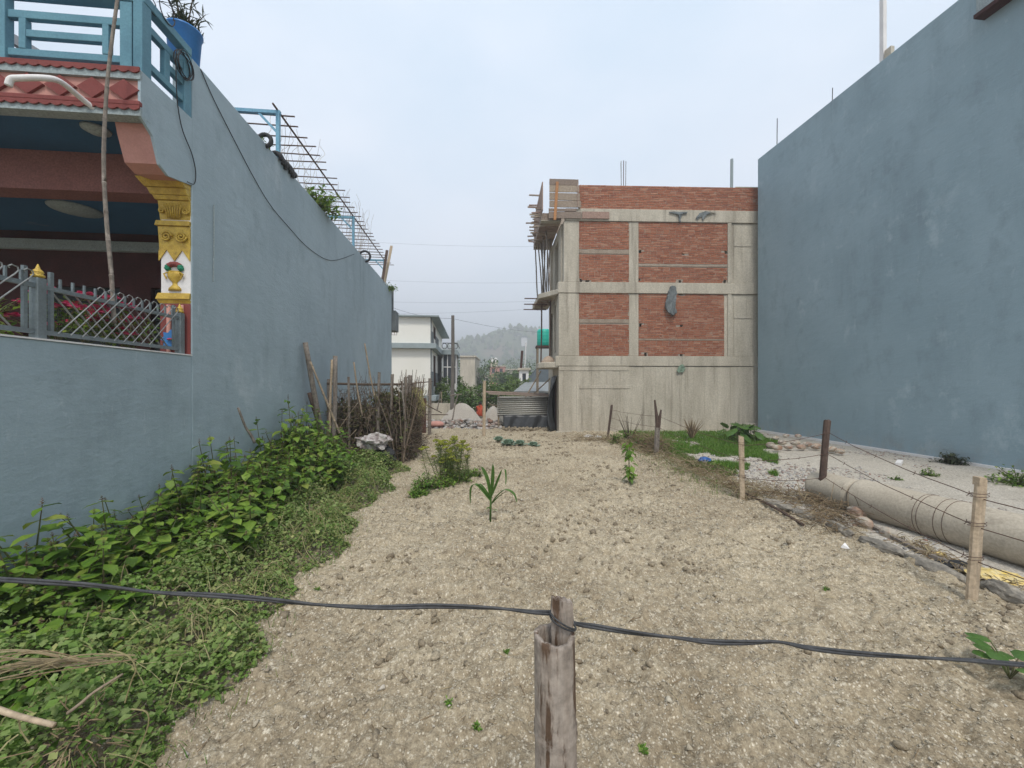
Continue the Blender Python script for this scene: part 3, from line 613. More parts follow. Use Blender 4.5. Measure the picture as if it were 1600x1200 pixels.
# ------------------------------------------------------------------ blue wall on the right
YR0, YR1 = 1.0, WR(1184, 500)[0]
ZR1 = WR(1184, 249)[1]
rw = thing('tall_blue_building', 'tall windowless grey-blue rendered building on the right', 'building', lot(RX + .1, 8, 0))
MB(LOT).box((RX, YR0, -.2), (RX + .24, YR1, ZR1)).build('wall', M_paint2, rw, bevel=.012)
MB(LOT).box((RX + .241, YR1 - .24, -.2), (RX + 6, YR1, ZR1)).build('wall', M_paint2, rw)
MB(LOT).box((RX - .05, YR0, -.2), (RX - .001, YR1 - .02, .1)).build('plinth', M_white, rw, bevel=.006)
yq0, zq = WR(1540, 26); 
MB(LOT).box((RX - .22, YR0, zq + .02), (RX - .001, yq0, zq + 1.2)).build('window_box', M_grey, rw)
MB(LOT).box((RX - .26, YR0, zq - .06), (RX - .001, yq0 + .02, zq + .019)).build('window_ledge', M_maroon, rw)
yp, zp = WR(1376, 95)
one('roof_post', MB(LOT).box((RX + .02, yp - .05, ZR1), (RX + .12, yp + .05, ZR1 + 2.6)), M_white, 'pale square post standing on top of the tall blue wall', 'post')
one('roof_post_stub', MB(LOT).box((RX + .02, yp - .24, ZR1), (RX + .12, yp - .08, ZR1 + .22)), M_conc, 'short concrete stub beside the pale post on the tall wall', 'stub')
for px, py, r, lab in ((1212, 185, .014, 'thin steel rod rising from the far end of the tall blue wall'), (1298, 137, .012, 'short thin rod on the tall blue wall nearer the pale post')):
    y, z = WR(px, py); one('roof_rod', MB(LOT).tube([(RX + .05, y, ZR1 - .02), (RX + .06, y, z)], r, 6), M_dark, lab, 'rod')

# ------------------------------------------------------------------ unfinished brick building
BTH = math.radians(2.0); CX, CY = (880 - 800) / F * 14.9, 14.9
BM = Matrix.Translation((CX, CY, 0)) @ Matrix.Rotation(BTH, 4, 'Z')
def bxp(px):             # local x on the facade for a photo column
    k = (px - 800) / F; return (k * CY - CX) / (math.cos(BTH) - k * math.sin(BTH))
def bzp(py, px=1000): return H + (HOR - py) / F * (CY + bxp(px) * math.sin(BTH))
bb = thing('brick_building', 'unfinished three-storey building with bare brick panels in a raw concrete frame', 'building', (CX + 3.5, CY + 1.5, 0))
XR = bxp(1180) + 1.2; xl = bxp(905); xm0, xm1 = bxp(983), bxp(998); xr = bxp(1137)
zfn = lambda py: bzp(py, 1000)
DEP = 2.9
front = lambda u, v, d: (u, d, v)
bays = [(xl, xm0, zfn(441), zfn(347)), (xm1, xr, zfn(441), zfn(347)), (bxp(903), xm0, zfn(556), zfn(458)), (xm1, bxp(1132), zfn(556), zfn(459)), (xl, XR, zfn(327), zfn(290))]
def hole(px, py, w=.1, h=.13): x = bxp(px); z = bzp(py, px); return (x - w / 2, x + w / 2, z - h / 2, z + h / 2)
holes = [hole(1000.5, 393), hole(1068, 395), hole(1135, 394), hole(999, 438), hole(1063, 440), hole(1133, 440), hole(908, 438), hole(918, 439, .16, .08), hole(1001, 508), hole(1065, 509), hole(1009, 554), hole(1065, 555), hole(1063, 460, .22, .06)]
for (u0, u1, v0, v1) in bays[:4]:
    hs = [h for h in holes if h[0] > u0 - .1 and h[1] < u1 + .1 and h[2] > v0 - .1 and h[3] < v1 + .1]
    hs = [(max(h[0], u0), min(h[1], u1), max(h[2], v0), min(h[3], v1)) for h in hs]
    split_panel(MB(BM), front, u0, u1, v0, v1, .027, .2, hs).build('mortar_panel', M_mortar, bb)
u0, u1, v0, v1 = bays[4]; MB(BM).box((u0, .027, v0), (u1, .2, v1)).build('mortar_panel', M_mortar, bb)
# concrete frame (faces at d = 0; bricks slightly behind)
def cbox(x0, x1, z0, z1, d0=0.0, d1=.3, nm='column', bev=.012): return MB(BM).box((x0, d0, z0), (x1, d1, z1)).build(nm, M_conc, bb, bevel=bev)
for (za, zb_) in ((441.2, 346.8), (556.2, 458.8)):
    cbox(bxp(881 if za < 500 else 873), xl - .002, zfn(za), zfn(zb_), -.004, .3); cbox(xm0 + .002, xm1 - .002, zfn(za), zfn(zb_), .012, .3)
    cbox((xr if za < 500 else bxp(1132)) + .002, XR, zfn(za), zfn(zb_), .03, .3, 'pier')
    cbox(bxp(1137), bxp(1143), zfn(za), zfn(zb_), -.02, .028, 'pier_strip')
    cbox(bxp(1147), bxp(1174), zfn(za), zfn((za + zb_) / 2 - 12), .004, .029, 'pier_panel'); cbox(bxp(1147), bxp(1174), zfn((za + zb_) / 2 - 9), zfn(zb_ + 3), .004, .029, 'pier_panel')
for za, zb_, pl in ((346.5, 327.3, 884), (458.5, 441.5, 872), (572, 556.5, 868)): cbox(bxp(pl), XR, zfn(za), zfn(zb_), -.03, .3, 'ring_beam', .015)
M_lint = mat('lintel_mortar', (.4, .33, .26), (.3, .23, .175), scale=5, rough=.95, bump=.5, bscale=20, fine=.25)
# lintel bands inside the panels
for (xa, xb_, pya, pyb) in ((xl, xm0, 397, 391), (xm1, xr, 416, 413.6), (bxp(903), xm0, 505, 499), (xm1, bxp(1132), 531.5, 529.5)):
    MB(BM).box((xa + .003, .006, zfn(pya)), (xb_ - .003, .0265, zfn(pyb))).build('lintel_band', M_lint, bb, bevel=.006)
MB(BM).box((bxp(1150), .01, zfn(290) - .0), (XR, .19, zfn(290) + .03)).build('parapet_cap', M_conc, bb)
# ground storey of board-marked concrete
zg0, zg1 = -.25, zfn(572.4)
xp = bxp(873); k = 0
while xp < XR - .05:
    w = rnd.uniform(.16, .62); x1 = min(XR, xp + w)
    if k % 3 == 0: w2 = x1 - xp
    MB(BM).box((xp + .001, rnd.uniform(-.008, .008), zg0), (x1 - .001, .3, zg1 - .01)).build('cast_concrete_panel', M_conc, bb, bevel=.006)
    xp = x1; k += 1
cbox(bxp(873), bxp(983), zg1 - .16, zg1 - .003, -.016, -.009, 'cast_lip', .004); cbox(bxp(905), bxp(985), zfn(607), zfn(602), -.018, -.009, 'cast_lip', .004)
MB(BM).box((bxp(868), -.06, -.3), (XR, -.012, .04)).build('footing', M_conc, bb, bevel=.02)
cbox(bxp(1150), XR - .2, -.2, .32, -.12, -.061, 'footing', .02)
# bricks: the nearest in view as single parts, the rest as one mass
bm_ = bpy.data.meshes.new('brick'); bv = MB().box((-.1125, 0, -.0265), (.1125, .055, .0265)); bm_.from_pydata(bv.v, [], bv.f); set_tint(bm_, [0.0] * 8); bm_.materials.append(M_brick)
allb = []
for bi, (u0, u1, v0, v1) in enumerate(bays):
    n = max(1, round((v1 - v0) / .0655)); ch = (v1 - v0) / n
    for r in range(n):
        x = u0 - (0.118 if r % 2 else 0) - rnd.uniform(0, .03)
        while x < u1 - .02:
            wd = .225 + rnd.uniform(-.012, .012)
            if rnd.random() < .05: wd *= .5
            a_, b_ = max(x, u0 + .004), min(x + wd, u1 - .004)
            z = v0 + (r + .5) * ch + rnd.uniform(-.003, .003); c = (a_ + b_) / 2
            band = any(abs(z - (zfn(p) + zfn(q)) / 2) < (zfn(q) - zfn(p)) / 2 + .03 and xa < c < xb_ for xa, xb_, p, q in ((xl, xm0, 397, 391), (xm1, xr, 416, 413.6), (bxp(903), xm0, 505, 499), (xm1, bxp(1132), 531.5, 529.5)))
            hol = any(h[0] - .03 < c < h[1] + .03 and h[2] < z < h[3] for h in holes)
            if b_ - a_ > .03 and not band and not hol: allb.append((c, z, (b_ - a_) / .225, ch, bi, r))
            x += wd + .016
allb.sort(key=lambda t: (-(t[2] > .9), rnd.random()))
mass = MB(BM)
for i, (c, z, sx, ch, bi, r) in enumerate(allb):
    d = .012 + rnd.uniform(-.005, .009); ry = rnd.uniform(-.008, .008); rz_ = rnd.uniform(-.015, .015)
    if i < 300:
        o = bpy.data.objects.new('brick', bm_); wl_ = BM @ Vector((c, d, z)); link(o, bb, wl_); o.rotation_euler = (0, ry, BTH + rz_); o.scale = (sx, 1, (ch - .015) / .053)
    else:
        hw = .1125 * sx; hz = (ch - .015) / 2; s_ = math.sin(rz_) * hw
        V = [(c - hw, d - s_, z - hz - ry * hw), (c + hw, d + s_, z - hz + ry * hw), (c + hw, d + .055, z - hz), (c - hw, d + .055, z - hz), (c - hw, d - s_, z + hz - ry * hw), (c + hw, d + s_, z + hz + ry * hw), (c + hw, d + .055, z + hz), (c - hw, d + .055, z + hz)]
        mass.add(V, [(0, 3, 2, 1), (4, 5, 6, 7), (0, 1, 5, 4), (1, 2, 6, 5), (2, 3, 7, 6), (3, 0, 4, 7)], rnd.random())
mo = mass.build('brickwork', M_brick, bb, flip=False); mo['kind'] = 'stuff'
# left flank
side = lambda u, v, d: (d, u, v)
xf = bxp(879)
split_panel(MB(BM), side, .3, DEP, zfn(441.5), zfn(347), xf - .02, xf + .2, [(.9, 1.9, zfn(441.5) + .05, zfn(441.5) + 1.9)]).build('flank_wall', M_conc, bb)
split_panel(MB(BM), side, .3, DEP, zfn(556.5), zfn(459), xf - .14, xf + .2, [(.75, 1.25, zfn(548), zfn(470)), (1.7, 2.6, zfn(556), zfn(475))]).build('flank_wall', M_conc, bb)
split_panel(MB(BM), side, .3, DEP, -.2, zfn(573), xf - .16, xf + .2, [(.5, 1.5, 0.0, 2.05)]).build('flank_wall', M_conc, bb)
MB(BM).box((xf - .1, DEP - .3, zfn(573)), (xf + .2, DEP + .002, zfn(347))).build('column', M_conc, bb)
MB(BM).box((xf + .201, DEP - .25, -.2), (XR, DEP - .05, zfn(290))).build('rear_wall', M_mortar, bb)
MB(BM).box((xf + .2, .301, zfn(344)), (XR, DEP - .06, zfn(332))).build('roof_slab', M_conc, bb)
for q in (455, 569): MB(BM).box((xf + .2, .301, zfn(q)), (XR, DEP - .26, zfn(q - 8))).build('floor_slab', M_conc, bb)
MB(BM).box((xf - .19, .55, 0.0), (xf - .165, 1.45, 2.0)).build('door', M_brown, bb)
# balcony slabs
plan = lambda u, v, d: (u, v, d)
MB(BM).prism([(xf - .161, .02), (xf - .82, .9), (xf - .86, 3.2), (xf - .161, 3.2)], plan, zfn(459) - .02, zfn(459) + .17).build('balcony_slab', M_conc, bb, bevel=.02)
MB(BM).prism([(xf - .165, -.02), (xf - .66, .25), (xf - .86, .5), (xf - .86, 1.6), (xf - .165, 1.6)], plan, zfn(574) - .02, zfn(574) + .2).build('canopy_slab', M_conc, bb, bevel=.03)
MB(BM).box((xf - .8, .18, zfn(344)), (xf - .021, 3.3, zfn(332))).build('balcony_slab', M_plank, bb)
# formwork at the roof corner
fw = thing('roof_formwork', 'rough grey timber formwork boards boxed round the roof corner of the brick building', 'formwork', BM @ Vector((xf, 0, zfn(345))))
xa, xb_ = bxp(858), bxp(903)
for i, (p0, p1) in enumerate(((291, 282), (302, 292), (314, 303.5), (325.5, 315.5))):
    z0, z1 = bzp(p0, 880), bzp(p1, 880); tl = rnd.uniform(-.02, .02)
    MB(BM).add([(xa, -.1, z0), (xb_ + i * .03, -.1, z0 + tl), (xb_ + i * .03, -.06, z0 + tl), (xa, -.06, z0), (xa, -.11, z1), (xb_ + i * .03, -.11, z1 + tl), (xb_ + i * .03, -.07, z1 + tl), (xa, -.07, z1)],
               [(0, 3, 2, 1), (4, 5, 6, 7), (0, 1, 5, 4), (1, 2, 6, 5), (2, 3, 7, 6), (3, 0, 4, 7)]).build('board', M_plank, fw)
for px0, px1, p0, p1 in ((857, 908, 342, 332), (909, 951, 342.5, 332), (857, 900, 331, 327)):
    MB(BM).box((bxp(px0), -.09, bzp(p0, px0)), (bxp(px1), -.05, bzp(p1, px0))).build('board', M_plank, fw)
MB(BM).beam((bxp(866), -.14, bzp(346, 866)), (bxp(870), -.14, bzp(287, 870)), .1, .03, up=(0, -1, 0)).build('batten', M_orange, fw)
MB(BM).beam((bxp(902), -.13, bzp(326, 902)), (bxp(901.5), -.13, bzp(290, 901)), .04, .03, up=(0, -1, 0)).build('batten', M_plank, fw)
zt = zfn(290)
MB(BM).box((xf - .78, -.05, zfn(331)), (xf - .74, 3.3, zt + .05)).build('board', M_plank, fw)
for i in range(26):
    z = rnd.choice([zfn(346) - .06, zfn(346) - .12, zfn(335), zfn(325), zfn(312), zfn(300), zfn(291)]) + rnd.uniform(-.05, .05)
    y = rnd.uniform(-.05, 3.3); x0_ = xf - .82 - rnd.uniform(.02, .38); x1_ = xf - rnd.uniform(.1, .6) if z < zfn(340) else xf - .72
    MB(BM).beam((x0_, y, z), (x1_, y + rnd.uniform(-.05, .05), z + rnd.uniform(-.03, .03)), .05, .045).build('joist', M_plank, fw)
for i in range(12):
    y = .1 + i * .27; MB(BM).box((xf - .8, y, zfn(344) - .035), (xf - .04, y + .24, zfn(344) - .004)).build('deck_board', M_plank, fw)
# bamboo props under the balconies
for i in range(9):
    y = rnd.uniform(.3, 2.6); x = xf - rnd.uniform(.25, .8); p = BM @ Vector((x, y, zfn(459) + .16)); q = BM @ Vector((x + rnd.uniform(-.2, .12), y + rnd.uniform(-.4, .4), zfn(344) - .05))
    pts = [p.lerp(q, t) + Vector((rnd.uniform(-.02, .02), 0, 0)) for t in (0, .3, .6, 1)]; one('bamboo_prop', MB().tube(pts, .028, 6), M_bamgrey, 'thin bamboo prop holding up the roof formwork above the upper balcony', 'prop', 'bamboo props under the roof formwork')
for dx in (.62, .3):
    p = BM @ Vector((xf - dx, .9 + dx, zfn(459) - .02)); q = BM @ Vector((xf - dx - .03, .95 + dx, zfn(574) + .17))
    one('bamboo_prop', MB().tube([q, q.lerp(p, .5) + Vector((.015, 0, 0)), p], .03, 6), M_rust, 'dark pole standing on the canopy slab under the middle balcony', 'prop', 'poles under the middle balcony')
for i, dz in enumerate((.05, -.12, -.28)):
    p = BM @ Vector((xf - 1.35, 1.2 + i * .3, zfn(459) + dz)); q = BM @ Vector((xf - .4, 1.25 + i * .3, zfn(459) + dz + .01))
    one('protruding_pole', MB().tube([p, q], .022, 6), M_rust, ('top', 'middle', 'lowest')[i] + ' of the three thin poles sticking out beside the middle balcony', 'pole')
for i in range(14):
    y = rnd.uniform(.6, 3.1); x = xf - .84; z = zfn(459) - .02
    p = BM @ Vector((x + rnd.uniform(-.12, .5), y, z - rnd.uniform(.03, .09))); q = BM @ Vector((x + rnd.uniform(.3, .6), y + rnd.uniform(-.3, .3), z - .04)); MB().beam(p, q, .05, .03).build('slab_formwork', M_plank, bb)
one('rubble_heap', MB().lathe([(.3, 0), (.27, .12), (.15, .25), (.03, .3)], BM @ Vector((xf - .42, .9, zfn(574) + .19)), 9), M_stone, 'small rubble heap on the canopy slab of the brick building', 'rubble')
# rods on the roof
for i in range(5):
    p = BM @ Vector((bxp(972 + i * 1.7), .1 + (i % 2) * .12, zfn(290) - .2)); q = p + Vector((rnd.uniform(-.02, .02), 0, bzp(246, 975) - p.z - rnd.uniform(0, .12)))
    one('rebar', MB().tube([p, q], .011, 5), M_rust, 'thin reinforcing bar in the bundle rising above the brick parapet', 'rebar', 'reinforcing bars above the brick parapet')
one('roof_pole', MB().tube([BM @ Vector((bxp(1149), .25, zfn(292) - .3)), BM @ Vector((bxp(1149.5), .25, bzp(243, 1149)))], .055, 8), M_grey, 'grey pole standing on the roof near the tall blue wall', 'pole')
# cloths and plastic hanging on the facade
def rag(name, pts, m, label, cat, d=-.05, th=.03, rag_=.02):
    b = MB(BM); k = len(pts); b.prism([(bxp(x), bzp(y, x)) for x, y in pts], front, d - th, d); o = one(name, b, m, label, cat)
    sb = o.modifiers.new('s', 'SUBSURF'); sb.subdivision_type = 'SIMPLE'; sb.levels = sb.render_levels = 2
    tx = bpy.data.textures.new(name + '_folds', 'CLOUDS'); tx.noise_scale = .12; dm = o.modifiers.new('d', 'DISPLACE'); dm.texture = tx; dm.strength = .12; dm.texture_coords = 'OBJECT'
    return o
rag('hanging_rag', [(1046, 449), (1053, 448), (1055, 460), (1052, 474), (1055, 490), (1049, 493), (1041, 488), (1038, 478), (1041, 464)], M_slate, 'dark grey rag hanging down over the middle brick panel', 'rag', th=.1)
rag('hanging_rag', [(1044, 332), (1072, 333), (1071, 335), (1064, 335), (1062, 347), (1060, 347), (1060, 335), (1045, 334)], M_slate, 'dark torn cloth strip snagged on the top beam, left one', 'rag')
rag('hanging_rag', [(1086, 343), (1091, 334), (1100, 332), (1118, 334), (1102, 335), (1097, 345), (1094, 337), (1089, 345)], M_slate, 'dark torn cloth strip snagged on the top beam, right one', 'rag')
rag('plastic_bag', [(1058, 574), (1065, 569), (1070, 575), (1067, 581), (1060, 583), (1056, 579)], M_cabbage, 'pale green plastic bag caught on the beam above the cast wall', 'bag')
# tarpaulin at the doorway of the brick building
b = MB(BM); N_ = 14
for j in range(2):
    vs = []; fs = []
    for i in range(N_ + 1):
        u = .1 + i * 1.5 / N_
        for k_ in range(9):
            t = k_ / 8; z = 2.15 * (1 - t) - .05; x = xf - .2 - .12 * math.sin(i * 1.3 + t * 2) * (.3 + t) - .1 * t - .22 * math.sin(math.pi * t) * (1 - i / N_)
            vs.append((x, u * (1 - .35 * t * (1 - t)), z))
    for i in range(N_):
        for k_ in range(8): a = i * 9 + k_; fs.append((a, a + 1, a + 10, a + 9))
    b.add(vs, fs); break
o = one('door_tarpaulin', b, M_tarp, 'black tarpaulin hanging over the doorway at the corner of the brick building', 'tarpaulin', smooth=True)
o.modifiers.new('s', 'SOLIDIFY').thickness = .01

# ------------------------------------------------------------------ background: far hill and houses
def hill_h(x, y):
    d = np.exp(-((x - 15) / 120) ** 2) * np.exp(-((y - 470) / 90) ** 2)
    d2 = .55 * np.exp(-((x + 130) / 110) ** 2) * np.exp(-((y - 620) / 120) ** 2) + .5 * np.exp(-((x - 190) / 120) ** 2) * np.exp(-((y - 560) / 120) ** 2)
    return -2 + 66 * d + 66 * d2 + 9 * (fbm(x / 40, y / 40, 4, 3) - .5) * np.clip(d + d2, 0, 1) * 2
M_hill = mat('hill_ground', (.06, .1, .035), (.1, .12, .05), scale=.02, rough=.95, bump=0, c3=(.17, .14, .09), s3=.012, t3=(.55, .66), fine=0)
grid_sheet('hill', np.arange(-420, 460, 5.0), np.arange(300, 760, 5.0), hill_h, M_hill)
TUFT = np.concatenate([ICO * .55 + np.array((0, 0, .6)), ICO * .38 + np.array((.4, .1, .45)), ICO * .36 + np.array((-.38, -.1, .5)), ICO * .3 + np.array((.05, .1, 1.05))]); TUFTF = np.concatenate([ICOF + 12 * i for i in range(4)])
n_ = 5200; x = rng.uniform(-260, 330, n_); y = rng.uniform(350, 600, n_); z = hill_h(x, y); km = (z > 4) & (fbm(x / 25, y / 25, 3, 8) + rng.uniform(-.2, .2, n_) > .42); x, y, z = x[km], y[km], z[km]; n_ = len(x)
V, Fc = scatter(TUFT, TUFTF, np.stack([x, y, z - .5], -1), rots(rng.uniform(0, 6.28, n_), np.zeros(n_), np.zeros(n_)), rng.uniform(2.2, 4.8, n_)[:, None] * np.stack([rng.uniform(.8, 1.2, n_), rng.uniform(.8, 1.2, n_), rng.uniform(.8, 1.5, n_)], -1))
V += rng.normal(0, .35, V.shape)
tag(npmesh('hill_trees', V, Fc, M_fol, tint=np.repeat(rng.uniform(0, .8, n_), len(TUFT)), kind='stuff'), 'hazy forest covering the far hill', 'forest')
for i, (px, py) in enumerate(((800, 519), (812, 524), (819, 528))):
    y_ = 455 - i * 18; p = P(px, py, y_); w = 5 - i
    t = thing('hilltop_house', ('small pale house on the hill crest, highest of three', 'small white house just below the hill crest, middle of three', 'small white house on the hill slope, lowest of three')[i], 'house', (p.x, p.y, p.z - 9))
    MB().box((p.x - w, p.y - 4, p.z - 9), (p.x + w, p.y + 4, p.z)).build('wall', M_white, t)
    MB().prism([(p.x - w - .6, p.z), (p.x + w + .6, p.z), (p.x, p.z + 2)], lambda u, v, d: (u, d, v), p.y - 4.5, p.y + 4.5).build('roof', M_greyroof, t)

def wbox(parent, nm, m, lo, hi, M=None, bevel=0): return MB(M).box(lo, hi).build(nm, m, parent, bevel=bevel)
# white three storey house, aligned with the lot
wy = lambda px, a: None
WX = (673 - 800) / F * 24; WYY = 24.0; wx_l = WX * CT + WYY * ST; wy_l = -WX * ST + WYY * CT     # corner in the lot frame
wz = lambda py: H + (HOR - py) / F * 24
wh = thing('cream_house', 'cream three-storey house with grey bands and a glazed corner bay', 'house', lot(wx_l - 2, wy_l + 3, 0))
SZ = [(-.2, wz(626)), (wz(618), wz(545)), (wz(537), wz(496))]
LEN = 8.6
wins = [(1.6, 2.9), (5.1, 6.2)]
for i, (z0, z1) in enumerate(SZ):
    xl_ = wx_l - (2.0 if i == 2 else 3.6)
    MB(LOT).box((xl_, wy_l, z0), (wx_l, wy_l + .25, z1)).build('front_wall', M_cream, wh)
    split_panel(MB(LOT), lambda u, v, d: (d, u, v), wy_l + .251, wy_l + LEN, z0, z1, wx_l - .2, wx_l - .002, [(wy_l + a, wy_l + b_, z0 + .55, z1 - .25) for a, b_ in wins[:1]]).build('flank_wall', M_cream, wh)
    MB(LOT).box((wx_l, wy_l + .2, z0), (wx_l + .03, wy_l + 1.55, z0 + (z1 - z0) * .52)).build('stone_cladding', M_slate, wh)
    MB(LOT).box((wx_l, wy_l + 2.95, z0), (wx_l + .03, wy_l + 5.2, z0 + (z1 - z0) * .52)).build('stone_cladding', M_slate, wh)
    MB(LOT).box((wx_l - .02, wy_l + .0, z0), (wx_l + .04, wy_l + .198, z1)).build('corner_strip', M_slate, wh)
    w_ = MB(LOT).box((wx_l - .15, wy_l + 1.6, z0 + .55), (wx_l - .06, wy_l + 2.9, z1 - .25)).build('window', M_glass, wh)
    for yy_ in (1.62, 2.2, 2.8): MB(LOT).box((wx_l - .058, wy_l + yy_, z0 + .55), (wx_l + .02, wy_l + yy_ + .08, z1 - .25)).build('window_frame', M_brown, w_)
    MB(LOT).box((xl_, wy_l + LEN - .2, z0), (wx_l - .21, wy_l + LEN, z1)).build('rear_wall', M_cream, wh)
for z0, z1 in ((SZ[0][1], SZ[1][0]), (SZ[1][1], SZ[2][0])):
    MB(LOT).box((wx_l - 3.7, wy_l - .35, z0 + .002), (wx_l + .35, wy_l + LEN, z1 - .002)).build('floor_band', M_grey, wh, bevel=.01)
    MB(LOT).box((wx_l + .36, wy_l + 4.3, z0 + .0), (wx_l + 1.45, wy_l + LEN, z1 - .002)).build('balcony_slab', M_grey, wh)
b = MB(LOT); zt_ = SZ[2][1]
b.add([(wx_l - 2.2, wy_l - .3, zt_ + .01), (wx_l + .5, wy_l - .3, zt_ + .01), (wx_l + .6, wy_l + LEN, zt_ - .28), (wx_l - 2.2, wy_l + LEN, zt_ - .28), (wx_l - 2.2, wy_l - .3, zt_ + .09), (wx_l + .5, wy_l - .3, zt_ + .09), (wx_l + .6, wy_l + LEN, zt_ - .2), (wx_l - 2.2, wy_l + LEN, zt_ - .2)],
      [(0, 3, 2, 1), (4, 5, 6, 7), (0, 1, 5, 4), (1, 2, 6, 5), (2, 3, 7, 6), (3, 0, 4, 7)]); b.build('roof', M_grey, wh)
# glazed bay on the first floor
z0, z1 = SZ[1]; ya, yb2 = wy_l + 4.5, wy_l + LEN - .1
MB(LOT).box((wx_l + .36, ya, z0), (wx_l + 1.35, yb2, z0 + .75)).build('bay_parapet', M_white, wh)
MB(LOT).box((wx_l + .36, ya + .1, z0 + .751), (wx_l + 1.28, yb2, z1 - .001)).build('bay_glazing', M_glass, wh)
for xx_ in (.36, .68, 1.0, 1.3): MB(LOT).box((wx_l + xx_, ya + .02, z0 + .751), (wx_l + xx_ + .06, ya + .098, z1 - .002)).build('mullion', M_white, wh)
MB(LOT).box((wx_l + .37, ya + .01, z0 + 1.9), (wx_l + 1.35, ya + .097, z0 + 1.97)).build('transom', M_white, wh)
for k_ in range(6): MB(LOT).box((wx_l + 1.281, ya + .1 + k_ * .75, z0 + .751), (wx_l + 1.34, ya + .17 + k_ * .75, z1 - .002)).build('mullion', M_white, wh)
# scroll railing above the bay, roof parapet, balustrade
for k_ in range(3):
    cx_ = wx_l + .5 + k_ * .38; MB(LOT).tube([(cx_ + .17 * math.cos(t), ya, SZ[2][0] + .3 + .2 * math.sin(t)) for t in np.linspace(0, 6.28, 13)], .022, 5).build('scroll_rail', M_dark, wh)
MB(LOT).tube([(wx_l + .35, ya, SZ[2][0] + .52), (wx_l + 1.42, ya, SZ[2][0] + .52), (wx_l + 1.42, yb2, SZ[2][0] + .52)], .025, 6).build('hand_rail', M_dark, wh)
zb2 = wz(522)
MB(LOT).box((wx_l - 3.6, wy_l, SZ[2][0]), (wx_l - 2.003, wy_l + .2, zb2 - .1)).build('roof_parapet', M_cream, wh)
MB(LOT).box((wx_l - 3.6, wy_l, wz(515)), (wx_l - 2.003, wy_l + .2, wz(513))).build('hand_rail', M_white, wh)
for k_ in range(11): MB(LOT).lathe([(.04, 0), (.065, .08), (.03, .18), (.04, wz(515) - zb2 + .095)], (wx_l - 3.55 + k_ * .145, wy_l + .1, zb2 - .098), 8).build('baluster', M_white, wh)
t = thing('green_water_tank', 'dark green round water tank on the roof of the cream house', 'water tank', lot(wx_l - 2.1, wy_l + .8, wz(513)))
MB(LOT).lathe([(.44, 0)] + [(.45 + .02 * (i % 2), .06 + i * .07) for i in range(9)] + [(.4, .7), (.2, .8)], (wx_l - 2.15, wy_l + 1.6, SZ[2][0] + .95), 18).build('tank', M_tankg, t, smooth=True)
MB(LOT).lathe([(.2, 0), (.2, .07), (.12, .09)], (wx_l - 2.15, wy_l + 1.6, SZ[2][0] + 1.752), 12).build('lid', M_tankg, t)
MB(LOT).box((wx_l - 2.65, wy_l + 1.1, SZ[2][0]), (wx_l - 2.01, wy_l + 2.1, SZ[2][0] + .949)).build('stand', M_conc, t)

# other buildings further off
def block(name, label, px0, px1, ptop, Y, dep, m, storeys, ncol, cat='building', roof=M_conc, winm=M_glass, yaw=0):
    p0, p1 = P(px0, ptop, Y), P(px1, ptop, Y); t = thing(name, label, cat, ((p0.x + p1.x) / 2, Y + dep / 2, -.14)); W = p1.x - p0.x; hh = p0.z
    hl = []; sh = hh / storeys
    for s_ in range(storeys):
        for c in range(ncol):
            u = p0.x + (c + .3) * W / ncol; hl.append((u, u + W / ncol * .4, s_ * sh + sh * .32, s_ * sh + sh * .78))
    split_panel(MB(), lambda u, v, d: (u, d, v), p0.x, p1.x, -.2, hh, Y, Y + .25, hl).build('front_wall', m, t)
    for h in hl:
        w_ = MB().box((h[0], Y + .12, h[2]), (h[1], Y + .16, h[3])).build('window', winm, t); MB().box((h[0] - .04, Y - .05, h[2] - .08), (h[1] + .04, Y - .002, h[2] - .005)).build('sill', M_grey, w_)
    for xs0 in (p0.x, p1.x - .25): MB().box((xs0, Y + .251, -.2), (xs0 + .25, Y + dep, hh)).build('flank_wall', m, t)
    MB().box((p0.x - .2, Y - .25, hh + .002), (p1.x + .2, Y + dep, hh + .22)).build('roof_slab', roof, t); return t, p0, p1
block('concrete_block', 'plain grey concrete building right of the cream house, far off', 719, 742, 558, 62, 9, M_conc, 3, 0)
tb, p0, p1 = block('tower_block', 'far pinkish block with a stair tower carrying two white tanks', 765, 789, 573, 85, 9, M_pink, 3, 2)
pp = P(766, 565, 85); MB().box((pp.x, 85, p0.z + .23), (pp.x + 1.6, 87, pp.z)).build('stair_tower', M_conc, tb)
for dx in (.35, 1.15): one('white_water_tank', MB().lathe([(.3, 0), (.33, .1), (.33, .75), (.12, .9)], (pp.x + dx, 86, pp.z), 12), M_white, ('left' if dx < .6 else 'right') + ' white water tank on the far stair tower', 'water tank')
block('wide_block', 'far low grey building with a flat overhanging roof beyond the trees', 790, 812, 578, 80, 9, M_conc, 2, 3)
block('small_far_house', 'small far pale house between the trees and the stair tower', 757, 766, 588, 95, 7, M_cream, 2, 1, 'house')
block('white_shed', 'small blue-white building left of the grey-roofed house', 812, 826, 578, 42, 5, M_white, 2, 1)
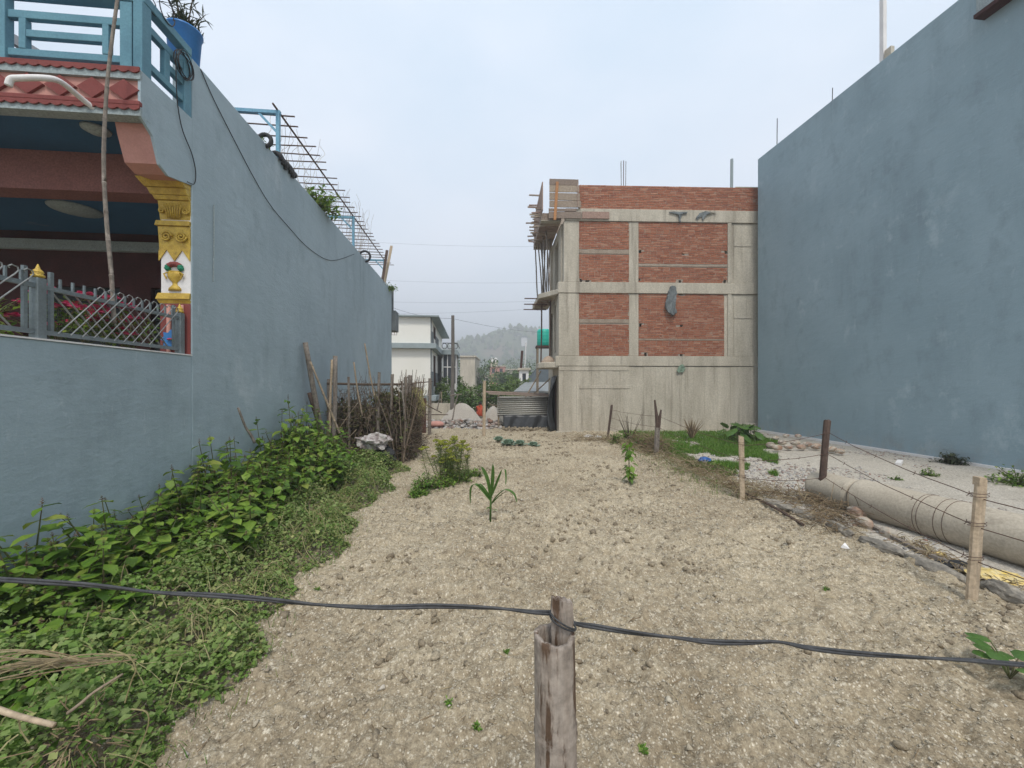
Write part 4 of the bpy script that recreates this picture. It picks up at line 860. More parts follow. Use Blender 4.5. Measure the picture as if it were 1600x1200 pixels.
# grey roofed house near the brick building
gp0, gp1 = P(812, 614, 27), P(872, 614, 27)
gh = thing('grey_roofed_house', 'low grey-green house with a large dark sloping roof beside the brick building', 'house', ((gp0.x + gp1.x) / 2, 29, 0))
split_panel(MB(), lambda u, v, d: (u, d, v), gp0.x + .3, gp1.x + 3, -.2, P(0, 612, 27).z, 27.0, 27.25, [(P(854, 0, 27).x, P(863, 0, 27).x, .1, P(0, 617, 27).z)]).build('front_wall', M_slate, gh)
w_ = MB().box((P(854, 0, 27).x, 27.1, .1), (P(863, 0, 27).x, 27.13, P(0, 617, 27).z)).build('window', M_glass, gh)
for xx_ in (853, 863): MB().box((P(xx_, 0, 27).x, 26.95, .0), (P(xx_, 0, 27).x + .09, 26.998, P(0, 616, 27).z)).build('window_frame', M_white, w_)
zr0, zr1 = P(0, 599, 26.5).z, P(0, 570, 29.5).z
MB().add([(gp0.x - .4, 26.3, P(0, 611, 26.5).z), (gp1.x + 3, 26.3, P(0, 611, 26.5).z), (gp1.x + 3, 27.5, zr0 + .1), (gp0.x + .4, 27.5, zr0 + .1), (gp0.x - .4, 26.3, P(0, 611, 26.5).z - .12), (gp1.x + 3, 26.3, P(0, 611, 26.5).z - .12)], [(0, 1, 2, 3), (4, 5, 1, 0)]).build('lean_to_roof', M_silver, gh)
MB().add([(gp0.x + .5, 27.5, zr0), (gp1.x + 3, 27.5, zr0), (gp1.x + 3, 30.5, zr1 + .3), (gp0.x + 1.7, 30.5, zr1 + .3), (gp1.x + 3, 33.5, zr0), (gp0.x + .5, 33.5, zr0)], [(0, 1, 2, 3), (3, 2, 4, 5), (0, 3, 5)]).build('main_roof', M_greyroof, gh)
for (pa, pb, wdt, lab) in ((820, 535, .09, 'white pipe chimney rising above the dark grey roof'), (814, 548, .18, 'short dark post standing left of the white pipe on the roof')):
    a_, b_ = P(pa, 575, 29), P(pa + 2, pb, 29); one('roof_pipe', MB().tube([a_, b_], wdt / 2, 8), M_white if pa == 820 else M_brown, lab, 'pipe')
t = thing('teal_water_tank', 'bright teal square-sided water tank on a pole stand', 'water tank', (P(850, 541, 24).x, 24, 0))
tp = P(850, 541, 24); MB().lathe([(.38, 0), (.42, .05), (.42, .92), (.36, 1.0)], (tp.x, 24, tp.z), 14).build('tank', M_teal, t, smooth=True)
for dz in (.2, .4, .6, .8): MB().lathe([(.425, 0), (.435, .02), (.425, .04)], (tp.x, 24, tp.z + dz), 14, cap=False).build('tank_rib', M_teal, t)
MB().box((tp.x - .5, 23.5, tp.z - .1), (tp.x + .5, 24.5, tp.z - .002)).build('platform', M_brown, t)
for dx in (-.4, .4):
    for dy in (-.4, .4): MB().tube([(tp.x + dx, 24 + dy, -.14), (tp.x + dx, 24 + dy, tp.z - .1)], .05, 6).build('leg', M_bamboo, t)

# trees: trunk, limbs, leafy crown of many small faces
def tree(name, label, base, h, rx_, rz_, n=900, m=M_fol, ls=.22, seed=1, cat='tree', group=None, trunk=True, t0=0.0, t1=1.0):
    rg = np.random.default_rng(seed); base = Vector(base); t = thing(name, label, cat, base, group)
    tb = MB(); cz = base.z + h - rz_
    tb.tube([base, base + Vector((.05 * h * .3, 0, h * .4)), base + Vector((0, 0, h * .75))], [.05 * h * .5, .035 * h * .5, .012 * h], 7)
    lobes = []
    for i in range(7):
        an = rg.uniform(0, 6.28); r = rg.uniform(.25, .75); lc = np.array((base.x + rx_ * r * math.cos(an), base.y + rx_ * r * math.sin(an) * .8, cz + rz_ * rg.uniform(-.6, .75))); lobes.append((lc, rg.uniform(.35, .62)))
        tb.tube([base + Vector((0, 0, h * rg.uniform(.25, .5))), Vector(lc.tolist())], [.018 * h, .006 * h], 5)
    lobes.append((np.array((base.x, base.y, cz)), .7))
    tb.build('trunk', M_bark, t)
    P_, T_ = [], []
    for lc, s_ in lobes:
        k = int(n / len(lobes)); d = rg.normal(0, 1, (k, 3)); d /= np.linalg.norm(d, axis=1)[:, None]; rad = rg.uniform(.35, 1.08, k) ** .6
        P_.append(lc + d * rad[:, None] * np.array((rx_ * s_, rx_ * s_, rz_ * s_))); T_.append(np.clip(rg.uniform(t0, t1) * .5 + rg.uniform(t0, t1, k) * .5, 0, 1))
    P_ = np.concatenate(P_); T_ = np.concatenate(T_); k = len(P_); P_[:, 2] = np.maximum(P_[:, 2], base.z + .05)
    V, Fc = scatter(SML_V, SML_F, P_, rots(rg.uniform(0, 6.28, k), rg.uniform(-1, .6, k), rg.uniform(-.8, .8, k)), rg.uniform(.6, 1.4, k) * ls)
    npmesh('crown', V, Fc, m, t, np.repeat(T_, 5)); return t
bushes = [(640, 655, 30, 2.2, 1.0, 'bushy green shrub behind the brushwood pen, left of the pole'), (690, 650, 27, 2.3, 1.2, 'green shrub between the utility pole and the cream house'),
          (735, 652, 24, 2.3, 1.5, 'dense dark green bush just behind the sand heap'), (760, 650, 27, 2.1, 1.3, 'dark green bush behind the thin pale post'), (720, 645, 31, 2.6, 1.2, 'taller green tree under the plain grey building'),
          (786, 648, 29, 2.2, 1.3, 'yellow-green bush above the corrugated shed, left one'), (812, 648, 31, 2.4, 1.3, 'yellow-green bush above the corrugated shed, middle one'), (833, 648, 28, 2.2, 1.0, 'yellow-green bush above the corrugated shed, nearest the grey-roofed house')]
for i, (px, py, Y, h, r, lab) in enumerate(bushes):
    p = P(px, py, Y); tree('garden_bush', lab, (p.x, Y, -.14), h, r, h * .46, 1500, ls=.16, seed=20 + i, t0=.0 if i in (2, 3) else .3, t1=.7 if i in (2, 3) else 1.0, cat='bush')
for i, (px, Y, h, r) in enumerate(((748, 66, 6.0, 3.2), (790, 72, 4.6, 3.4), (805, 60, 4.2, 2.6), (733, 100, 7.4, 4), (760, 110, 7.0, 4.5), (800, 120, 9, 5), (700, 90, 5.8, 4), (828, 70, 6, 3), (775, 140, 9, 6), (815, 150, 12, 6))):
    p = P(px, 602, Y); tree('distant_tree', 'hazy green tree among the far buildings below the hill', (p.x, Y, -.14), h, r, h * .42, 900, ls=.45, seed=60 + i, group='distant trees below the hill', t0=.0, t1=.8)

# utility pole, garden posts and overhead wires
M_polec = mat('pole_concrete', (.2, .18, .16), (.15, .135, .12), scale=3, rough=.9, bump=.3)
b = MB(); pb_ = G(706, 662, -.1); pt = P(707.5, 493, pb_.y)
one('utility_pole', b.tube([pb_, pb_.lerp(pt, .5) + Vector((.03, 0, 0)), pt], [.105, .09, .075], 10), M_polec, 'tall grey concrete utility pole in front of the cream house', 'pole')
for px, py, pt_, r, lab, m in ((756, 683, 595, .055, 'thin pale timber post standing in front of the sand heap', M_wood), (671, 680, 591, .06, 'dark upright post beside the brushwood pen, topped by a bar', M_bamgrey), (592 + 97, 650, 612, .03, 'thin yellowish stake near the low garden wall', M_bamboo)):
    a_ = G(px, py); q = P(px + 1, pt_, a_.y); one('wooden_post', MB().tube([a_ - Vector((0, 0, .08)), q], r, 7), m, lab, 'post')
def wire(name, pts, r, m, label, cat='wire', sag=0.0, n=12, group=None):
    q = []
    for a_, b_ in zip(pts, pts[1:]):
        for i in range(n): t = i / n; p = Vector(a_).lerp(Vector(b_), t); p.z -= sag * 4 * t * (1 - t); q.append(p)
    q.append(Vector(pts[-1])); return one(name, MB().tube(q, r, 5), m, label, cat, group)
for i, (ya_, yb3) in enumerate(((377, 384), (436, 440), (470, 468), (490, 478))):
    wire('overhead_wire', [P(560, ya_, 40), P(900, yb3, 40)], .006, M_dark, ('highest', 'second highest', 'third highest', 'lowest')[i] + ' of the thin overhead wires crossing the pale sky', sag=.25)
for i, (q, y2, lab) in enumerate(((P(860, 520, 30), 30, 'thin wire running from the pole top to the right'), (P(612, 480, 21), 21, 'thin wire running from the pole top to the left'))):
    wire('service_wire', [pt - Vector((0, 0, .15)), q], .006, M_dark, lab, sag=.15)

# corrugated shed with tarpaulin
sy = 16.2; sx0, sx1 = P(777, 0, sy).x, P(858, 0, sy).x; sz0, sz1, sz2 = P(0, 670, sy).z, P(0, 650, sy).z, P(0, 621, sy).z
shed = thing('tin_shed', 'low shed of corrugated tin with black tarpaulin along its foot', 'shed', ((sx0 + sx1) / 2, sy + .6, -.1))
b = MB(); n_ = 80; vs = []; fs = []
for i in range(n_ + 1):
    z = sz1 + (sz2 - sz1) * i / n_; d = .065 * math.sin(i / n_ * 2 * math.pi * 9); vs += [(sx0, sy + d, z), (sx1, sy + d, z + .03)]
for i in range(n_): a = i * 2; fs.append((a, a + 1, a + 3, a + 2))
b.add(vs, fs); o = b.build('tin_sheet', M_tin, shed, smooth=True); o.modifiers.new('s', 'SOLIDIFY').thickness = .006
b = MB(); vs = []; fs = []; nx = 40
for i in range(nx + 1):
    for k_ in range(7):
        t = k_ / 6; x = sx0 + .25 + (sx1 - sx0 - .2) * i / nx; vs.append((x, sy - .1 - .12 * t - .02 * math.sin(i * .9 + t * 6) * (.3 + t) - .05 * math.sin(i * .31 + t * 2), sz1 + .06 - (sz1 + .12) * t))
for i in range(nx):
    for k_ in range(6): a = i * 7 + k_; fs.append((a, a + 7, a + 8, a + 1))
b.add(vs, fs); b.build('tarpaulin', M_tarp, shed, smooth=True).modifiers.new('s', 'SOLIDIFY').thickness = .008
b = MB().box((sx1 - .02, sy + .05, -.1), (sx1 + .03, sy + 1.5, sz2)); b.build('side_sheet', M_tarp, shed)
for i, (dy, dz) in enumerate(((0, .06), (.4, .1), (.8, .12), (1.2, .14))):
    MB().beam((sx0 - .35 - .1 * i, sy - .15 + dy, sz2 + dz + .1), (sx1 + .3 - i * .12, sy - .1 + dy, sz2 + dz - .02), .16, .04, jit=.015).build('roof_board', M_plank, shed)
for xx_ in (sx0 + .05, sx1 - .05): MB().tube([(xx_, sy + .06, -.14), (xx_, sy + .06, sz2 + .1)], .04, 6).build('corner_post', M_bamboo, shed)
MB().box((sx0, sy + 1.5, -.1), (sx1, sy + 1.54, sz2)).build('rear_sheet', M_tin, shed)
for i, (p, q, lab) in enumerate(((P(810, 640, 17), P(845, 580, 17.5), 'slanting pale bamboo rod behind the tin shed, left one'), (P(820, 628, 16.8), P(860, 591, 17.2), 'slanting pale bamboo rod leaning from the tin shed to the brick building'), (P(765, 632, 16.3), P(790, 636, 16.4), 'short pale board end jutting left of the tin shed'))):
    one('bamboo_rod', MB().tube([p, q], .03, 6), M_bamboo, lab, 'rod')

# sand heap, rubble, red brick stack and low garden wall
def heap(name, c, rx_, ry_, h, m, label, cat, seed):
    rg = np.random.default_rng(seed); vs = []; fs = []; n1, n2 = 12, 26
    for i in range(n1 + 1):
        r = i / n1
        for k_ in range(n2):
            an = 2 * math.pi * k_ / n2; x = c[0] + rx_ * r * math.cos(an) * (1 + .12 * math.sin(3 * an + seed)); y = c[1] + ry_ * r * math.sin(an)
            z = c[2] + h * (math.cos(r * math.pi / 2) ** 1.2) * (1 + .2 * math.sin(2 * an + seed) * r) + rg.normal(0, .015); vs.append((x, y, z if i < n1 else c[2] - .05))
    for i in range(n1):
        for k_ in range(n2): k2 = (k_ + 1) % n2; fs.append((i * n2 + k_, i * n2 + k2, (i + 1) * n2 + k2, (i + 1) * n2 + k_))
    return one(name, MB().add(vs, fs), m, label, cat, smooth=True)
p = P(728, 658, 19.0); heap('sand_heap', (p.x - .25, 19.2, -.08), 1.1, .9, .95, M_sand, 'grey-tan heap of sand behind the rubble', 'sand heap', 3)
p = P(770, 655, 20.0); heap('sand_heap', (p.x, 20.5, -.08), .6, .6, .75, M_sand, 'small pinkish heap of earth between the post and the tin shed', 'earth heap', 5)
xs_ = rng.uniform(P(650, 0, 16.6).x, P(785, 0, 16.6).x, 1900); ys_ = 16.6 + rng.normal(0, .45, 1900)
zf = lambda x, y: -.12 + .42 * np.exp(-((y - 16.7) / .6) ** 2) * np.clip(1 - rng.uniform(0, 1, len(x)) ** .7, 0, 1)
tag(pebbles('rubble_bank', xs_, ys_, rng.uniform(.03, .13, 1900), zf, M_rubble), 'low bank of whitish broken rubble at the end of the field', 'rubble')
xs_ = rng.uniform(P(785, 0, 15.6).x, P(895, 0, 15.3).x, 420); ys_ = 15.5 + rng.normal(0, .15, 420)
zf2 = lambda x, y: -.1 + rng.uniform(0, .16, len(x))
tag(pebbles('earth_bank', xs_, ys_, rng.uniform(.03, .1, 420), zf2, M_clod), 'low crumbly earth bank in front of the tin shed', 'earth bank')
gw = P(672, 640, 22); one('garden_wall', MB().box((gw.x - 1.2, 22, -.14), (gw.x + 1.4, 22.2, .75)), M_conc, 'low grey garden wall before the cream house', 'wall')
# red tin door leaning at the pen end
p = P(655, 660, 14.5); b = MB(); 
for i in range(9): b.box((p.x - .25 + i * .055, 14.5 - .01 * (i % 2), -.05), (p.x - .25 + i * .055 + .052, 14.54, 1.28))
one('rusty_tin_sheet', b, mat('rusty_tin', (.15, .06, .045), (.1, .045, .035), scale=4, rough=.8, bump=.3), 'upright red-brown rusty tin sheet behind the brushwood pen', 'tin sheet')
one('pink_sack', MB().lathe([(.1, 0), (.34, .05), (.36, .13), (.2, .22), (.03, .24)], P(682, 663, 16.3) - Vector((0, 0, .1)), 12, sy=.7), M_pink, 'faded pink sack lying left of the rubble bank', 'sack', smooth=True)

# person squatting in the distance, back turned: one continuous skinned body
def person(loc):
    t = thing('person', 'person in orange-red clothing squatting beside the pale post, back turned', 'person', loc)
    J = {'pel': (0, 0, .24), 'sp': (0, .04, .42), 'ch': (0, .1, .58), 'nk': (0, .14, .7), 'hd': (0, .17, .8), 'ht': (0, .18, .88),
         'kl': (-.17, .3, .42), 'kr': (.17, .3, .42), 'hl': (-.1, .0, .2), 'hr': (.1, 0, .2), 'al': (-.15, .06, .05), 'ar': (.15, .06, .05), 'tl': (-.16, .24, .03), 'tr': (.16, .24, .03),
         'sl': (-.18, .1, .62), 'sr': (.18, .1, .62), 'el': (-.23, .25, .42), 'er': (.23, .25, .42), 'wl': (-.12, .45, .4), 'wr': (.12, .45, .4)}
    R_ = {'pel': .13, 'sp': .115, 'ch': .125, 'nk': .06, 'hd': .09, 'ht': .07, 'kl': .075, 'kr': .075, 'hl': .11, 'hr': .11, 'al': .05, 'ar': .05, 'tl': .04, 'tr': .04, 'sl': .07, 'sr': .07, 'el': .05, 'er': .05, 'wl': .035, 'wr': .035}
    E = [('pel', 'sp'), ('sp', 'ch'), ('ch', 'nk'), ('nk', 'hd'), ('hd', 'ht'), ('pel', 'hl'), ('pel', 'hr'), ('hl', 'kl'), ('hr', 'kr'), ('kl', 'al'), ('kr', 'ar'), ('al', 'tl'), ('ar', 'tr'), ('ch', 'sl'), ('ch', 'sr'), ('sl', 'el'), ('sr', 'er'), ('el', 'wl'), ('er', 'wr')]
    k = list(J); me = bpy.data.meshes.new('body'); me.from_pydata([J[i] for i in k], [(k.index(a), k.index(b)) for a, b in E], [])
    o = bpy.data.objects.new('body', me); link(o, t, Vector(loc)); sk = o.modifiers.new('skin', 'SKIN')
    for i, n in enumerate(k): me.skin_vertices[0].data[i].radius = (R_[n], R_[n])
    me.skin_vertices[0].data[k.index('pel')].use_root = True
    ss = o.modifiers.new('sub', 'SUBSURF'); ss.levels = ss.render_levels = 2; me.materials.append(M_orangecloth); sk.use_smooth_shade = True
    L = Vector(loc)
    MB().lathe([(.03, -.1), (.085, -.07), (.105, 0), (.09, .07), (.03, .105)], L + Vector((0, .16, .84)), 12).build('hair', M_hair, t, smooth=True)
    return t
pp_ = G(750, 653, -.13); person(pp_)

# haze
hz = MB().box((-900, -60, -1.3), (900, 900, 90)); M_hz = bpy.data.materials.new('haze'); M_hz.use_nodes = True; nt = M_hz.node_tree; nt.nodes.clear()
ov = nt.nodes.new('ShaderNodeOutputMaterial'); pv = nt.nodes.new('ShaderNodeVolumePrincipled'); pv.inputs['Color'].default_value = (.97, .98, 1, 1); pv.inputs['Density'].default_value = .0031; pv.inputs['Anisotropy'].default_value = .1
nt.links.new(pv.outputs[0], ov.inputs['Volume']); ho = hz.build('haze', M_hz); ho['kind'] = 'stuff'; ho['label'] = 'thin pale haze in the air'

# ------------------------------------------------------------------ things on and around the blue house
def sz_(x, y): return float(soil_h(np.array([x]), np.array([y]))[0])
# blue tub with an oleander-like plant
tx_, ty_ = LX - .16, WL(309, 95)[0]
tb = thing('plant_tub', 'bright blue plastic tub with a dark spiky plant on the corner of the roof', 'plant pot', lot(tx_, ty_, ZT))
MB(LOT).lathe([(.145, 0), (.155, .01), (.18, .37), (.195, .38), (.195, .4), (.17, .4), (.16, .36), (.02, .35)], (tx_, ty_, ZT + .002), 24).build('tub', M_tub, tb, smooth=True)
M_dkleaf = mat('oleander_leaf', (.045, .06, .03), (.08, .085, .045), tint=[(.03, .045, .02), (.06, .08, .035), (.1, .11, .06)], scale=9, rough=.6, bump=0, trans=.15)
b = MB(LOT); lf = MB(LOT)
for i in range(16):
    an = i * 2.4; r = rnd.uniform(.05, .34); h_ = rnd.uniform(.12, .6); top = Vector((tx_ + r * math.cos(an), ty_ + r * math.sin(an), ZT + .35 + h_)); bot = Vector((tx_ + .04 * math.cos(an), ty_ + .04 * math.sin(an), ZT + .34))
    b.tube([bot, bot.lerp(top, .5) + Vector((0, 0, .05)), top], [.008, .006, .003], 5)
    for k in range(18):
        t = rnd.uniform(.35, 1); p = bot.lerp(top, t); d = Vector((rnd.uniform(-1, 1), rnd.uniform(-1, 1), rnd.uniform(-.3, .9))).normalized() * rnd.uniform(.09, .15)
        lf.ribbon([p, p + d * .5 + Vector((0, 0, .01)), p + d], [.006, .018, .002], d.cross(Vector((0, 0, 1))) + Vector((.001, 0, 0)), .2, rnd.random())
b.build('stems', M_bark, tb); lf.build('leaves', M_dkleaf, tb, flip=False)
# cables round the railing corner
def coil(name, c, r, label, n=3, tilt=.4, th=.006, M=LOT):
    pts = []
    for i in range(n * 20 + 1):
        an = i / 20 * 2 * math.pi; rr = r * (1 + .12 * math.sin(an * .37 + i * .05)); pts.append((c[0] + .03 * math.sin(i * .13), c[1] + rr * math.cos(an) * .9, c[2] + rr * math.sin(an) + .01 * math.sin(i * .4)))
    return one(name, MB(M).tube(pts, th, 5), M_dark, label, 'cable')
yc, zc_ = WL(284, 105); coil('cable_coil', (LX + .03, yc, zc_ + .02), .14, 'black coil of cable hanging on the railing below the blue tub', 5)
yc, zc_ = WL(262, 18); coil('cable_loop', (LX - .02, yc, zc_), .13, 'thin looped cable standing up above the side railing', 1, th=.006)
yc, zc_ = WL(243, 16); coil('cable_loop', (LX - .04, yc, zc_ + .02), .07, 'small loop of thin cable near the railing corner', 1, th=.005)
def wallwire(name, pts, off, r, label, m=M_dark):
    q = []
    for px, py in pts: y, z = WL(px, py); q.append((LX + off, y, z))
    return one(name, MB(LOT).tube(smoothp(q), r, 5), m, label, 'cable')
def smoothp(pts, n=5):
    pts = [Vector(p) for p in pts]; out = []
    for i in range(len(pts) - 1):
        p0, p1, p2, p3 = pts[max(i - 1, 0)], pts[i], pts[i + 1], pts[min(i + 2, len(pts) - 1)]
        for k in range(n):
            t = k / n; out.append(.5 * ((2 * p1) + (p2 - p0) * t + (2 * p0 - 5 * p1 + 4 * p2 - p3) * t * t + (3 * p1 - p0 - 3 * p2 + p3) * t ** 3))
    out.append(pts[-1]); return out
wallwire('wall_cable', [(312, 108), (330, 150), (358, 206), (393, 273), (419, 317), (445, 349), (483, 389), (518, 407), (553, 397)], .012, .006, 'thin dark cable sagging along the upper part of the long side wall')
wallwire('drop_cable', [(272, 95), (273, 140), (276, 172), (283, 205), (297, 240), (303, 268), (301, 287), (290, 284)], .02, .006, 'dark cable hanging from the railing to the top of the gold capital')
wallwire('wall_conduit', [(333, 320), (333, 380), (332, 440)], .01, .008, 'short pale vertical conduit on the long side wall', M_grey)
# white drain pipe
px_ = lambda px, py, d: (LF(px, py, YF - d)[0], YF - d, LF(px, py, YF - d)[1])
one('drain_pipe', MB(LOT).tube(smoothp([px_(150, 172, -.02), px_(125, 152, .1), px_(95, 128, .3), px_(70, 122, .42), px_(30, 122, .5), px_(17, 124, .52), px_(13, 134, .52)]), .026, 10), M_white, 'white plastic drain pipe bent out from the pink fascia', 'pipe', smooth=True)
# bamboo pole in front of the balcony
def bamboo(pts, r0, r1, M=None, node=.32, n=9):
    pts = smoothp(pts, 8); L_ = 0; q = []; rr = []; tot = sum((b_ - a_).length for a_, b_ in zip(pts, pts[1:])); nxt = node * .6; prev = pts[0]
    for p in pts:
        seg = (p - prev).length; s0 = L_
        while seg > 0 and nxt < s0 + seg:
            for d, k in ((-.012, 1.0), (-.004, 1.14), (.004, 1.14), (.012, 1.0)):
                t = (nxt + d - s0) / seg; q.append(prev.lerp(p, t)); rr.append((r0 + (r1 - r0) * nxt / tot) * k)
            nxt += node * rnd.uniform(.85, 1.15)
        L_ += seg; q.append(p); rr.append(r0 + (r1 - r0) * L_ / tot); prev = p
    return MB(M).tube(q, rr, n)
yb_ = YF - .22
bp = [(LF(px, py, yb_)[0], yb_, LF(px, py, yb_)[1]) for px, py in ((178, 505), (174, 430), (166, 340), (162, 250), (166, 150), (174, 70), (186, -20))]
one('bamboo_pole', bamboo(bp, .019, .014, LOT), M_bamgrey, 'tall thin bamboo pole standing before the balcony and pink fascia', 'pole', smooth=True)
# potted leaves and roses on the veranda edge
def rose(name, label, x, y, z, n, flow, m, seed, r=.28, group=None):
    rg = random.Random(seed); t = thing(name, label, 'plant', lot(x, y, z), group); st = MB(LOT); lf_ = MB(LOT); fl = []
    for i in range(n):
        an = rg.uniform(0, 6.28); rr = r * rg.uniform(.2, 1); top = Vector((x + rr * math.cos(an), y + rr * math.sin(an) * 1.4, z + rg.uniform(.1, .5))); bot = Vector((x, y, z)); st.tube([bot, bot.lerp(top, .6) + Vector((0, 0, .05)), top], .004, 4)
        for k in range(12):
            p = bot.lerp(top, rg.uniform(.4, 1)) + Vector((rg.uniform(-.05, .05), rg.uniform(-.05, .05), rg.uniform(-.03, .03))); d = Vector((rg.uniform(-1, 1), rg.uniform(-1, 1), rg.uniform(-.5, .5))).normalized() * .06
            lf_.ribbon([p, p + d * .5, p + d], [.006, .035, .003], d.cross(Vector((.1, 0, 1))), .15, rg.random() * .6)
        if i < flow: fl.append(top)
    st.build('stems', M_stem, t); lf_.build('leaves', M_leaf, t, flip=False)
    for p in fl:
        f_ = MB(LOT)
        for k in range(11):
            an = k * 2.4; rr = .006 + .003 * k; q = p + Vector((rr * math.cos(an), rr * math.sin(an), .012)); d = Vector((math.cos(an), math.sin(an), .8 - .08 * k)).normalized() * .06
            f_.ribbon([q, q + d * .6, q + d * .95 + Vector((0, 0, -.006))], [.03, .06, .036], Vector((-math.sin(an), math.cos(an), 0)), .25)
        f_.build('blossom', m, t, flip=False)
    return t
zfl = 2.26
for i, (px, nm, lab, nf) in enumerate(((125, 'rose_bush', 'pink rose bush behind the fence, right of the first gold finial', 4), (165, 'rose_bush', 'pink rose bush behind the fence, at the foot of the bamboo pole', 3), (200, 'rose_bush', 'pink rose bush behind the fence, with the densest blossoms', 7), (235, 'rose_bush', 'leafy bush behind the fence next to the red column base', 1))):
    rose(nm, lab, LX - .32, wally(px, AL) + .15, zfl - .12, 16, nf * 2, M_pinkfl, 90 + i)
rose('potted_shrub', 'green leafy shrub behind the fence, left of the first gold finial', LX - .4, wally(45, AL), zfl - .15, 26, 3, M_whitefl, 99, .34)
# roof trellis
tz = 6.73; y0t = wally(440, AL)
tr = thing('roof_trellis', 'rusty rod trellis on light-blue frames along the roof edge of the blue house', 'trellis', lot(LX - .5, (y0t + YE) / 2, ZT))
M_lblue = mat('light_blue_steel', (.2, .42, .55), (.16, .35, .48), rough=.5, bump=.05)
for pxf in (441, 556, 603):
    y = wally(pxf, AL)
    MB(LOT).box((LX - .1, y - .03, ZT - .3), (LX - .04, y + .03, tz - .03)).build('post', M_lblue, tr)
    MB(LOT).box((LX - 1.0, y - .03, tz - .029), (LX - .03, y + .03, tz + .03)).build('frame_beam', M_lblue, tr)
    MB(LOT).beam((LX - .07, y, tz - .38), (LX - .4, y, tz - .03), .04, .04).build('brace', M_lblue, tr)
y1t = YE - .3
for dx in (.86, .08): MB(LOT).tube([(LX - dx, y0t - .15, tz + .045), (LX - dx, (y0t + y1t) / 2, tz + .05), (LX - dx, y1t, tz + .045)], .018, 6).build('long_rod', M_rust, tr)
for i in range(30):
    y = y0t + .2 + i * (y1t - y0t - .2) / 29 + rnd.uniform(-.03, .03); a_ = LX - .98 - rnd.uniform(0, .08); b_ = LX + .05 + rnd.uniform(0, .12)
    MB(LOT).tube([(a_, y, tz + .07), (b_, y + rnd.uniform(-.04, .04), tz + .07)], .014, 5).build('cross_rod', M_rust, tr)
# dry climbers and roof plants
for i, (px, h_, lab) in enumerate(((478, .95, 'dry tangled climber on the roof trellis, nearest one'), (520, .7, 'dry tangled climber on the roof trellis, middle one'), (560, 1.3, 'dry tangled climber on the roof trellis, taller one near the second frame'), (580, 1.3, 'dry tangled climber on the roof trellis, at the far end'))):
    y = wally(px, AL); b = MB(LOT)
    for k in range(16):
        p = Vector((LX - .2 + rnd.uniform(-.3, .2), y + rnd.uniform(-.6, .6), ZT)); pts = [p]
        for s_ in range(6): p = p + Vector((rnd.uniform(-.1, .12), rnd.uniform(-.2, .2), h_ / 5 * rnd.uniform(.6, 1.5))); pts.append(p)
        b.tube(smoothp(pts, 3), .0035, 3, rnd.random())
    one('dry_climber', b, M_straw, lab, 'climber')
def leafball(name, label, c, r, n, m, ls, seed, M=LOT, cat='plant', flat=1.0):
    rg = random.Random(seed); t = thing(name, label, cat, (M @ Vector(c)) if M else c); st = MB(M); lf_ = MB(M); c = Vector(c)
    for i in range(max(5, n // 14)):
        d = Vector((rg.gauss(0, 1), rg.gauss(0, 1), abs(rg.gauss(.6, .7)) * flat)).normalized() * r * rg.uniform(.6, 1.1); st.tube([c, c + d * .5 + Vector((0, 0, r * .1)), c + d], [.012 * r * 2, .008 * r * 2, .003], 4)
        for k in range(14):
            p = c + d * rg.uniform(.35, 1.05) + Vector((rg.uniform(-.1, .1), rg.uniform(-.1, .1), rg.uniform(-.1, .1))) * r * 1.6; e = Vector((rg.uniform(-1, 1), rg.uniform(-1, 1), rg.uniform(-.6, .5))).normalized() * ls * rg.uniform(.7, 1.3)
            lf_.ribbon([p, p + e * .5, p + e - Vector((0, 0, ls * .1))], [ls * .1, ls * .45, ls * .05], e.cross(Vector((.1, .05, 1))), .2, rg.random())
    st.build('stem', M_stem, t); lf_.build('leaves', m, t, flip=False); return t
yv, _ = WL(505, 330); leafball('roof_shrub', 'green leafy shrub growing on the roof edge under the trellis', (LX - .12, yv, ZT), .55, 420, M_leaf, .13, 5)
yv, _ = WL(610, 440); leafball('roof_shrub', 'small green plant at the far end of the long side wall', (LX - .05, yv - .2, ZT - .1), .4, 260, M_leaf, .1, 6)
yv, _ = WL(414, 222); leafball('roof_shrub', 'low plant spilling over the roof edge near the first trellis frame', (LX - .08, yv, ZT - .02), .15, 90, M_leaf, .06, 7, flat=.5)
for i, (px, lab) in enumerate(((416, 'round tyre-like ring on the roof edge before the first trellis post'), (571, 'round ring on the roof edge before the last trellis post'))):
    y = wally(px, AL); b = MB(LOT); R0 = .1 if i == 0 else .17; b.tube([(LX - .02 + R0 * math.cos(t), y, ZT + R0 * .6 + R0 * math.sin(t)) for t in np.linspace(0, 2 * math.pi, 21)], .035, 8, cap=False); one('roof_ring', b, M_dark, lab, 'ring', smooth=True)
yk, zk = WL(447, 262)
b = MB(LOT)
for k in range(7): b.tube(smoothp([(LX - .2, yk - .3 + k * .09, ZT + .03), (LX - .05, yk - .3 + k * .09, ZT + .1 + .04 * math.sin(k * 1.7)), (LX + .035, yk - .3 + k * .1, ZT + .03), (LX + .03, yk - .28 + k * .095, ZT - .03 - .03 * (k % 3))], 4), .035, 7)
one('dark_cloth', b, M_black, 'dark cloth bundled over the roof edge at the foot of the first trellis post', 'cloth', smooth=True)
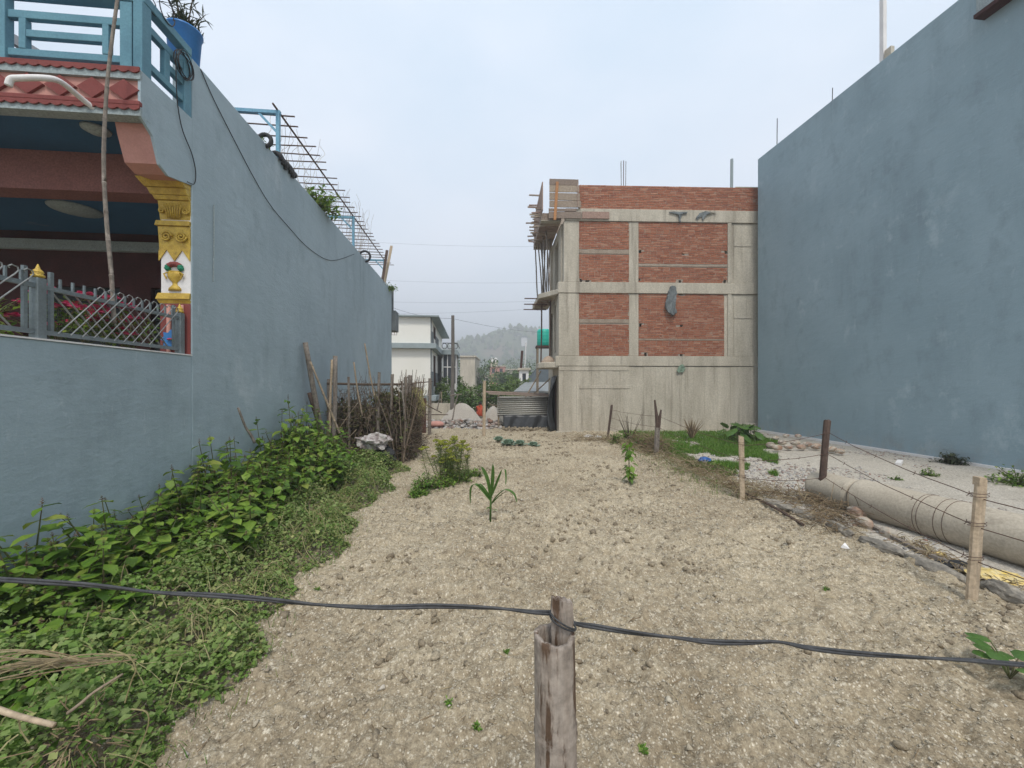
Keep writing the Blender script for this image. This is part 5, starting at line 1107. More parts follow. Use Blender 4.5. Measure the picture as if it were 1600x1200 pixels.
for i, (p0, p1, m, w, lab) in enumerate((((602, 437), (613, 394), M_wood, .1, 'longer pale plank leaning up at the far roof corner'), ((599, 435), (605, 405), M_darkwood, .1, 'shorter dark plank at the far roof corner'))):
    y0, z0 = WL(*p0); y1, z1 = y0 + .1, H + (HOR - p1[1]) / F * 16.6; xq = LX + (p1[0] - p0[0]) / F * 16.6 * .75
    one('roof_plank', MB(LOT).beam((LX - .05, y0, ZT - .1), (xq, y1, z1), w, .03, up=(0, 1, 0)), m, lab, 'plank')

# ------------------------------------------------------------------ sticks and brushwood pen
def stick(name, p0, y0, p1, y1, r0, r1, m, label, cat='stick', bam=False, bend=.03, group=None):
    a_, b_ = P(*p0, y0), P(*p1, y1); mid = a_.lerp(b_, .5) + Vector((rnd.uniform(-bend, bend), 0, rnd.uniform(-bend, bend)))
    mb = bamboo([a_, mid, b_], r0, r1) if bam else MB().tube(smoothp([a_, a_.lerp(mid, .5) + Vector((rnd.uniform(-bend, bend) * .4, 0, 0)), mid, b_], 3), [r0 + (r1 - r0) * i / 9 for i in range(10)], 7)
    return one(name, mb, m, label, cat, group, smooth=True)
stick('leaning_pole', (512, 728), 8.6, (477, 535), 8.05, .062, .05, M_bamgrey, 'thick grey pole leaning on the blue wall at the left end of the brushwood pen', 'pole')
stick('leaning_bamboo', (548, 719), 8.3, (485, 565), 7.98, .026, .02, M_bamboo, 'thin pale bamboo crossing in front of the thick grey leaning pole', 'bamboo', True)
stick('leaning_pole', (512, 700), 8.7, (483, 614), 8.2, .05, .04, M_darkwood, 'short dark charred pole leaning left of the thick grey one', 'pole')
stick('corner_post', (520, 712), 8.9, (524, 556), 8.9, .055, .05, M_bamgrey, 'upright grey post at the left corner of the brushwood pen', 'post')
stick('corner_post', (514, 700), 9.0, (519, 562), 9.0, .03, .028, M_wood, 'pale split board standing beside the left corner post of the pen', 'board')
stick('thin_stick', (594, 655), 9.1, (570, 537), 9.3, .022, .016, M_bamboo, 'long thin bamboo rising highest above the brushwood pen', 'bamboo', True)
stick('thin_stick', (566, 650), 9.0, (553, 566), 9.1, .02, .018, M_bamboo, 'short pale stick rising above the middle of the pen rail', 'stick')
stick('thin_stick', (511, 703), 8.2, (560, 628), 8.3, .009, .006, M_bamboo, 'thin pale twig slanting right before the pen, longer one', 'twig')
stick('thin_stick', (535, 690), 8.2, (557, 671), 8.3, .009, .006, M_bamboo, 'thin pale twig slanting right before the pen, shorter lower one', 'twig')
stick('wall_stick', (398, 692), 5.95, (372, 637), 5.72, .022, .015, M_bamgrey, 'thin grey stick leaning on the blue wall above the weeds', 'stick')
pen = thing('brushwood_pen', 'tangled brown brushwood pen of twigs and posts beside the blue wall', 'pen', (-3.3, 9.2, 0))
A_, B_, C_ = G(512, 716), G(629, 724), G(656, 695)
def penpt(t):            # along the front, then the side
    L1, L2 = (B_ - A_).length, (C_ - B_).length; s_ = t * (L1 + L2)
    return A_.lerp(B_, s_ / L1) if s_ < L1 else B_.lerp(C_, (s_ - L1) / L2)
zr_ = P(0, 599, A_.y).z
for (t0, t1, dz, r) in ((0, .62, 0, .03), (.05, .6, -.55, .022), (.55, 1.0, -.35, .022), (0, .6, -1.0, .02)):
    a_, b_ = penpt(t0), penpt(t1); MB().tube([a_ + Vector((-.1, -.05, zr_ + dz)), a_.lerp(b_, .5) + Vector((0, -.06, zr_ + dz - .03)), b_ + Vector((.1, -.05, zr_ + dz - .02))], r, 6, rnd.random()).build('rail', M_twig, pen)
for t, h_, r in ((.0, 1.9, .05), (.13, 1.95, .035), (.3, 2.05, .04), (.36, 2.0, .035), (.44, 1.85, .03), (.56, 1.95, .05), (.61, 2.0, .06), (.72, 1.8, .04), (.85, 1.75, .04), (1.0, 1.7, .045)):
    p = penpt(t); MB().tube([p + Vector((0, 0, -.1)), p + Vector((rnd.uniform(-.05, .05), 0, h_ * .5)), p + Vector((rnd.uniform(-.06, .06), 0, h_))], [r, r * .95, r * .85], 8, rnd.random()).build('post', M_bamgrey, pen)
for i in range(130):
    t = rnd.random() if i < 90 else rnd.uniform(.6, 1); p = penpt(t) + Vector((rnd.uniform(-.04, .04), rnd.uniform(-.1, .05), 0)); h_ = rnd.uniform(.9, 2.15); lean = rnd.uniform(-.4, .35); r = rnd.uniform(.006, .016)
    q = [p, p + Vector((lean * .4 + rnd.uniform(-.04, .04), rnd.uniform(-.05, .05), h_ * .5)), p + Vector((lean, rnd.uniform(-.08, .08), h_))]
    MB().tube(smoothp(q, 3), [r * (1 - .08 * k) for k in range(7)], 5, rnd.random()).build('twig', M_twig, pen)
b = MB()
for i in range(3000):
    t = rnd.random() * (.62 if i % 12 else .98); p = penpt(t) + Vector((rnd.uniform(-.1, .1), rnd.uniform(-.08, .8), rnd.uniform(.02, 1.75) * rnd.uniform(.6, 1))); d = Vector((rnd.gauss(0, .6), rnd.gauss(0, .3), rnd.gauss(.2, 1))).normalized() * rnd.uniform(.15, .55)
    b.tube([p, p + d * .5 + Vector((rnd.uniform(-.04, .04), 0, rnd.uniform(-.03, .03))), p + d], [.006, .005, .003], 3, rnd.random() ** 1.5)
o = b.build('brush', M_twig, pen); o['kind'] = 'stuff'
M_dry = mat('dead_leaf', (.14, .11, .06), tint=[(.05, .04, .025), (.1, .085, .04), (.16, .15, .06), (.09, .12, .04), (.26, .24, .1)], scale=8, rough=.85, bump=0, trans=.1)
n_ = 9500; t = rng.uniform(0, .62, n_); pts = np.array([tuple(penpt(float(q))) for q in t]); pts[:, 1] += rng.uniform(-.06, .95, n_); pts[:, 0] -= np.clip(t - .6, 0, 1) * rng.uniform(0, 1.5, n_); pts[:, 0] += rng.normal(0, .05, n_); pts[:, 2] = rng.uniform(0, 1.0, n_) * (1.0 + 1.1 * (fbm(t * 14, t * 3 + 5, 3, 4) - .2))
V, Fc = scatter(SML_V, SML_F, pts, rots(rng.uniform(0, 6.28, n_), rng.uniform(-1.5, 1.5, n_), rng.uniform(-1, 1, n_)), rng.uniform(.05, .12, n_))
npmesh('dead_leaves', V, Fc, M_dry, pen, np.repeat(rng.uniform(0, 1, n_) ** 1.3, 5), kind='stuff')
# yellowed hay hung on the side of the pen
p = penpt(.66); b = MB()
for i in range(420):
    q = p + Vector((rnd.gauss(.02, .12), rnd.gauss(.1, .12), rnd.uniform(1.25, 1.72))); d = Vector((rnd.gauss(0, .35), rnd.gauss(0, .2), -1)).normalized() * rnd.uniform(.15, .4); b.tube([q, q + d * .5 + Vector((rnd.uniform(-.05, .05), 0, 0)), q + d], .004, 3, rnd.uniform(.4, 1))
one('hay_tuft', b, mat('yellow_hay', (.34, .32, .11), tint=[(.2, .2, .06), (.36, .34, .12), (.46, .42, .18)], rough=.9, bump=0, scale=8), 'yellow-green hay tuft hung on the brushwood pen', 'hay')
for (p0, y0, p1, y1, lab) in (((628, 600), 13.9, (676, 596), 13.9, 'dark branch lying across the top of the upright post'), ((632, 612), 12.5, (690, 645), 13.6, 'long dark branch sloping down right of the brushwood pen'), ((640, 645), 14.3, (700, 648), 14.2, 'thin dark branch lying level right of the brushwood pen'), ((707, 656), 15.2, (716, 615), 15.3, 'thin crooked stick standing before the sand heap'), ((703, 618), 15.3, (722, 616), 15.3, 'short stick tied across the crooked stick'), ((683, 640), 17.5, (688, 612), 17.5, 'thin stake left of the utility pole')):
    stick('branch', p0, y0, p1, y1, .03, .015, M_bamgrey if 'dark' not in lab else M_darkwood, lab, 'branch')
# white can, bag on black sack
p = G(500, 698); b = MB().box((p.x - .07, p.y - .05, 0), (p.x + .07, p.y + .06, .26)); t = thing('white_canister', 'small white plastic canister against the blue wall behind the weeds', 'canister', (p.x, p.y, 0))
b.build('body', M_white, t, bevel=.025); MB().lathe([(.025, 0), (.025, .04)], (p.x + .035, p.y, .262), 10).build('cap', M_white, t)
def crumple(name, c, r, m, label, cat, seed, amp=.35, n=3):
    import bmesh
    bm = bmesh.new(); bmesh.ops.create_icosphere(bm, subdivisions=n, radius=1); rg = np.random.default_rng(seed)
    A = np.array([v.co[:] for v in bm.verts]); nn = fbm(A[:, 0] * 1.7 + A[:, 2] * 2.3 + 9, A[:, 1] * 1.9 - A[:, 2] + 9, 3, seed); rid = np.abs(fbm(A[:, 0] * 3 + A[:, 1] * 2 + 7, A[:, 2] * 3 - A[:, 1] * 2 + 7, 2, seed + 5) - .5) * 2
    for v, a_, q in zip(bm.verts, nn, rid): v.co = v.co * (1 + amp * (a_ - .5) * 2 - amp * .6 * q)
    for v in bm.verts: v.co = Vector((v.co.x * r[0], v.co.y * r[1], v.co.z * r[2]))
    zmin = min(v.co.z for v in bm.verts)
    for v in bm.verts: v.co.z -= zmin
    me = bpy.data.meshes.new(name); bm.to_mesh(me); bm.free(); me.materials.append(m); set_tint(me, rg.uniform(0, 1, len(me.vertices))); me.polygons.foreach_set('use_smooth', [False] * len(me.polygons))
    o = bpy.data.objects.new(name, me); link(o, None, Vector(c)); return tag(o, label, cat)
p = P(598, 725, 8.3); crumple('black_sack', (p.x, 8.35, -.02), (.26, .22, .25), M_black, 'black sack at the foot of the brushwood pen under the white bag', 'sack', 4)
p = P(588, 703, 8.25); crumple('printed_bag', (p.x, 8.2, .42), (.34, .2, .17), M_bag, 'crumpled white printed plastic bag on the brushwood pen', 'bag', 8, .55, 4)

# ------------------------------------------------------------------ weeds along the blue wall
leaf_meshes = []
for i in range(3):
    me = bpy.data.meshes.new('leaf'); v = LEAF_V.copy(); v[:, 0] *= .95 + .1 * i; v[:, 2] += (i - 1) * .06 * v[:, 1] ** 2
    me.from_pydata(v.tolist(), [], LEAF_F.tolist()); set_tint(me, [0.0] * len(v)); me.materials.append(M_leaf); me.polygons.foreach_set('use_smooth', [True] * len(me.polygons)); leaf_meshes.append(me)
def weed_layout(seed, h):
    rg = random.Random(seed); leaves, stems, spikes = [], [], []
    def shoot(base, top, nn, ls):
        mid = base.lerp(top, .5) + Vector((rg.uniform(-.04, .04), rg.uniform(-.04, .04), 0)); stems.append([base, mid, top]); ph = rg.uniform(0, 3.14)
        for k in range(nn):
            t = .12 + .86 * k / (nn - 1); p = base.lerp(mid, t * 2) if t < .5 else mid.lerp(top, t * 2 - 1)
            for s_ in (0, 1):
                yaw = ph + k * 1.57 + s_ * math.pi + rg.uniform(-.35, .35); L_ = ls * rg.uniform(.75, 1.2) * (1.0 - .5 * max(0, t - .7) / .3); leaves.append((p, yaw, rg.uniform(-1.0, .1) + .5 * (t > .9), rg.uniform(-.3, .3), L_))
        spikes.append((top, rg.uniform(.03, .07)))
    main = Vector((rg.uniform(-.1, .1), rg.uniform(-.1, .1), h)); shoot(Vector((0, 0, 0)), main, 9, .15)
    for i in range(7):
        an = i * 1.3 + rg.uniform(-.3, .3); b0 = main * rg.uniform(.08, .45); r = rg.uniform(.12, .32); shoot(b0, b0 + Vector((r * math.cos(an), r * math.sin(an), h * rg.uniform(.25, .5))), 5, .13)
    return leaves, stems, spikes
variants = []
for k in range(5):
    L_, S_, K_ = weed_layout(200 + k, 1.0)
    st = MB()
    for s_ in S_: st.tube(s_, [.008, .006, .0025], 5)
    sp = MB()
    for p, h_ in K_:
        for j in range(14):
            q = p + Vector((0, 0, h_ * j / 14)); an = j * 2.4; d = Vector((math.cos(an), math.sin(an), .5)) * (.016 * (1.1 - j / 14)); sp.ribbon([q, q + d * .6, q + d], [.004, .012, .002], d.cross(Vector((0, 0, 1))), .1, rnd.random())
    pos = np.array([tuple(l_[0]) for l_ in L_]); R_ = rots(np.array([l_[1] for l_ in L_]), np.array([l_[2] for l_ in L_]), np.array([l_[3] for l_ in L_])); V, Fc = scatter(LEAF_V, LEAF_F, pos, R_, np.array([l_[4] for l_ in L_]))
    variants.append((L_, st, sp, V, Fc))
def raw(name, mb, m):
    me = bpy.data.meshes.new(name); me.from_pydata([tuple(p) for p in mb.v], [], mb.f); set_tint(me, mb.t); me.materials.append(m); return me
stem_me = [raw('stem', v[1], M_stem) for v in variants]; spike_me = [raw('flower_spikes', v[2], M_spike) for v in variants]; fol_me = []
for v in variants:
    me = bpy.data.meshes.new('foliage'); me.from_pydata(v[3].tolist(), [], v[4].tolist()); set_tint(me, np.repeat(rng.uniform(0, .95, len(v[0])), len(LEAF_V))); me.materials.append(M_leaf); me.polygons.foreach_set('use_smooth', [True] * len(me.polygons)); fol_me.append(me)
spots = []
rw_ = random.Random(5)
for i in range(112):
    ly_ = 1.55 + 7.0 * (i / 111) + rw_.uniform(-.12, .12); far = (ly_ - 2) / 6.5
    dx = rw_.uniform(.12, 1.2 if i % 3 else .5); hgt = (.42 + .5 * min(1, far * 1.25)) * rw_.uniform(.5, 1.3) * (1.38 - .42 * dx)
    spots.append((LX + dx, ly_, hgt))
spots += [(LX + .22, 6.9, 1.0), (LX + .4, 7.3, 1.05), (LX + .2, 7.7, 1.1), (LX + .45, 6.3, .95), (LX + .18, 4.75, .8), (LX + .2, 8.15, 1.05), (LX + .55, 7.9, .85), (LX + .3, 8.5, .8), (LX + .25, 6.5, 1.2), (LX + .35, 7.1, 1.3), (LX + .3, 7.5, 1.3), (LX + .5, 6.8, 1.1), (LX + .25, 5.9, 1.0), (LX + .6, 7.4, 1.05), (LX + .2, 5.3, .95)]
spots.sort(key=lambda s_: s_[1])
for i, (x, y, hgt) in enumerate(spots):
    v = i % 5; w = lot(x, y, 0); w.z = sz_(w.x, w.y) - .02
    near = i < 14
    lab, grp = (('broad-leaved green weed growing below the low boundary wall', 'weeds below the low boundary wall') if y < Y300 else ('broad-leaved green weed along the foot of the long side wall', 'weeds along the long side wall') if y < 7.2 else ('tall broad-leaved weed by the wall just before the leaning poles', 'tall weeds before the leaning poles'))
    t = thing('leafy_weed', lab, 'weed', w, grp)
    t.rotation_euler = (rw_.uniform(-.1, .1), rw_.uniform(-.05, .15), rw_.uniform(0, 6.28)); wid = min(1.4, .95 + .35 * hgt); t.scale = (wid, wid, hgt)
    for nm, me in (('stem', stem_me[v]), ('flower_spikes', spike_me[v])):
        o = bpy.data.objects.new(nm, me); COL.objects.link(o); o.parent = t
        if nm == 'flower_spikes': o['kind'] = 'stuff'
    if near:
        for k, (p, yaw, pi_, ro, L_) in enumerate(variants[v][0]):
            o = bpy.data.objects.new('leaf', leaf_meshes[k % 3]); COL.objects.link(o); o.parent = t; o.location = p; o.rotation_mode = 'YXZ'; M3 = Matrix(rots(np.array([yaw]), np.array([pi_]), np.array([ro]))[0].tolist()); o.rotation_euler = M3.to_euler('YXZ'); o.scale = (L_, L_, L_ / max(hgt, .5) * .9)
    else:
        o = bpy.data.objects.new('foliage', fol_me[v]); COL.objects.link(o); o.parent = t

# ground cover: cut and creeping vines between the weeds and the soil
def cover_h(lx, ly_):
    e = np.clip((-1.42 + .12 * np.sin(ly_ * 3.1) + .08 * np.sin(ly_ * 7.7) - lx) / .35, 0, 1); e = e * e * (3 - 2 * e)
    far = np.clip((9.3 - ly_) / 1.0, 0, 1)
    return (.04 + .75 * np.clip(fbm(lx * 2.6, ly_ * 2.6, 4, 12) - .22, 0, 1)) * e * far
n_ = 110000; ly_ = .9 + (9.3 - .9) * rng.uniform(0, 1, n_) ** 1.25; lx = rng.uniform(-3.4, -1.2, n_); hh = cover_h(lx, ly_); km = (hh > .02) & (rng.uniform(0, 1, n_) < np.where(lx < -2.7, .35, 1)); lx, ly_, hh = lx[km], ly_[km], hh[km]; n_ = len(lx)
WX_, WY_ = lx * CT - ly_ * ST, lx * ST + ly_ * CT
zc2 = soil_h(WX_, WY_) + hh * np.clip(rng.uniform(.35, 1.12, n_), 0, 1.1) ** .7
patch = fbm(lx * 1.3 + 4, ly_ * 1.3, 3, 51)
tn = np.clip(.15 + .55 * patch + rng.normal(0, .2, n_) + .2 * (lx > -2.3) * (ly_ > 2.6), 0, 1); yel = rng.uniform(0, 1, n_) < .05; tn[yel] = rng.uniform(.85, 1, yel.sum())
ls = np.where(rng.uniform(0, 1, n_) < .75, rng.uniform(.014, .034, n_), rng.uniform(.034, .056, n_))
V, Fc = scatter(SML_V * np.array([1.15, 1, 1]), SML_F, np.stack([WX_, WY_, zc2], -1), rots(rng.uniform(0, 6.28, n_), rng.uniform(-.9, .7, n_), rng.uniform(-.7, .7, n_)), ls)
tag(npmesh('ground_cover', V, Fc, M_vine, tint=np.repeat(tn, 5), kind='stuff'), 'matted green creeper covering the strip between weeds and soil', 'ground cover')
b = MB()
for i in range(850):
    l0 = 1.2 + 7 * rnd.random() ** 1.3; x0_ = rnd.uniform(-2.75, -1.35)
    if i % 3: l0 = rnd.choice([2.9, 3.4, 4.2, 4.9, 5.5, 6.2]) + rnd.gauss(0, .35); x0_ = rnd.gauss(-1.75, .22)
    hh_ = float(cover_h(np.array([x0_]), np.array([l0]))[0])
    if hh_ < .03: continue
    an = rnd.uniform(0, 6.28); L_ = rnd.uniform(.08, .34); pts = []; q = Vector((x0_, l0, 0))
    for k in range(5):
        w = lot(q.x, q.y); h_ = float(cover_h(np.array([q.x]), np.array([q.y]))[0]); pts.append(Vector((w.x, w.y, sz_(w.x, w.y) + h_ * rnd.uniform(.85, 1.1) + .015 + .03 * math.sin(k * 1.5)))); an += rnd.uniform(-.7, .7); q = q + Vector((math.cos(an), math.sin(an), 0)) * L_ / 4
    b.tube(smoothp(pts, 2), rnd.uniform(.0015, .0032), 3, rnd.random(), cap=False)
tag(b.build('vine_stems', M_stemp, flip=False), 'pale cut vine stems tangled over the ground cover', 'vines', kind='stuff')
# soft fine grass tufts at the soil edge
n_ = 1500; ly_ = 1.2 + 7.2 * rng.uniform(0, 1, n_) ** 1.2; lx = -1.52 + rng.normal(0, .12, n_) + .1 * np.sin(ly_ * 3.1); W2 = np.stack([lx * CT - ly_ * ST, lx * ST + ly_ * CT], -1)
BL = np.array([(-.03, 0, 0), (.03, 0, 0), (.02, .1, .55), (-.02, .1, .55), (0, .35, 1)], float); BLF = np.array([(0, 1, 2), (0, 2, 3), (3, 2, 4)])
V, Fc = scatter(BL, BLF, np.stack([W2[:, 0], W2[:, 1], soil_h(W2[:, 0], W2[:, 1]) - .01], -1), rots(rng.uniform(0, 6.28, n_), rng.uniform(-.5, .2, n_), rng.uniform(-.3, .3, n_)), rng.uniform(.03, .1, n_))
tag(npmesh('edge_grass', V, Fc, M_grass, tint=np.repeat(rng.uniform(.1, 1, n_) ** 1.3, 5), kind='stuff'), 'thin grass along the edge of the bare soil', 'grass')
# dry stalk bundle and brown branches lying on the cover in the near left corner
b = MB()
for i in range(24):
    y_ = 1.62 + rnd.gauss(0, .03); s_ = rnd.uniform(.3, 1.0); a_ = P(-10 + rnd.uniform(-60, 60), 1045 + rnd.gauss(0, 14), y_); c_ = P(150 + rnd.uniform(-60, 65), 1032 + rnd.gauss(0, 6), y_ + .05); m_ = a_.lerp(c_, .5) + Vector((0, 0, rnd.uniform(.0, .035))); b.tube(smoothp([a_, m_, c_], 4), .0024, 4, rnd.uniform(.4, 1))
one('dry_stalks', b, M_straw, 'bundle of pale dry stalks lying on the creeper in the near left corner', 'stalks')
stick('dead_branch', (105, 1115), 1.6, (192, 1053), 1.7, .007, .005, M_bamboo, 'thin brown stick slanting up from the creeper in the near left corner', 'stick', bend=.01)
stick('dead_branch', (-20, 1103), 1.5, (85, 1133), 1.5, .011, .009, M_wood, 'pale brown dead branch lying at the left edge of the photo', 'branch', bend=.01)
b = MB()
p = P(120, 1160, 1.5)
for i in range(90): d = Vector((rnd.gauss(0, .05), rnd.gauss(0, .05), rnd.gauss(0, .05))); b.tube([p + d, p + d * 1.5 + Vector((rnd.gauss(0, .02), 0, rnd.gauss(-.02, .02)))], .002, 3, rnd.uniform(0, .6))
tag(one('root_clump', b, M_straw, 'brown fibrous root clump on the creeper below the slanting stick', 'roots'), kind='stuff')
b = MB()
for pts in ([(205, 1200), (222, 1160), (232, 1130), (228, 1112), (205, 1108)], [(195, 1098), (205, 1065), (212, 1045), (200, 1025), (170, 1015)], [(30, 1120), (32, 1140), (45, 1160)]):
    b.tube(smoothp([P(x, y, 1.55) + Vector((0, 0, .0)) for x, y in pts], 5), .0028, 5, .6)
one('curled_tendrils', b, M_stemp, 'curled pale green tendrils rising from the creeper in the near left corner', 'tendrils')

# ------------------------------------------------------------------ plants in the field
# maize
p = G(766, 815); p.z = sz_(p.x, p.y); mz = thing('maize_plant', 'young maize plant with arching leaves alone in the soil', 'maize', p)
top = P(768, 742, p.y); MB().tube([p - Vector((0, 0, .03)), p.lerp(top, .4), P(767, 765, p.y), top], [.014, .012, .01, .004], 8).build('stalk', M_maize, mz, smooth=True)
for pts, w in (([(766, 782), (755, 768), (744, 757), (736, 763), (735, 788)], .035), ([(766, 778), (758, 766), (750, 757), (742, 760)], .028), ([(766, 776), (762, 752), (757, 738), (752, 729)], .045), ([(767, 770), (769, 748), (770, 724)], .05), ([(767, 776), (776, 752), (784, 733)], .04),
               ([(768, 785), (780, 770), (792, 764), (804, 772), (808, 786)], .034), ([(767, 788), (778, 776), (790, 768)], .026), ([(788, 733), (790, 735), (791, 748), (790, 758)], .022), ([(766, 798), (772, 796), (778, 797)], .02), ([(766, 795), (762, 792), (761, 797)], .015)):
    w *= 1.2; yo = rnd.uniform(-.08, .08); q = smoothp([P(x, y, p.y + yo * k / 3) for k, (x, y) in enumerate(pts)], 3); n_ = len(q); ww = [w * (math.sin(math.pi * (.12 + .86 * k / (n_ - 1))) ** .6) for k in range(n_)]; ww[-1] = .002
    MB().ribbon(q, ww, (.75, .65, .1), .35).build('leaf', M_maize, mz, flip=False, smooth=True)
# dill in flower and weeds round it
p = G(705, 752); p.z = sz_(p.x, p.y); dl = thing('flowering_dill', 'tall feathery dill in yellow flower standing in the soil', 'dill', p)
st = MB(); um = MB(); fo = MB()
for i in range(38):
    b0 = p + Vector((rnd.gauss(0, .13), rnd.gauss(0, .12), 0)); tp_ = b0 + Vector((rnd.gauss(0, .12), rnd.gauss(0, .12), rnd.uniform(.35, .85))); st.tube([b0, b0.lerp(tp_, .5), tp_], [.006, .005, .003], 4)
    for k in range(14):
        an = k * 2.4; e = tp_ + Vector((math.cos(an) * .06 * rnd.uniform(.4, 1), math.sin(an) * .06, rnd.uniform(.02, .05))); st.tube([tp_, e], .0015, 3)
        for j in range(5):
            d = Vector((rnd.gauss(0, .8), rnd.gauss(0, .8), 1)).normalized() * .022; um.ribbon([e, e + d], [.016, .011], (1, .3, 0), .1, rnd.uniform(.7, 1))
    for k in range(85):
        q = b0.lerp(tp_, rnd.uniform(.05, .98)); d = Vector((rnd.gauss(0, 1), rnd.gauss(0, 1), rnd.uniform(.1, 1))).normalized() * rnd.uniform(.05, .12); fo.tube([q, q + d * .5, q + d + Vector((0, 0, -.015))], .0022, 3, rnd.uniform(0, .6), cap=False)
st.build('stems', M_stem, dl); um.build('umbels', M_dill, dl, flip=False); fo.build('fronds', M_dill, dl, flip=False)
for i, (px, py, r, lab) in enumerate(((668, 766, .3, 'low bright green weed left of the dill'), (690, 760, .3, 'low green weed at the foot of the dill, left'), (722, 750, .32, 'low grey-green weed at the foot of the dill, right'), (738, 745, .22, 'small green weed right of the dill'), (655, 775, .18, 'small yellow-green weed beside the brushwood pen'), (692, 725, .26, 'taller leafy weed behind the dill'))):
    q = G(px, py); leafball('field_weed', lab, (q.x, q.y, sz_(q.x, q.y)), r, 420, M_grass if i % 2 == 0 else M_leaf, .06, 40 + i, None, 'weed', flat=.6)
# cabbages
for i, (px, py, r) in enumerate(((779, 693, .19), (794, 697, .24), (812, 697, .2), (833, 697, .19))):
    q = G(px, py); q.z = sz_(q.x, q.y); t = thing('cabbage_plant', ('leftmost', 'second from left', 'third from left', 'rightmost')[i] + ' of the four blue-green cabbage plants in a row', 'cabbage', q)
    for k in range(13):
        an = k * 2.4; e = .25 + k * .09; d = Vector((math.cos(an) * math.cos(e), math.sin(an) * math.cos(e), math.sin(e))) * r * (1.15 - .03 * k); s_ = Vector((-math.sin(an), math.cos(an), 0))
        MB().ribbon([q, q + d * .5 + Vector((0, 0, .02)), q + d * .85 + Vector((0, 0, .02)), q + d], [r * .2, r * .75, r * .7, r * .2], s_, .3).build('leaf', M_cabbage, t, flip=False, smooth=True)
# sapling
p = G(985, 757); p.z = sz_(p.x, p.y); sp_ = thing('leafy_sapling', 'upright leafy green sapling at the right edge of the soil', 'sapling', p)
tpz = P(984, 690, p.y); MB().tube([p - Vector((0, 0, .03)), p.lerp(tpz, .5) + Vector((-.02, 0, 0)), tpz], [.01, .008, .004], 6).build('stem', M_stem, sp_)
for i in range(64):
    t_ = .1 + .9 * rnd.random(); q = p.lerp(tpz, t_); an = rnd.uniform(0, 6.28); o = bpy.data.objects.new('leaf', leaf_meshes[i % 3]); link(o, sp_, q + Vector((math.cos(an), math.sin(an), 0)) * rnd.uniform(.0, .07)); o.rotation_euler = (rnd.uniform(-1.1, .0), 0, an - 1.57); s_ = rnd.uniform(.09, .14); o.scale = (s_, s_, s_)
# seedling at the right edge
p = G(1578, 1072); p.z = sz_(p.x, p.y); sd_ = thing('broad_leaf_seedling', 'broad-leaved green seedling at the right edge of the photo', 'seedling', p)
for i in range(12):
    an = i * 2.4; r = rnd.uniform(.05, .13); q = p + Vector((math.cos(an) * r, math.sin(an) * r, rnd.uniform(.05, .17))); MB().tube([p, p.lerp(q, .6) + Vector((0, 0, .02)), q], .003, 4).build('stem', M_stem, sd_)
    d = Vector((math.cos(an), math.sin(an), rnd.uniform(-.3, .2))) * rnd.uniform(.08, .12); MB().ribbon([q, q + d * .35 + Vector((0, 0, .012)), q + d * .75 + Vector((0, 0, .01)), q + d], [.03, .09, .075, .01], Vector((-math.sin(an), math.cos(an), 0)), .25).build('leaf', M_maize, sd_, flip=False, smooth=True)
for i, (px, py) in enumerate(((790, 1030), (745, 1140), (700, 1110), (1290, 925), (495, 925), (1005, 1185))):
    q = G(px, py); leafball('sprout', ('tiny green sprout left of the near bamboo post', 'tiny green sprout below left of the near bamboo post', 'tiny green sprout further left of the near bamboo post', 'tiny sprout right of the kerb stones in the soil', 'tiny yellow sprout beside the near cable, at the left', 'tiny sprout at the bottom edge right of the bamboo post')[i], (q.x, q.y, sz_(q.x, q.y)), .026, 56, M_grass, .02, 300 + i, None, 'sprout')

# ------------------------------------------------------------------ foreground: bamboo post and cable
PY = 1.05; pc = P(866, 1000, PY); cx_, cz_ = pc.x, P(0, 990, PY).z; ro_, ri_ = .0535, .042
fp = thing('bamboo_post', 'weathered hollow bamboo post with a split stub on top, nearest the camera', 'bamboo post', (cx_, PY, 0))
n_ = 48; prof_z = [0, .3, .55, .74, .78, .79, .80, .81, .85, .95, 1.05]
def rim(an):             # split rim: lower at the front, a tongue of wall left at the back right
    return cz_ + .004 * math.sin(an * 2 + 1) + .0012 * math.sin(an * 9) + .0008 * math.sin(an * 17)
vs, fs, NS = [], [], 110
for i in range(NS + 1):
    for k in range(n_):
        an = 2 * math.pi * k / n_; t = i / NS; z = t * rim(an); node = 1 + .06 * math.exp(-((z - .835) / .007) ** 2) + .045 * math.exp(-((z - .857) / .006) ** 2) - .03 * math.exp(-((z - .846) / .005) ** 2); rr = ro_ * node * (1.1 - .1 * t) * (1 + .005 * math.sin(an * 3 + z * 7) + .0015 * math.sin(an * 13))
        vs.append((cx_ + rr * math.cos(an) + (1 - t) * .015, PY + rr * math.sin(an), z))
base = len(vs)
for i in range(5):
    for k in range(n_):
        an = 2 * math.pi * k / n_; z = rim(an) - .002 - i * .06; rr = ri_ * (1 + .02 * math.sin(an * 4)); vs.append((cx_ + rr * math.cos(an), PY + rr * math.sin(an), z if i else rim(an)))
for i in range(NS):
    for k in range(n_): k2 = (k + 1) % n_; fs.append((i * n_ + k, i * n_ + k2, (i + 1) * n_ + k2, (i + 1) * n_ + k))
for k in range(n_): k2 = (k + 1) % n_; fs.append((NS * n_ + k, NS * n_ + k2, base + k2, base + k))
for i in range(4):
    for k in range(n_): k2 = (k + 1) % n_; fs.append((base + i * n_ + k, base + i * n_ + k2, base + (i + 1) * n_ + k2, base + (i + 1) * n_ + k))
fs.append(tuple(base + 4 * n_ + k for k in range(n_)))
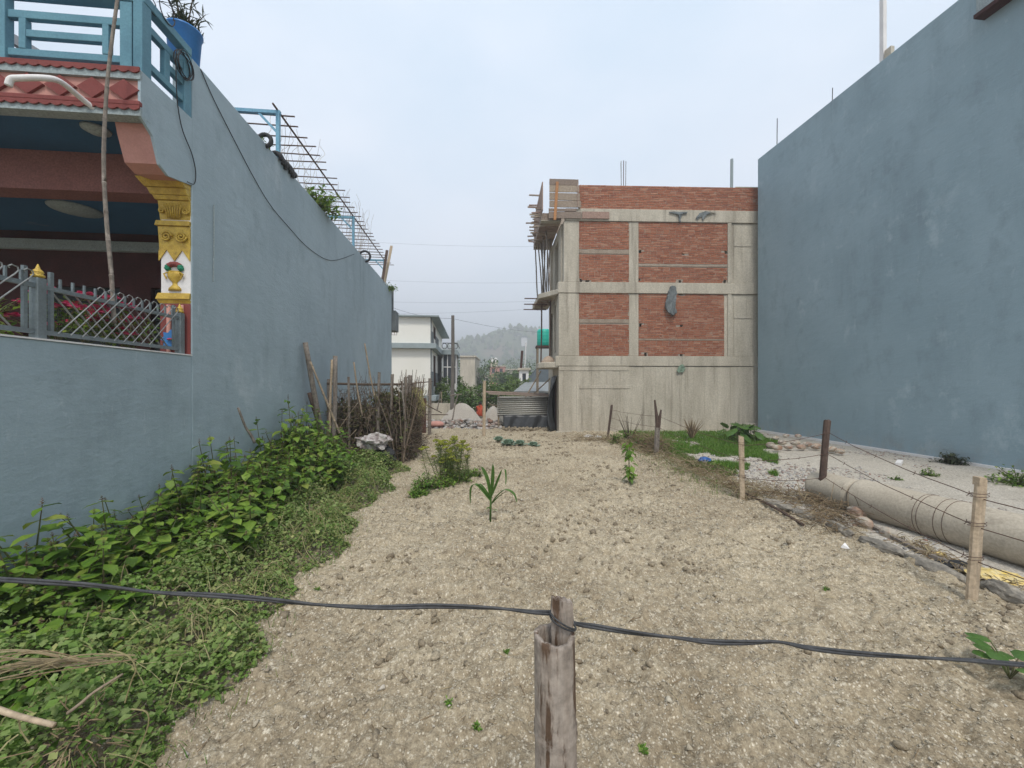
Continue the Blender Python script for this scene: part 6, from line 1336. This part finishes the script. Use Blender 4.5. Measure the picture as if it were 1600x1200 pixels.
M_post = mat('old_bamboo', (.43, .37, .315), (.3, .245, .2), scale=7, stretch=(7, 7, .5), rough=.75, bump=.6, bscale=22, c3=(.12, .075, .048), s3=4.2, t3=(.53, .6), st3=(7, 7, .9), fine=.3, bdist=.006)
MB().add(vs, fs).build('culm', M_post, fp, smooth=True)
sx0, sx1, sy0 = P(862, 0, PY).x - cx_, P(896, 0, PY).x - cx_, .006
vs, fs = [], []; NX, NZ = 10, 16
for j in range(2):
    for i in range(NZ + 1):
        for k in range(NX + 1):
            u = k / NX; tz_ = P(0, 934, PY).z - .004 - .03 * max(0, u - .45) ** 1.3 + .0025 * math.sin(k * 2.3); z = cz_ - .16 + (tz_ - cz_ + .16) * i / NZ
            bul = math.sin(math.pi * min(1, max(0, u))) * .012; dy = -(bul + .004) if j == 0 else .014 - bul * .4
            vs.append((cx_ + sx0 + (sx1 - sx0) * u + .0012 * math.sin(i * 1.7 + k), PY + sy0 + dy + .0012 * math.sin(k * 3.1 + i * .4), z))
W_ = NX + 1; Q = (NZ + 1) * W_
for i in range(NZ):
    for k in range(NX):
        a = i * W_ + k; fs.append((a, a + 1, a + W_ + 1, a + W_)); fs.append((Q + a, Q + a + W_, Q + a + W_ + 1, Q + a + 1))
for k in range(NX): a = NZ * W_ + k; fs.append((a, a + 1, Q + a + 1, Q + a))
for i in range(NZ):
    for k in (0, NX): a = i * W_ + k; fs.append((a, a + W_, Q + a + W_, Q + a))
MB().add(vs, fs).build('split_stub', M_post, fp, smooth=False)
# two-core cable tied to the stub
cyc = thing('fence_cable', 'thick black twin cable strung across the foreground and tied to the bamboo post', 'cable', (cx_, PY, 1.1))
cab = smoothp([P(x, y, PY + d) for x, y, d in ((-60, 902, -.02), (60, 909, -.015), (150, 915, 0), (250, 926, .0), (330, 930, .01), (420, 937, .015), (500, 945, .02), (590, 949, .03), (680, 947, .035), (770, 950, .04), (830, 956, .045), (864, 958, .05), (890, 963, .055), (899, 974, .03), (930, 979, .0), (985, 988, 0), (1060, 997, 0), (1110, 1003, 0), (1165, 1004, 0), (1215, 1003, 0), (1262, 1012, 0), (1330, 1020, 0), (1430, 1027, 0), (1530, 1033, 0), (1680, 1046, 0))], 6)
for s_ in (0, 1):
    pts = []
    for i, q in enumerate(cab): an = i * .16 + s_ * math.pi; pts.append(q + Vector((0, math.cos(an), math.sin(an))) * .0033)
    MB().tube(pts, .0038, 8).build('core', M_cable, cyc, smooth=True)
tie = []
for i in range(50): an = i / 49 * 4 * math.pi; tie.append((cx_ + .024 + .034 * math.cos(an), PY + .006 + .026 * math.sin(an), cz_ + .03 - .018 * math.cos(an) + .006 * math.sin(an * .5)))
MB().tube(tie, .0026, 6).build('tie_wire', M_cable, cyc, smooth=True)

# ------------------------------------------------------------------ right hand fence
def hewn(p0, p1, w, d, m, name, label, top=None, n=7):
    """rough sawn post with uneven faces"""
    a_, b_ = Vector(p0), Vector(p1); vs = []; fs = []; k4 = 8
    for i in range(n + 1):
        t = i / n; c = a_.lerp(b_, t)
        for k in range(k4):
            an = 2 * math.pi * (k + .5) / k4; sx = math.copysign(min(1, abs(math.cos(an)) * 1.25), math.cos(an)); sy_ = math.copysign(min(1, abs(math.sin(an)) * 1.25), math.sin(an))
            vs.append((c.x + sx * w / 2 * rnd.uniform(.94, 1.05), c.y + sy_ * d / 2 * rnd.uniform(.94, 1.05), c.z + (rnd.uniform(-.012, .02) if i == n else 0)))
    for i in range(n):
        for k in range(k4): k2 = (k + 1) % k4; fs.append((i * k4 + k, i * k4 + k2, (i + 1) * k4 + k2, (i + 1) * k4 + k))
    fs += [tuple(range(k4)), tuple(n * k4 + k for k in range(k4))]
    return one(name, MB().add(vs, fs), m, label, 'post')
PA0 = G(1516, 940); PA1 = P(1533, 752, PA0.y); PB0 = G(1281, 790); PB1 = P(1292.5, 657, PB0.y); PC0 = G(1160, 779); PC1 = P(1158, 682, PC0.y); PD0 = G(1025, 712); PE0 = G(949, 684); PE1 = P(956, 633, PE0.y)
dn = Vector((0, 0, .1))
hewn(PA0 - dn, PA1, .082, .05, M_wood, 'fence_post', 'pale sawn timber fence post nearest the camera, in front of the concrete pipe')
one('post_splinter', MB().beam(PA1 + Vector((-.015, 0, -.03)), PA1 + Vector((-.012, 0, .035)), .055, .05, jit=.006), M_wood, 'raised splintered half of the top of the pale near fence post', 'splinter')
hewn(PB0 - dn, PB1, .085, .075, M_darkwood, 'fence_post', 'dark brown leaning fence post at the end of the concrete pipe')
hewn(PC0 - dn, PC1, .075, .05, M_wood, 'fence_post', 'pale timber fence post between the grass and the sand yard')
one('fence_post', MB().tube([PD0 - dn, P(1027, 680, PD0.y), P(1027, 668, PD0.y)], [.07, .065, .06], 8), M_bamgrey, 'grey fence post split into two prongs beside the grass', 'post')
for (x, y) in ((1023, 625), (1033, 640)): one('post_prong', MB().tube([P(1028, 672, PD0.y), P((1028 + x) / 2, (668 + y) / 2, PD0.y), P(x, y, PD0.y)], [.055, .04, .02], 7), M_darkwood, ('taller left' if x == 1023 else 'shorter right') + ' prong of the split grey fence post', 'prong')
hewn(PE0 - dn, PE1, .07, .06, M_darkwood, 'fence_post', 'thin dark post before the cast concrete wall, furthest of the fence')
def strand(h_, label, jit=.03):
    pts = []
    for (b0, b1) in ((PE0, PE1), (PD0, P(1030, 640, PD0.y)), (PC0, PC1), (PB0, PB1), (PA0, PA1)):
        pts.append(b0.lerp(b1, h_) + Vector((0, -.045, 0)))
    last = pts[-1]; pts.append(last + Vector((.35, -2.2, .02)))
    q = []; rg = random.Random(int(h_ * 100))
    for a_, b_ in zip(pts, pts[1:]):
        for i in range(8): t = i / 8; p = a_.lerp(b_, t); p.z -= .16 * t * (1 - t) + rg.uniform(-.006, .006); q.append(p)
    q.append(pts[-1]); t = thing('wire_strand', label, 'wire', pts[0]); MB().tube(q, .0042, 5).build('wire', M_rust, t)
    for i in range(3, len(q) - 1, 2):
        c = q[i].lerp(q[i + 1], .5); MB().tube([c + Vector((.012, .012, .02)), c, c + Vector((-.012, .01, -.02))], .0028, 4).build('barb', M_rust, t)
strand(.86, 'top strand of the rusty wire fence along the right side'); strand(.62, 'middle strand of the rusty wire fence along the right side'); strand(.34, 'lowest strand of the rusty wire fence along the right side')
for i, (b0, b1, hs) in enumerate(((PA0, PA1, (.86, .62, .34)), (PC0, PC1, (.86, .62, .34)))):
    for h_ in hs:
        c = b0.lerp(b1, h_); one('wire_tie', MB().tube([(c.x + .06 * math.cos(t), c.y + .045 * math.sin(t), c.z + .004 * t) for t in np.linspace(0, 12, 30)], .0025, 4), M_rust, {.86: 'upper', .62: 'middle', .34: 'lower'}[h_] + ' wire tie wound round the ' + ('pale near fence post' if i == 0 else 'pale fence post beside the grass'), 'wire tie')

# concrete pipe in two lengths
pA, pB = Vector((4.62, 6.0, .23)), Vector((5.02, 3.4, .25)); dr = (pB - pA).normalized()
def pipe(a_, b_, r, label):
    t = thing('concrete_pipe', label, 'pipe', (a_.x, a_.y, 0)); d = (b_ - a_).normalized(); u = d.orthogonal().normalized(); v = d.cross(u); n = 40; prof = [(0, r * .82), (0, r), (.02, r * 1.01)] + [(x, r * (1 + .006 * math.sin(x * 9))) for x in np.linspace(.08, (b_ - a_).length - .08, 14)] + [((b_ - a_).length, r), ((b_ - a_).length, r * .82), (.02, r * .82)]
    vs, fs = [], []
    for s_, rr in prof:
        for k in range(n): an = 2 * math.pi * k / n; vs.append(a_ + d * s_ + (u * math.cos(an) + v * math.sin(an)) * rr)
    for i in range(len(prof)):
        i2 = (i + 1) % len(prof)
        for k in range(n): k2 = (k + 1) % n; fs.append((i * n + k, i * n + k2, i2 * n + k2, i2 * n + k))
    MB().add(vs, fs).build('barrel', M_pipe, t, smooth=True); return t, d, u, v
pipe(pA, pA + dr * .62, .225, 'short worn concrete pipe length under the dark leaning post')
t2, d_, u_, v_ = pipe(pA + dr * .66, pA + dr * 6.0, .245, 'large concrete pipe lying along the right side behind the near post')
for s_ in (1.42, 1.46, 1.62, 1.7):
    c = pA + dr * s_; MB().tube([c + (u_ * math.cos(a_) + v_ * math.sin(a_)) * .248 for a_ in np.linspace(0, 2 * math.pi, 37)], .0025, 5, cap=False).build('wire_band', M_rust, t2)
# broken kerb stones beside the soil
kx = lambda y: 4.12 - (y - 2.4) * .095
y = 2.2; i = 0; rk = random.Random(3); kerb = []
while y < 6.0:
    L_ = rk.uniform(.25, .6); c = Vector((kx(y + L_ / 2), y + L_ / 2, 0)); w = rk.uniform(.1, .16); h_ = rk.uniform(.07, .14); kerb.append((c, L_, w, h_)); y += L_ + rk.uniform(.01, .06)
ordn = ['first', 'second', 'third', 'fourth', 'fifth', 'sixth', 'seventh', 'eighth', 'ninth', 'tenth', 'eleventh', 'twelfth']
M_kerb = mat('kerb_stone', (.3, .27, .225), (.22, .195, .165), scale=4, rough=.95, bump=.8, bscale=14, fine=.3, tint=[(.32, .29, .24), (.22, .2, .17), (.36, .32, .26)], objrand=1)
for i, (c, L_, w, h_) in enumerate(kerb):
    o = crumple('kerb_stone', (c.x + rk.uniform(-.03, .03), c.y, -.05), (w * .62, L_ * .53, h_ * .62), M_kerb, ordn[i] + ' broken kerb stone beside the concrete pipe, counted from the near end', 'kerb stone', 30 + i, .22); o['group'] = 'broken kerb stones'; o.rotation_euler.z = rk.uniform(0, .25)
one('dark_rod', MB().tube(smoothp([G(1162, 770, .04), G(1205, 790, .05), G(1255, 820, .04)]), .018, 6), M_darkwood, 'dark pole lying on the ground between the two middle fence posts', 'pole')
for i, (a_, b_, lab) in enumerate((((1320, 800), (1440, 862), 'timber lath lying against the foot of the concrete pipe, further one'), ((1455, 868), (1600, 930), 'timber lath lying against the foot of the concrete pipe, nearer one'))):
    one('timber_lath', MB().beam(G(*a_, .05), G(*b_, .05), .05, .03, jit=.006), M_bamgrey, lab, 'lath')
q = G(1550, 915); crumple('yellow_wrapper', (q.x + .1, q.y + .05, .0), (.2, .12, .05), M_yellow, 'crumpled yellow wrapper at the foot of the concrete pipe', 'wrapper', 71, .6, 3)
q = G(1488, 890); crumple('black_wrapper', (q.x, q.y, .0), (.14, .08, .045), M_black, 'black plastic wrapper left of the near fence post', 'wrapper', 72, .6, 3)
q = G(1468, 872); crumple('yellow_wrapper', (q.x, q.y, .01), (.06, .04, .03), M_yellow, 'small yellow wrapper scrap above the black one', 'wrapper', 73, .6, 2)
q = G(1324, 860); one('paper_scrap', MB().add([(q.x - .03, q.y + .05, .01), (q.x + .03, q.y - .01, .008), (q.x + .025, q.y + .06, .06), (q.x - .01, q.y + .045, .045), (q.x + .04, q.y + .03, .02), (q.x - .027, q.y + .053, .013)], [(0, 1, 3), (1, 2, 3), (1, 4, 2), (0, 3, 5)]), M_white, 'small white triangular paper scrap on the soil', 'paper', flip=False)
q = G(1362, 876); crumple('paper_scrap', (q.x, q.y, .0), (.09, .03, .014), M_white, 'flat pale paper scrap on the soil near the kerb', 'paper', 75, .5, 2)
q = G(1100, 727); crumple('blue_bag', (q.x, q.y, .04), (.13, .08, .07), M_bluebag, 'bright blue crumpled plastic by the grass', 'plastic', 76, .5, 3)
for i, (px, py, s_) in enumerate(((919, 683, .16), (933, 685, .1))): q = G(px, py); crumple('white_litter', (q.x, q.y - .15, .0), (s_, .08, .05), M_white, ('larger' if i == 0 else 'smaller') + ' white plastic litter at the foot of the cast concrete wall', 'litter', 80 + i, .6, 3)
for i, (px, py, a_, m_) in enumerate(((1318, 756, .3, 0), (1339, 757, -.2, 1))):
    q = G(px, py); o = one('loose_brick', MB().box((q.x - .1, q.y - .05, 0), (q.x + .1, q.y + .05, .06)), M_brick, ('left' if i == 0 else 'right') + ' loose red brick lying on the sand yard', 'brick', bevel=.01); o.rotation_euler.z = a_
# cobble heap
for i, (px, py, r) in enumerate(((1204, 697, .13), (1215, 702, .13), (1222, 693, .12), (1232, 700, .12), (1243, 694, .14), (1252, 700, .12), (1262, 696, .12), (1275, 700, .14), (1289, 704, .1), (1247, 686, .1), (1228, 686, .1), (1300, 704, .13), (1313, 707, .11), (1212, 690, .1))):
    q = G(px, py + 6); o = crumple('cobble', (q.x, q.y, (.06 if py > 690 else .16)), (r, r * .8, r * .6), M_stone, 'rounded cobble heaped on the sand yard near the far end of the wall', 'cobble', 100 + i, .18, 2); o['group'] = 'cobbles heaped on the yard'
q = G(1405, 728); one('white_block', MB().beam(q + Vector((-.12, -.1, .05)), q + Vector((.12, .1, .08)), .1, .08, jit=.01), M_white, 'small white broken block on the sand yard before the blue wall', 'block', bevel=.01)
for i, (px, py, r) in enumerate(((1338, 810, .1), (1350, 826, .09), (1388, 842, .08))): q = G(px, py); crumple('rock', (q.x, q.y, -.02), (r * .8, r * 1.3, r), M_stone, ('pale upright rock', 'pale rock below the upright one', 'flat grey rock')[i] + ' beside the end of the concrete pipe', 'rock', 130 + i, .15, 2)

# plants along the right
yv = []
for i, (px, py, r, m, ls_, lab) in enumerate(((1488, 727, .3, M_dkleaf, .09, 'dark green bush at the foot of the tall blue wall'), (1450, 745, .16, M_leaf, .06, 'small bright green weed before the dark bush'), (1590, 760, .4, M_leaf, .08, 'green weeds at the right edge by the blue wall'), (985, 690, .42, M_leaf, .09, 'leafy shrub before the cast concrete wall'), (1010, 700, .4, M_grass, .09, 'rank green weed left of the split fence post'), (962, 693, .3, M_grass, .08, 'low green weed by the far thin post'), (1125, 735, .2, M_leaf, .07, 'small leafy weed right of the blue plastic'), (1400, 752, .12, M_grass, .05, 'low weed on the sand yard'))):
    q = G(px, py); leafball('yard_weed', lab, (q.x, q.y, .0), r, 520 if r > .25 else 260, m, ls_, 140 + i, None, 'weed', flat=1.1 if r > .25 else .7)
q = G(984, 692); b = MB()
for k in range(12): e = q + Vector((rnd.gauss(0, .25), rnd.gauss(0, .1), rnd.uniform(.7, 1.0))); b.tube([q, q.lerp(e, .5), e], [.012, .008, .003], 4)
one('bare_shrub_stems', b, M_bark, 'thin bare stems rising above the leafy shrub', 'stems')
q = G(1081, 688); b = MB()
for k in range(60): e = q + Vector((rnd.gauss(0, .16), rnd.gauss(0, .12), rnd.uniform(.25, .75))); b.ribbon([q, q.lerp(e, .5) + Vector((0, 0, .08)), e], [.02, .03, .004], (1, .2, 0), .2, rnd.uniform(0, .7))
one('dry_yucca', b, M_straw, 'grey dried tuft of stiff leaves before the cast concrete wall', 'dry plant', flip=False)
sq = thing('squash_plant', 'broad-leaved squash plant sprawling at the corner of the tall blue wall', 'squash', G(1155, 690))
for i in range(46):
    q = G(1155 + rnd.gauss(0, 18), 690 + rnd.gauss(0, 3)); q.z = rnd.uniform(.2, .6) ; an = rnd.uniform(0, 6.28); MB().tube([Vector((q.x + rnd.uniform(-.1, .1), q.y + rnd.uniform(-.1, .1), -.02)), q + Vector((0, 0, .02))], .008, 5).build('leaf_stalk', M_stem, sq); d = Vector((math.cos(an), math.sin(an), rnd.uniform(-.9, .0))) * rnd.uniform(.24, .36); s_ = Vector((-math.sin(an), math.cos(an), 0))
    MB().ribbon([q, q + d * .3 + Vector((0, 0, .03)), q + d * .75 + Vector((0, 0, .03)), q + d], [.1, .26, .22, .03], s_, .2).build('leaf', M_maize, sq, flip=False)
# grass patch
n_ = 130000; px_r = rng.uniform(920, 1215, n_); py_r = 664 + 82 * rng.uniform(0, 1, n_) ** 1.2; Yg = H * F / (py_r - HOR); Xg = (px_r - 800) / F * Yg
km = (Xg > 3.3) & (Xg < 8.2) & (Yg < 14.7) & (fbm(Xg * 1.3, Yg * 1.3, 3, 91) + .2 * (Yg - 8.2) / 4 - .12 * np.clip(Xg - 5.2, 0, 2) * (Yg < 10) > .42) & ((Xg < 6.6) | (Yg > 10.5)) ; Xg, Yg = Xg[km], Yg[km]; n_ = len(Xg)
V, Fc = scatter(BL * np.array([1.8, 1, 1]), BLF, np.stack([Xg, Yg, yard_h(Xg, Yg) - .01], -1), rots(rng.uniform(0, 6.28, n_), rng.uniform(-.6, .2, n_), rng.uniform(-.3, .3, n_)), rng.uniform(.05, .13, n_))
tag(npmesh('grass_patch', V, Fc, M_grass, tint=np.repeat(np.clip(rng.normal(.42, .2, n_), 0, .95), 5), kind='stuff'), 'bright green grass patch before the cast concrete wall', 'grass')
# dry straw and dead weeds along the fence line
def strawbed(name, pts, n, label, L0=.1, L1=.3, sp=.2, hz_=.12, tmax=1.0, m=M_straw):
    b = MB(); pts = [Vector(p) for p in pts]
    for i in range(n):
        k = rnd.randrange(len(pts) - 1); p = pts[k].lerp(pts[k + 1], rnd.random()) + Vector((rnd.gauss(0, sp), rnd.gauss(0, sp), rnd.uniform(.0, hz_))); d = Vector((rnd.gauss(0, 1), rnd.gauss(0, 1), rnd.gauss(0, .35))).normalized() * rnd.uniform(L0, L1)
        q = p + d; q.z = max(q.z, .01); b.tube([p, p.lerp(q, .5) + Vector((0, 0, rnd.uniform(0, .04))), q], .0035, 3, rnd.random() * tmax, cap=False)
    return tag(b.build(name, m, flip=False), label, 'straw', kind='stuff')
strawbed('dry_straw', [G(905, 688), G(960, 690), G(1000, 705), G(1060, 725), G(1110, 745), G(1160, 770), G(1230, 785)], 1900, 'brown dead weeds and straw along the fence line', sp=.22, hz_=.16)
strawbed('dry_straw', [G(1000, 695), G(1035, 712)], 900, 'heap of brown dead weeds round the split fence post', sp=.2, hz_=.4, tmax=.7)
strawbed('dry_straw', [G(1240, 780), G(1300, 810), G(1290, 830)], 420, 'brown roots and dead weeds at the foot of the dark leaning post', sp=.13, hz_=.2, tmax=.6)
strawbed('dry_straw', [G(1420, 850), G(1470, 880), G(1600, 935)], 350, 'short straw between the kerb stones and the concrete pipe', L1=.15, sp=.06, hz_=.05)
n_ = 4000; t = rng.uniform(0, 1, n_); Xg = 3.35 + .5 * t + rng.normal(0, .3, n_); Yg = 6.2 + 7.5 * rng.uniform(0, 1, n_)
V, Fc = scatter(BL, BLF, np.stack([Xg, Yg, soil_h(Xg, Yg) - .01], -1), rots(rng.uniform(0, 6.28, n_), rng.uniform(-.8, .2, n_), rng.uniform(-.3, .3, n_)), rng.uniform(.04, .13, n_))
tag(npmesh('verge_grass', V, Fc, M_grass, tint=np.repeat(rng.uniform(.2, 1, n_), 5), kind='stuff'), 'thin mixed grass along the fence line', 'grass')

# whitish stone chips where the yard meets the fence line
n_ = 1100; x = rng.normal(5.0, .75, n_); y = 8.2 + rng.normal(0, 1.0, n_); km = (x > 4.0) & (x < 7.2) & (y > 6.4); x, y = x[km], y[km]
tag(pebbles('stone_chips', x, y, .008 + .03 * rng.power(.6, len(x)), yard_h, M_rubble), 'whitish stone chips on the yard behind the fence posts', 'stone chips')

# dark tin sheet leaning behind the balcony railing
yq = RY1 + .6; a_, b_ = LF(-30, 30, yq), LF(90, 102, yq)
one('leaning_tin_sheet', MB(LOT).beam((a_[0], yq, a_[1]), (b_[0], yq + .1, max(b_[1], ZS1)), .7, .03, up=(0, -.3, 1)), M_tarp, 'dark sheet leaning on the balcony floor behind the blue railing', 'sheet')
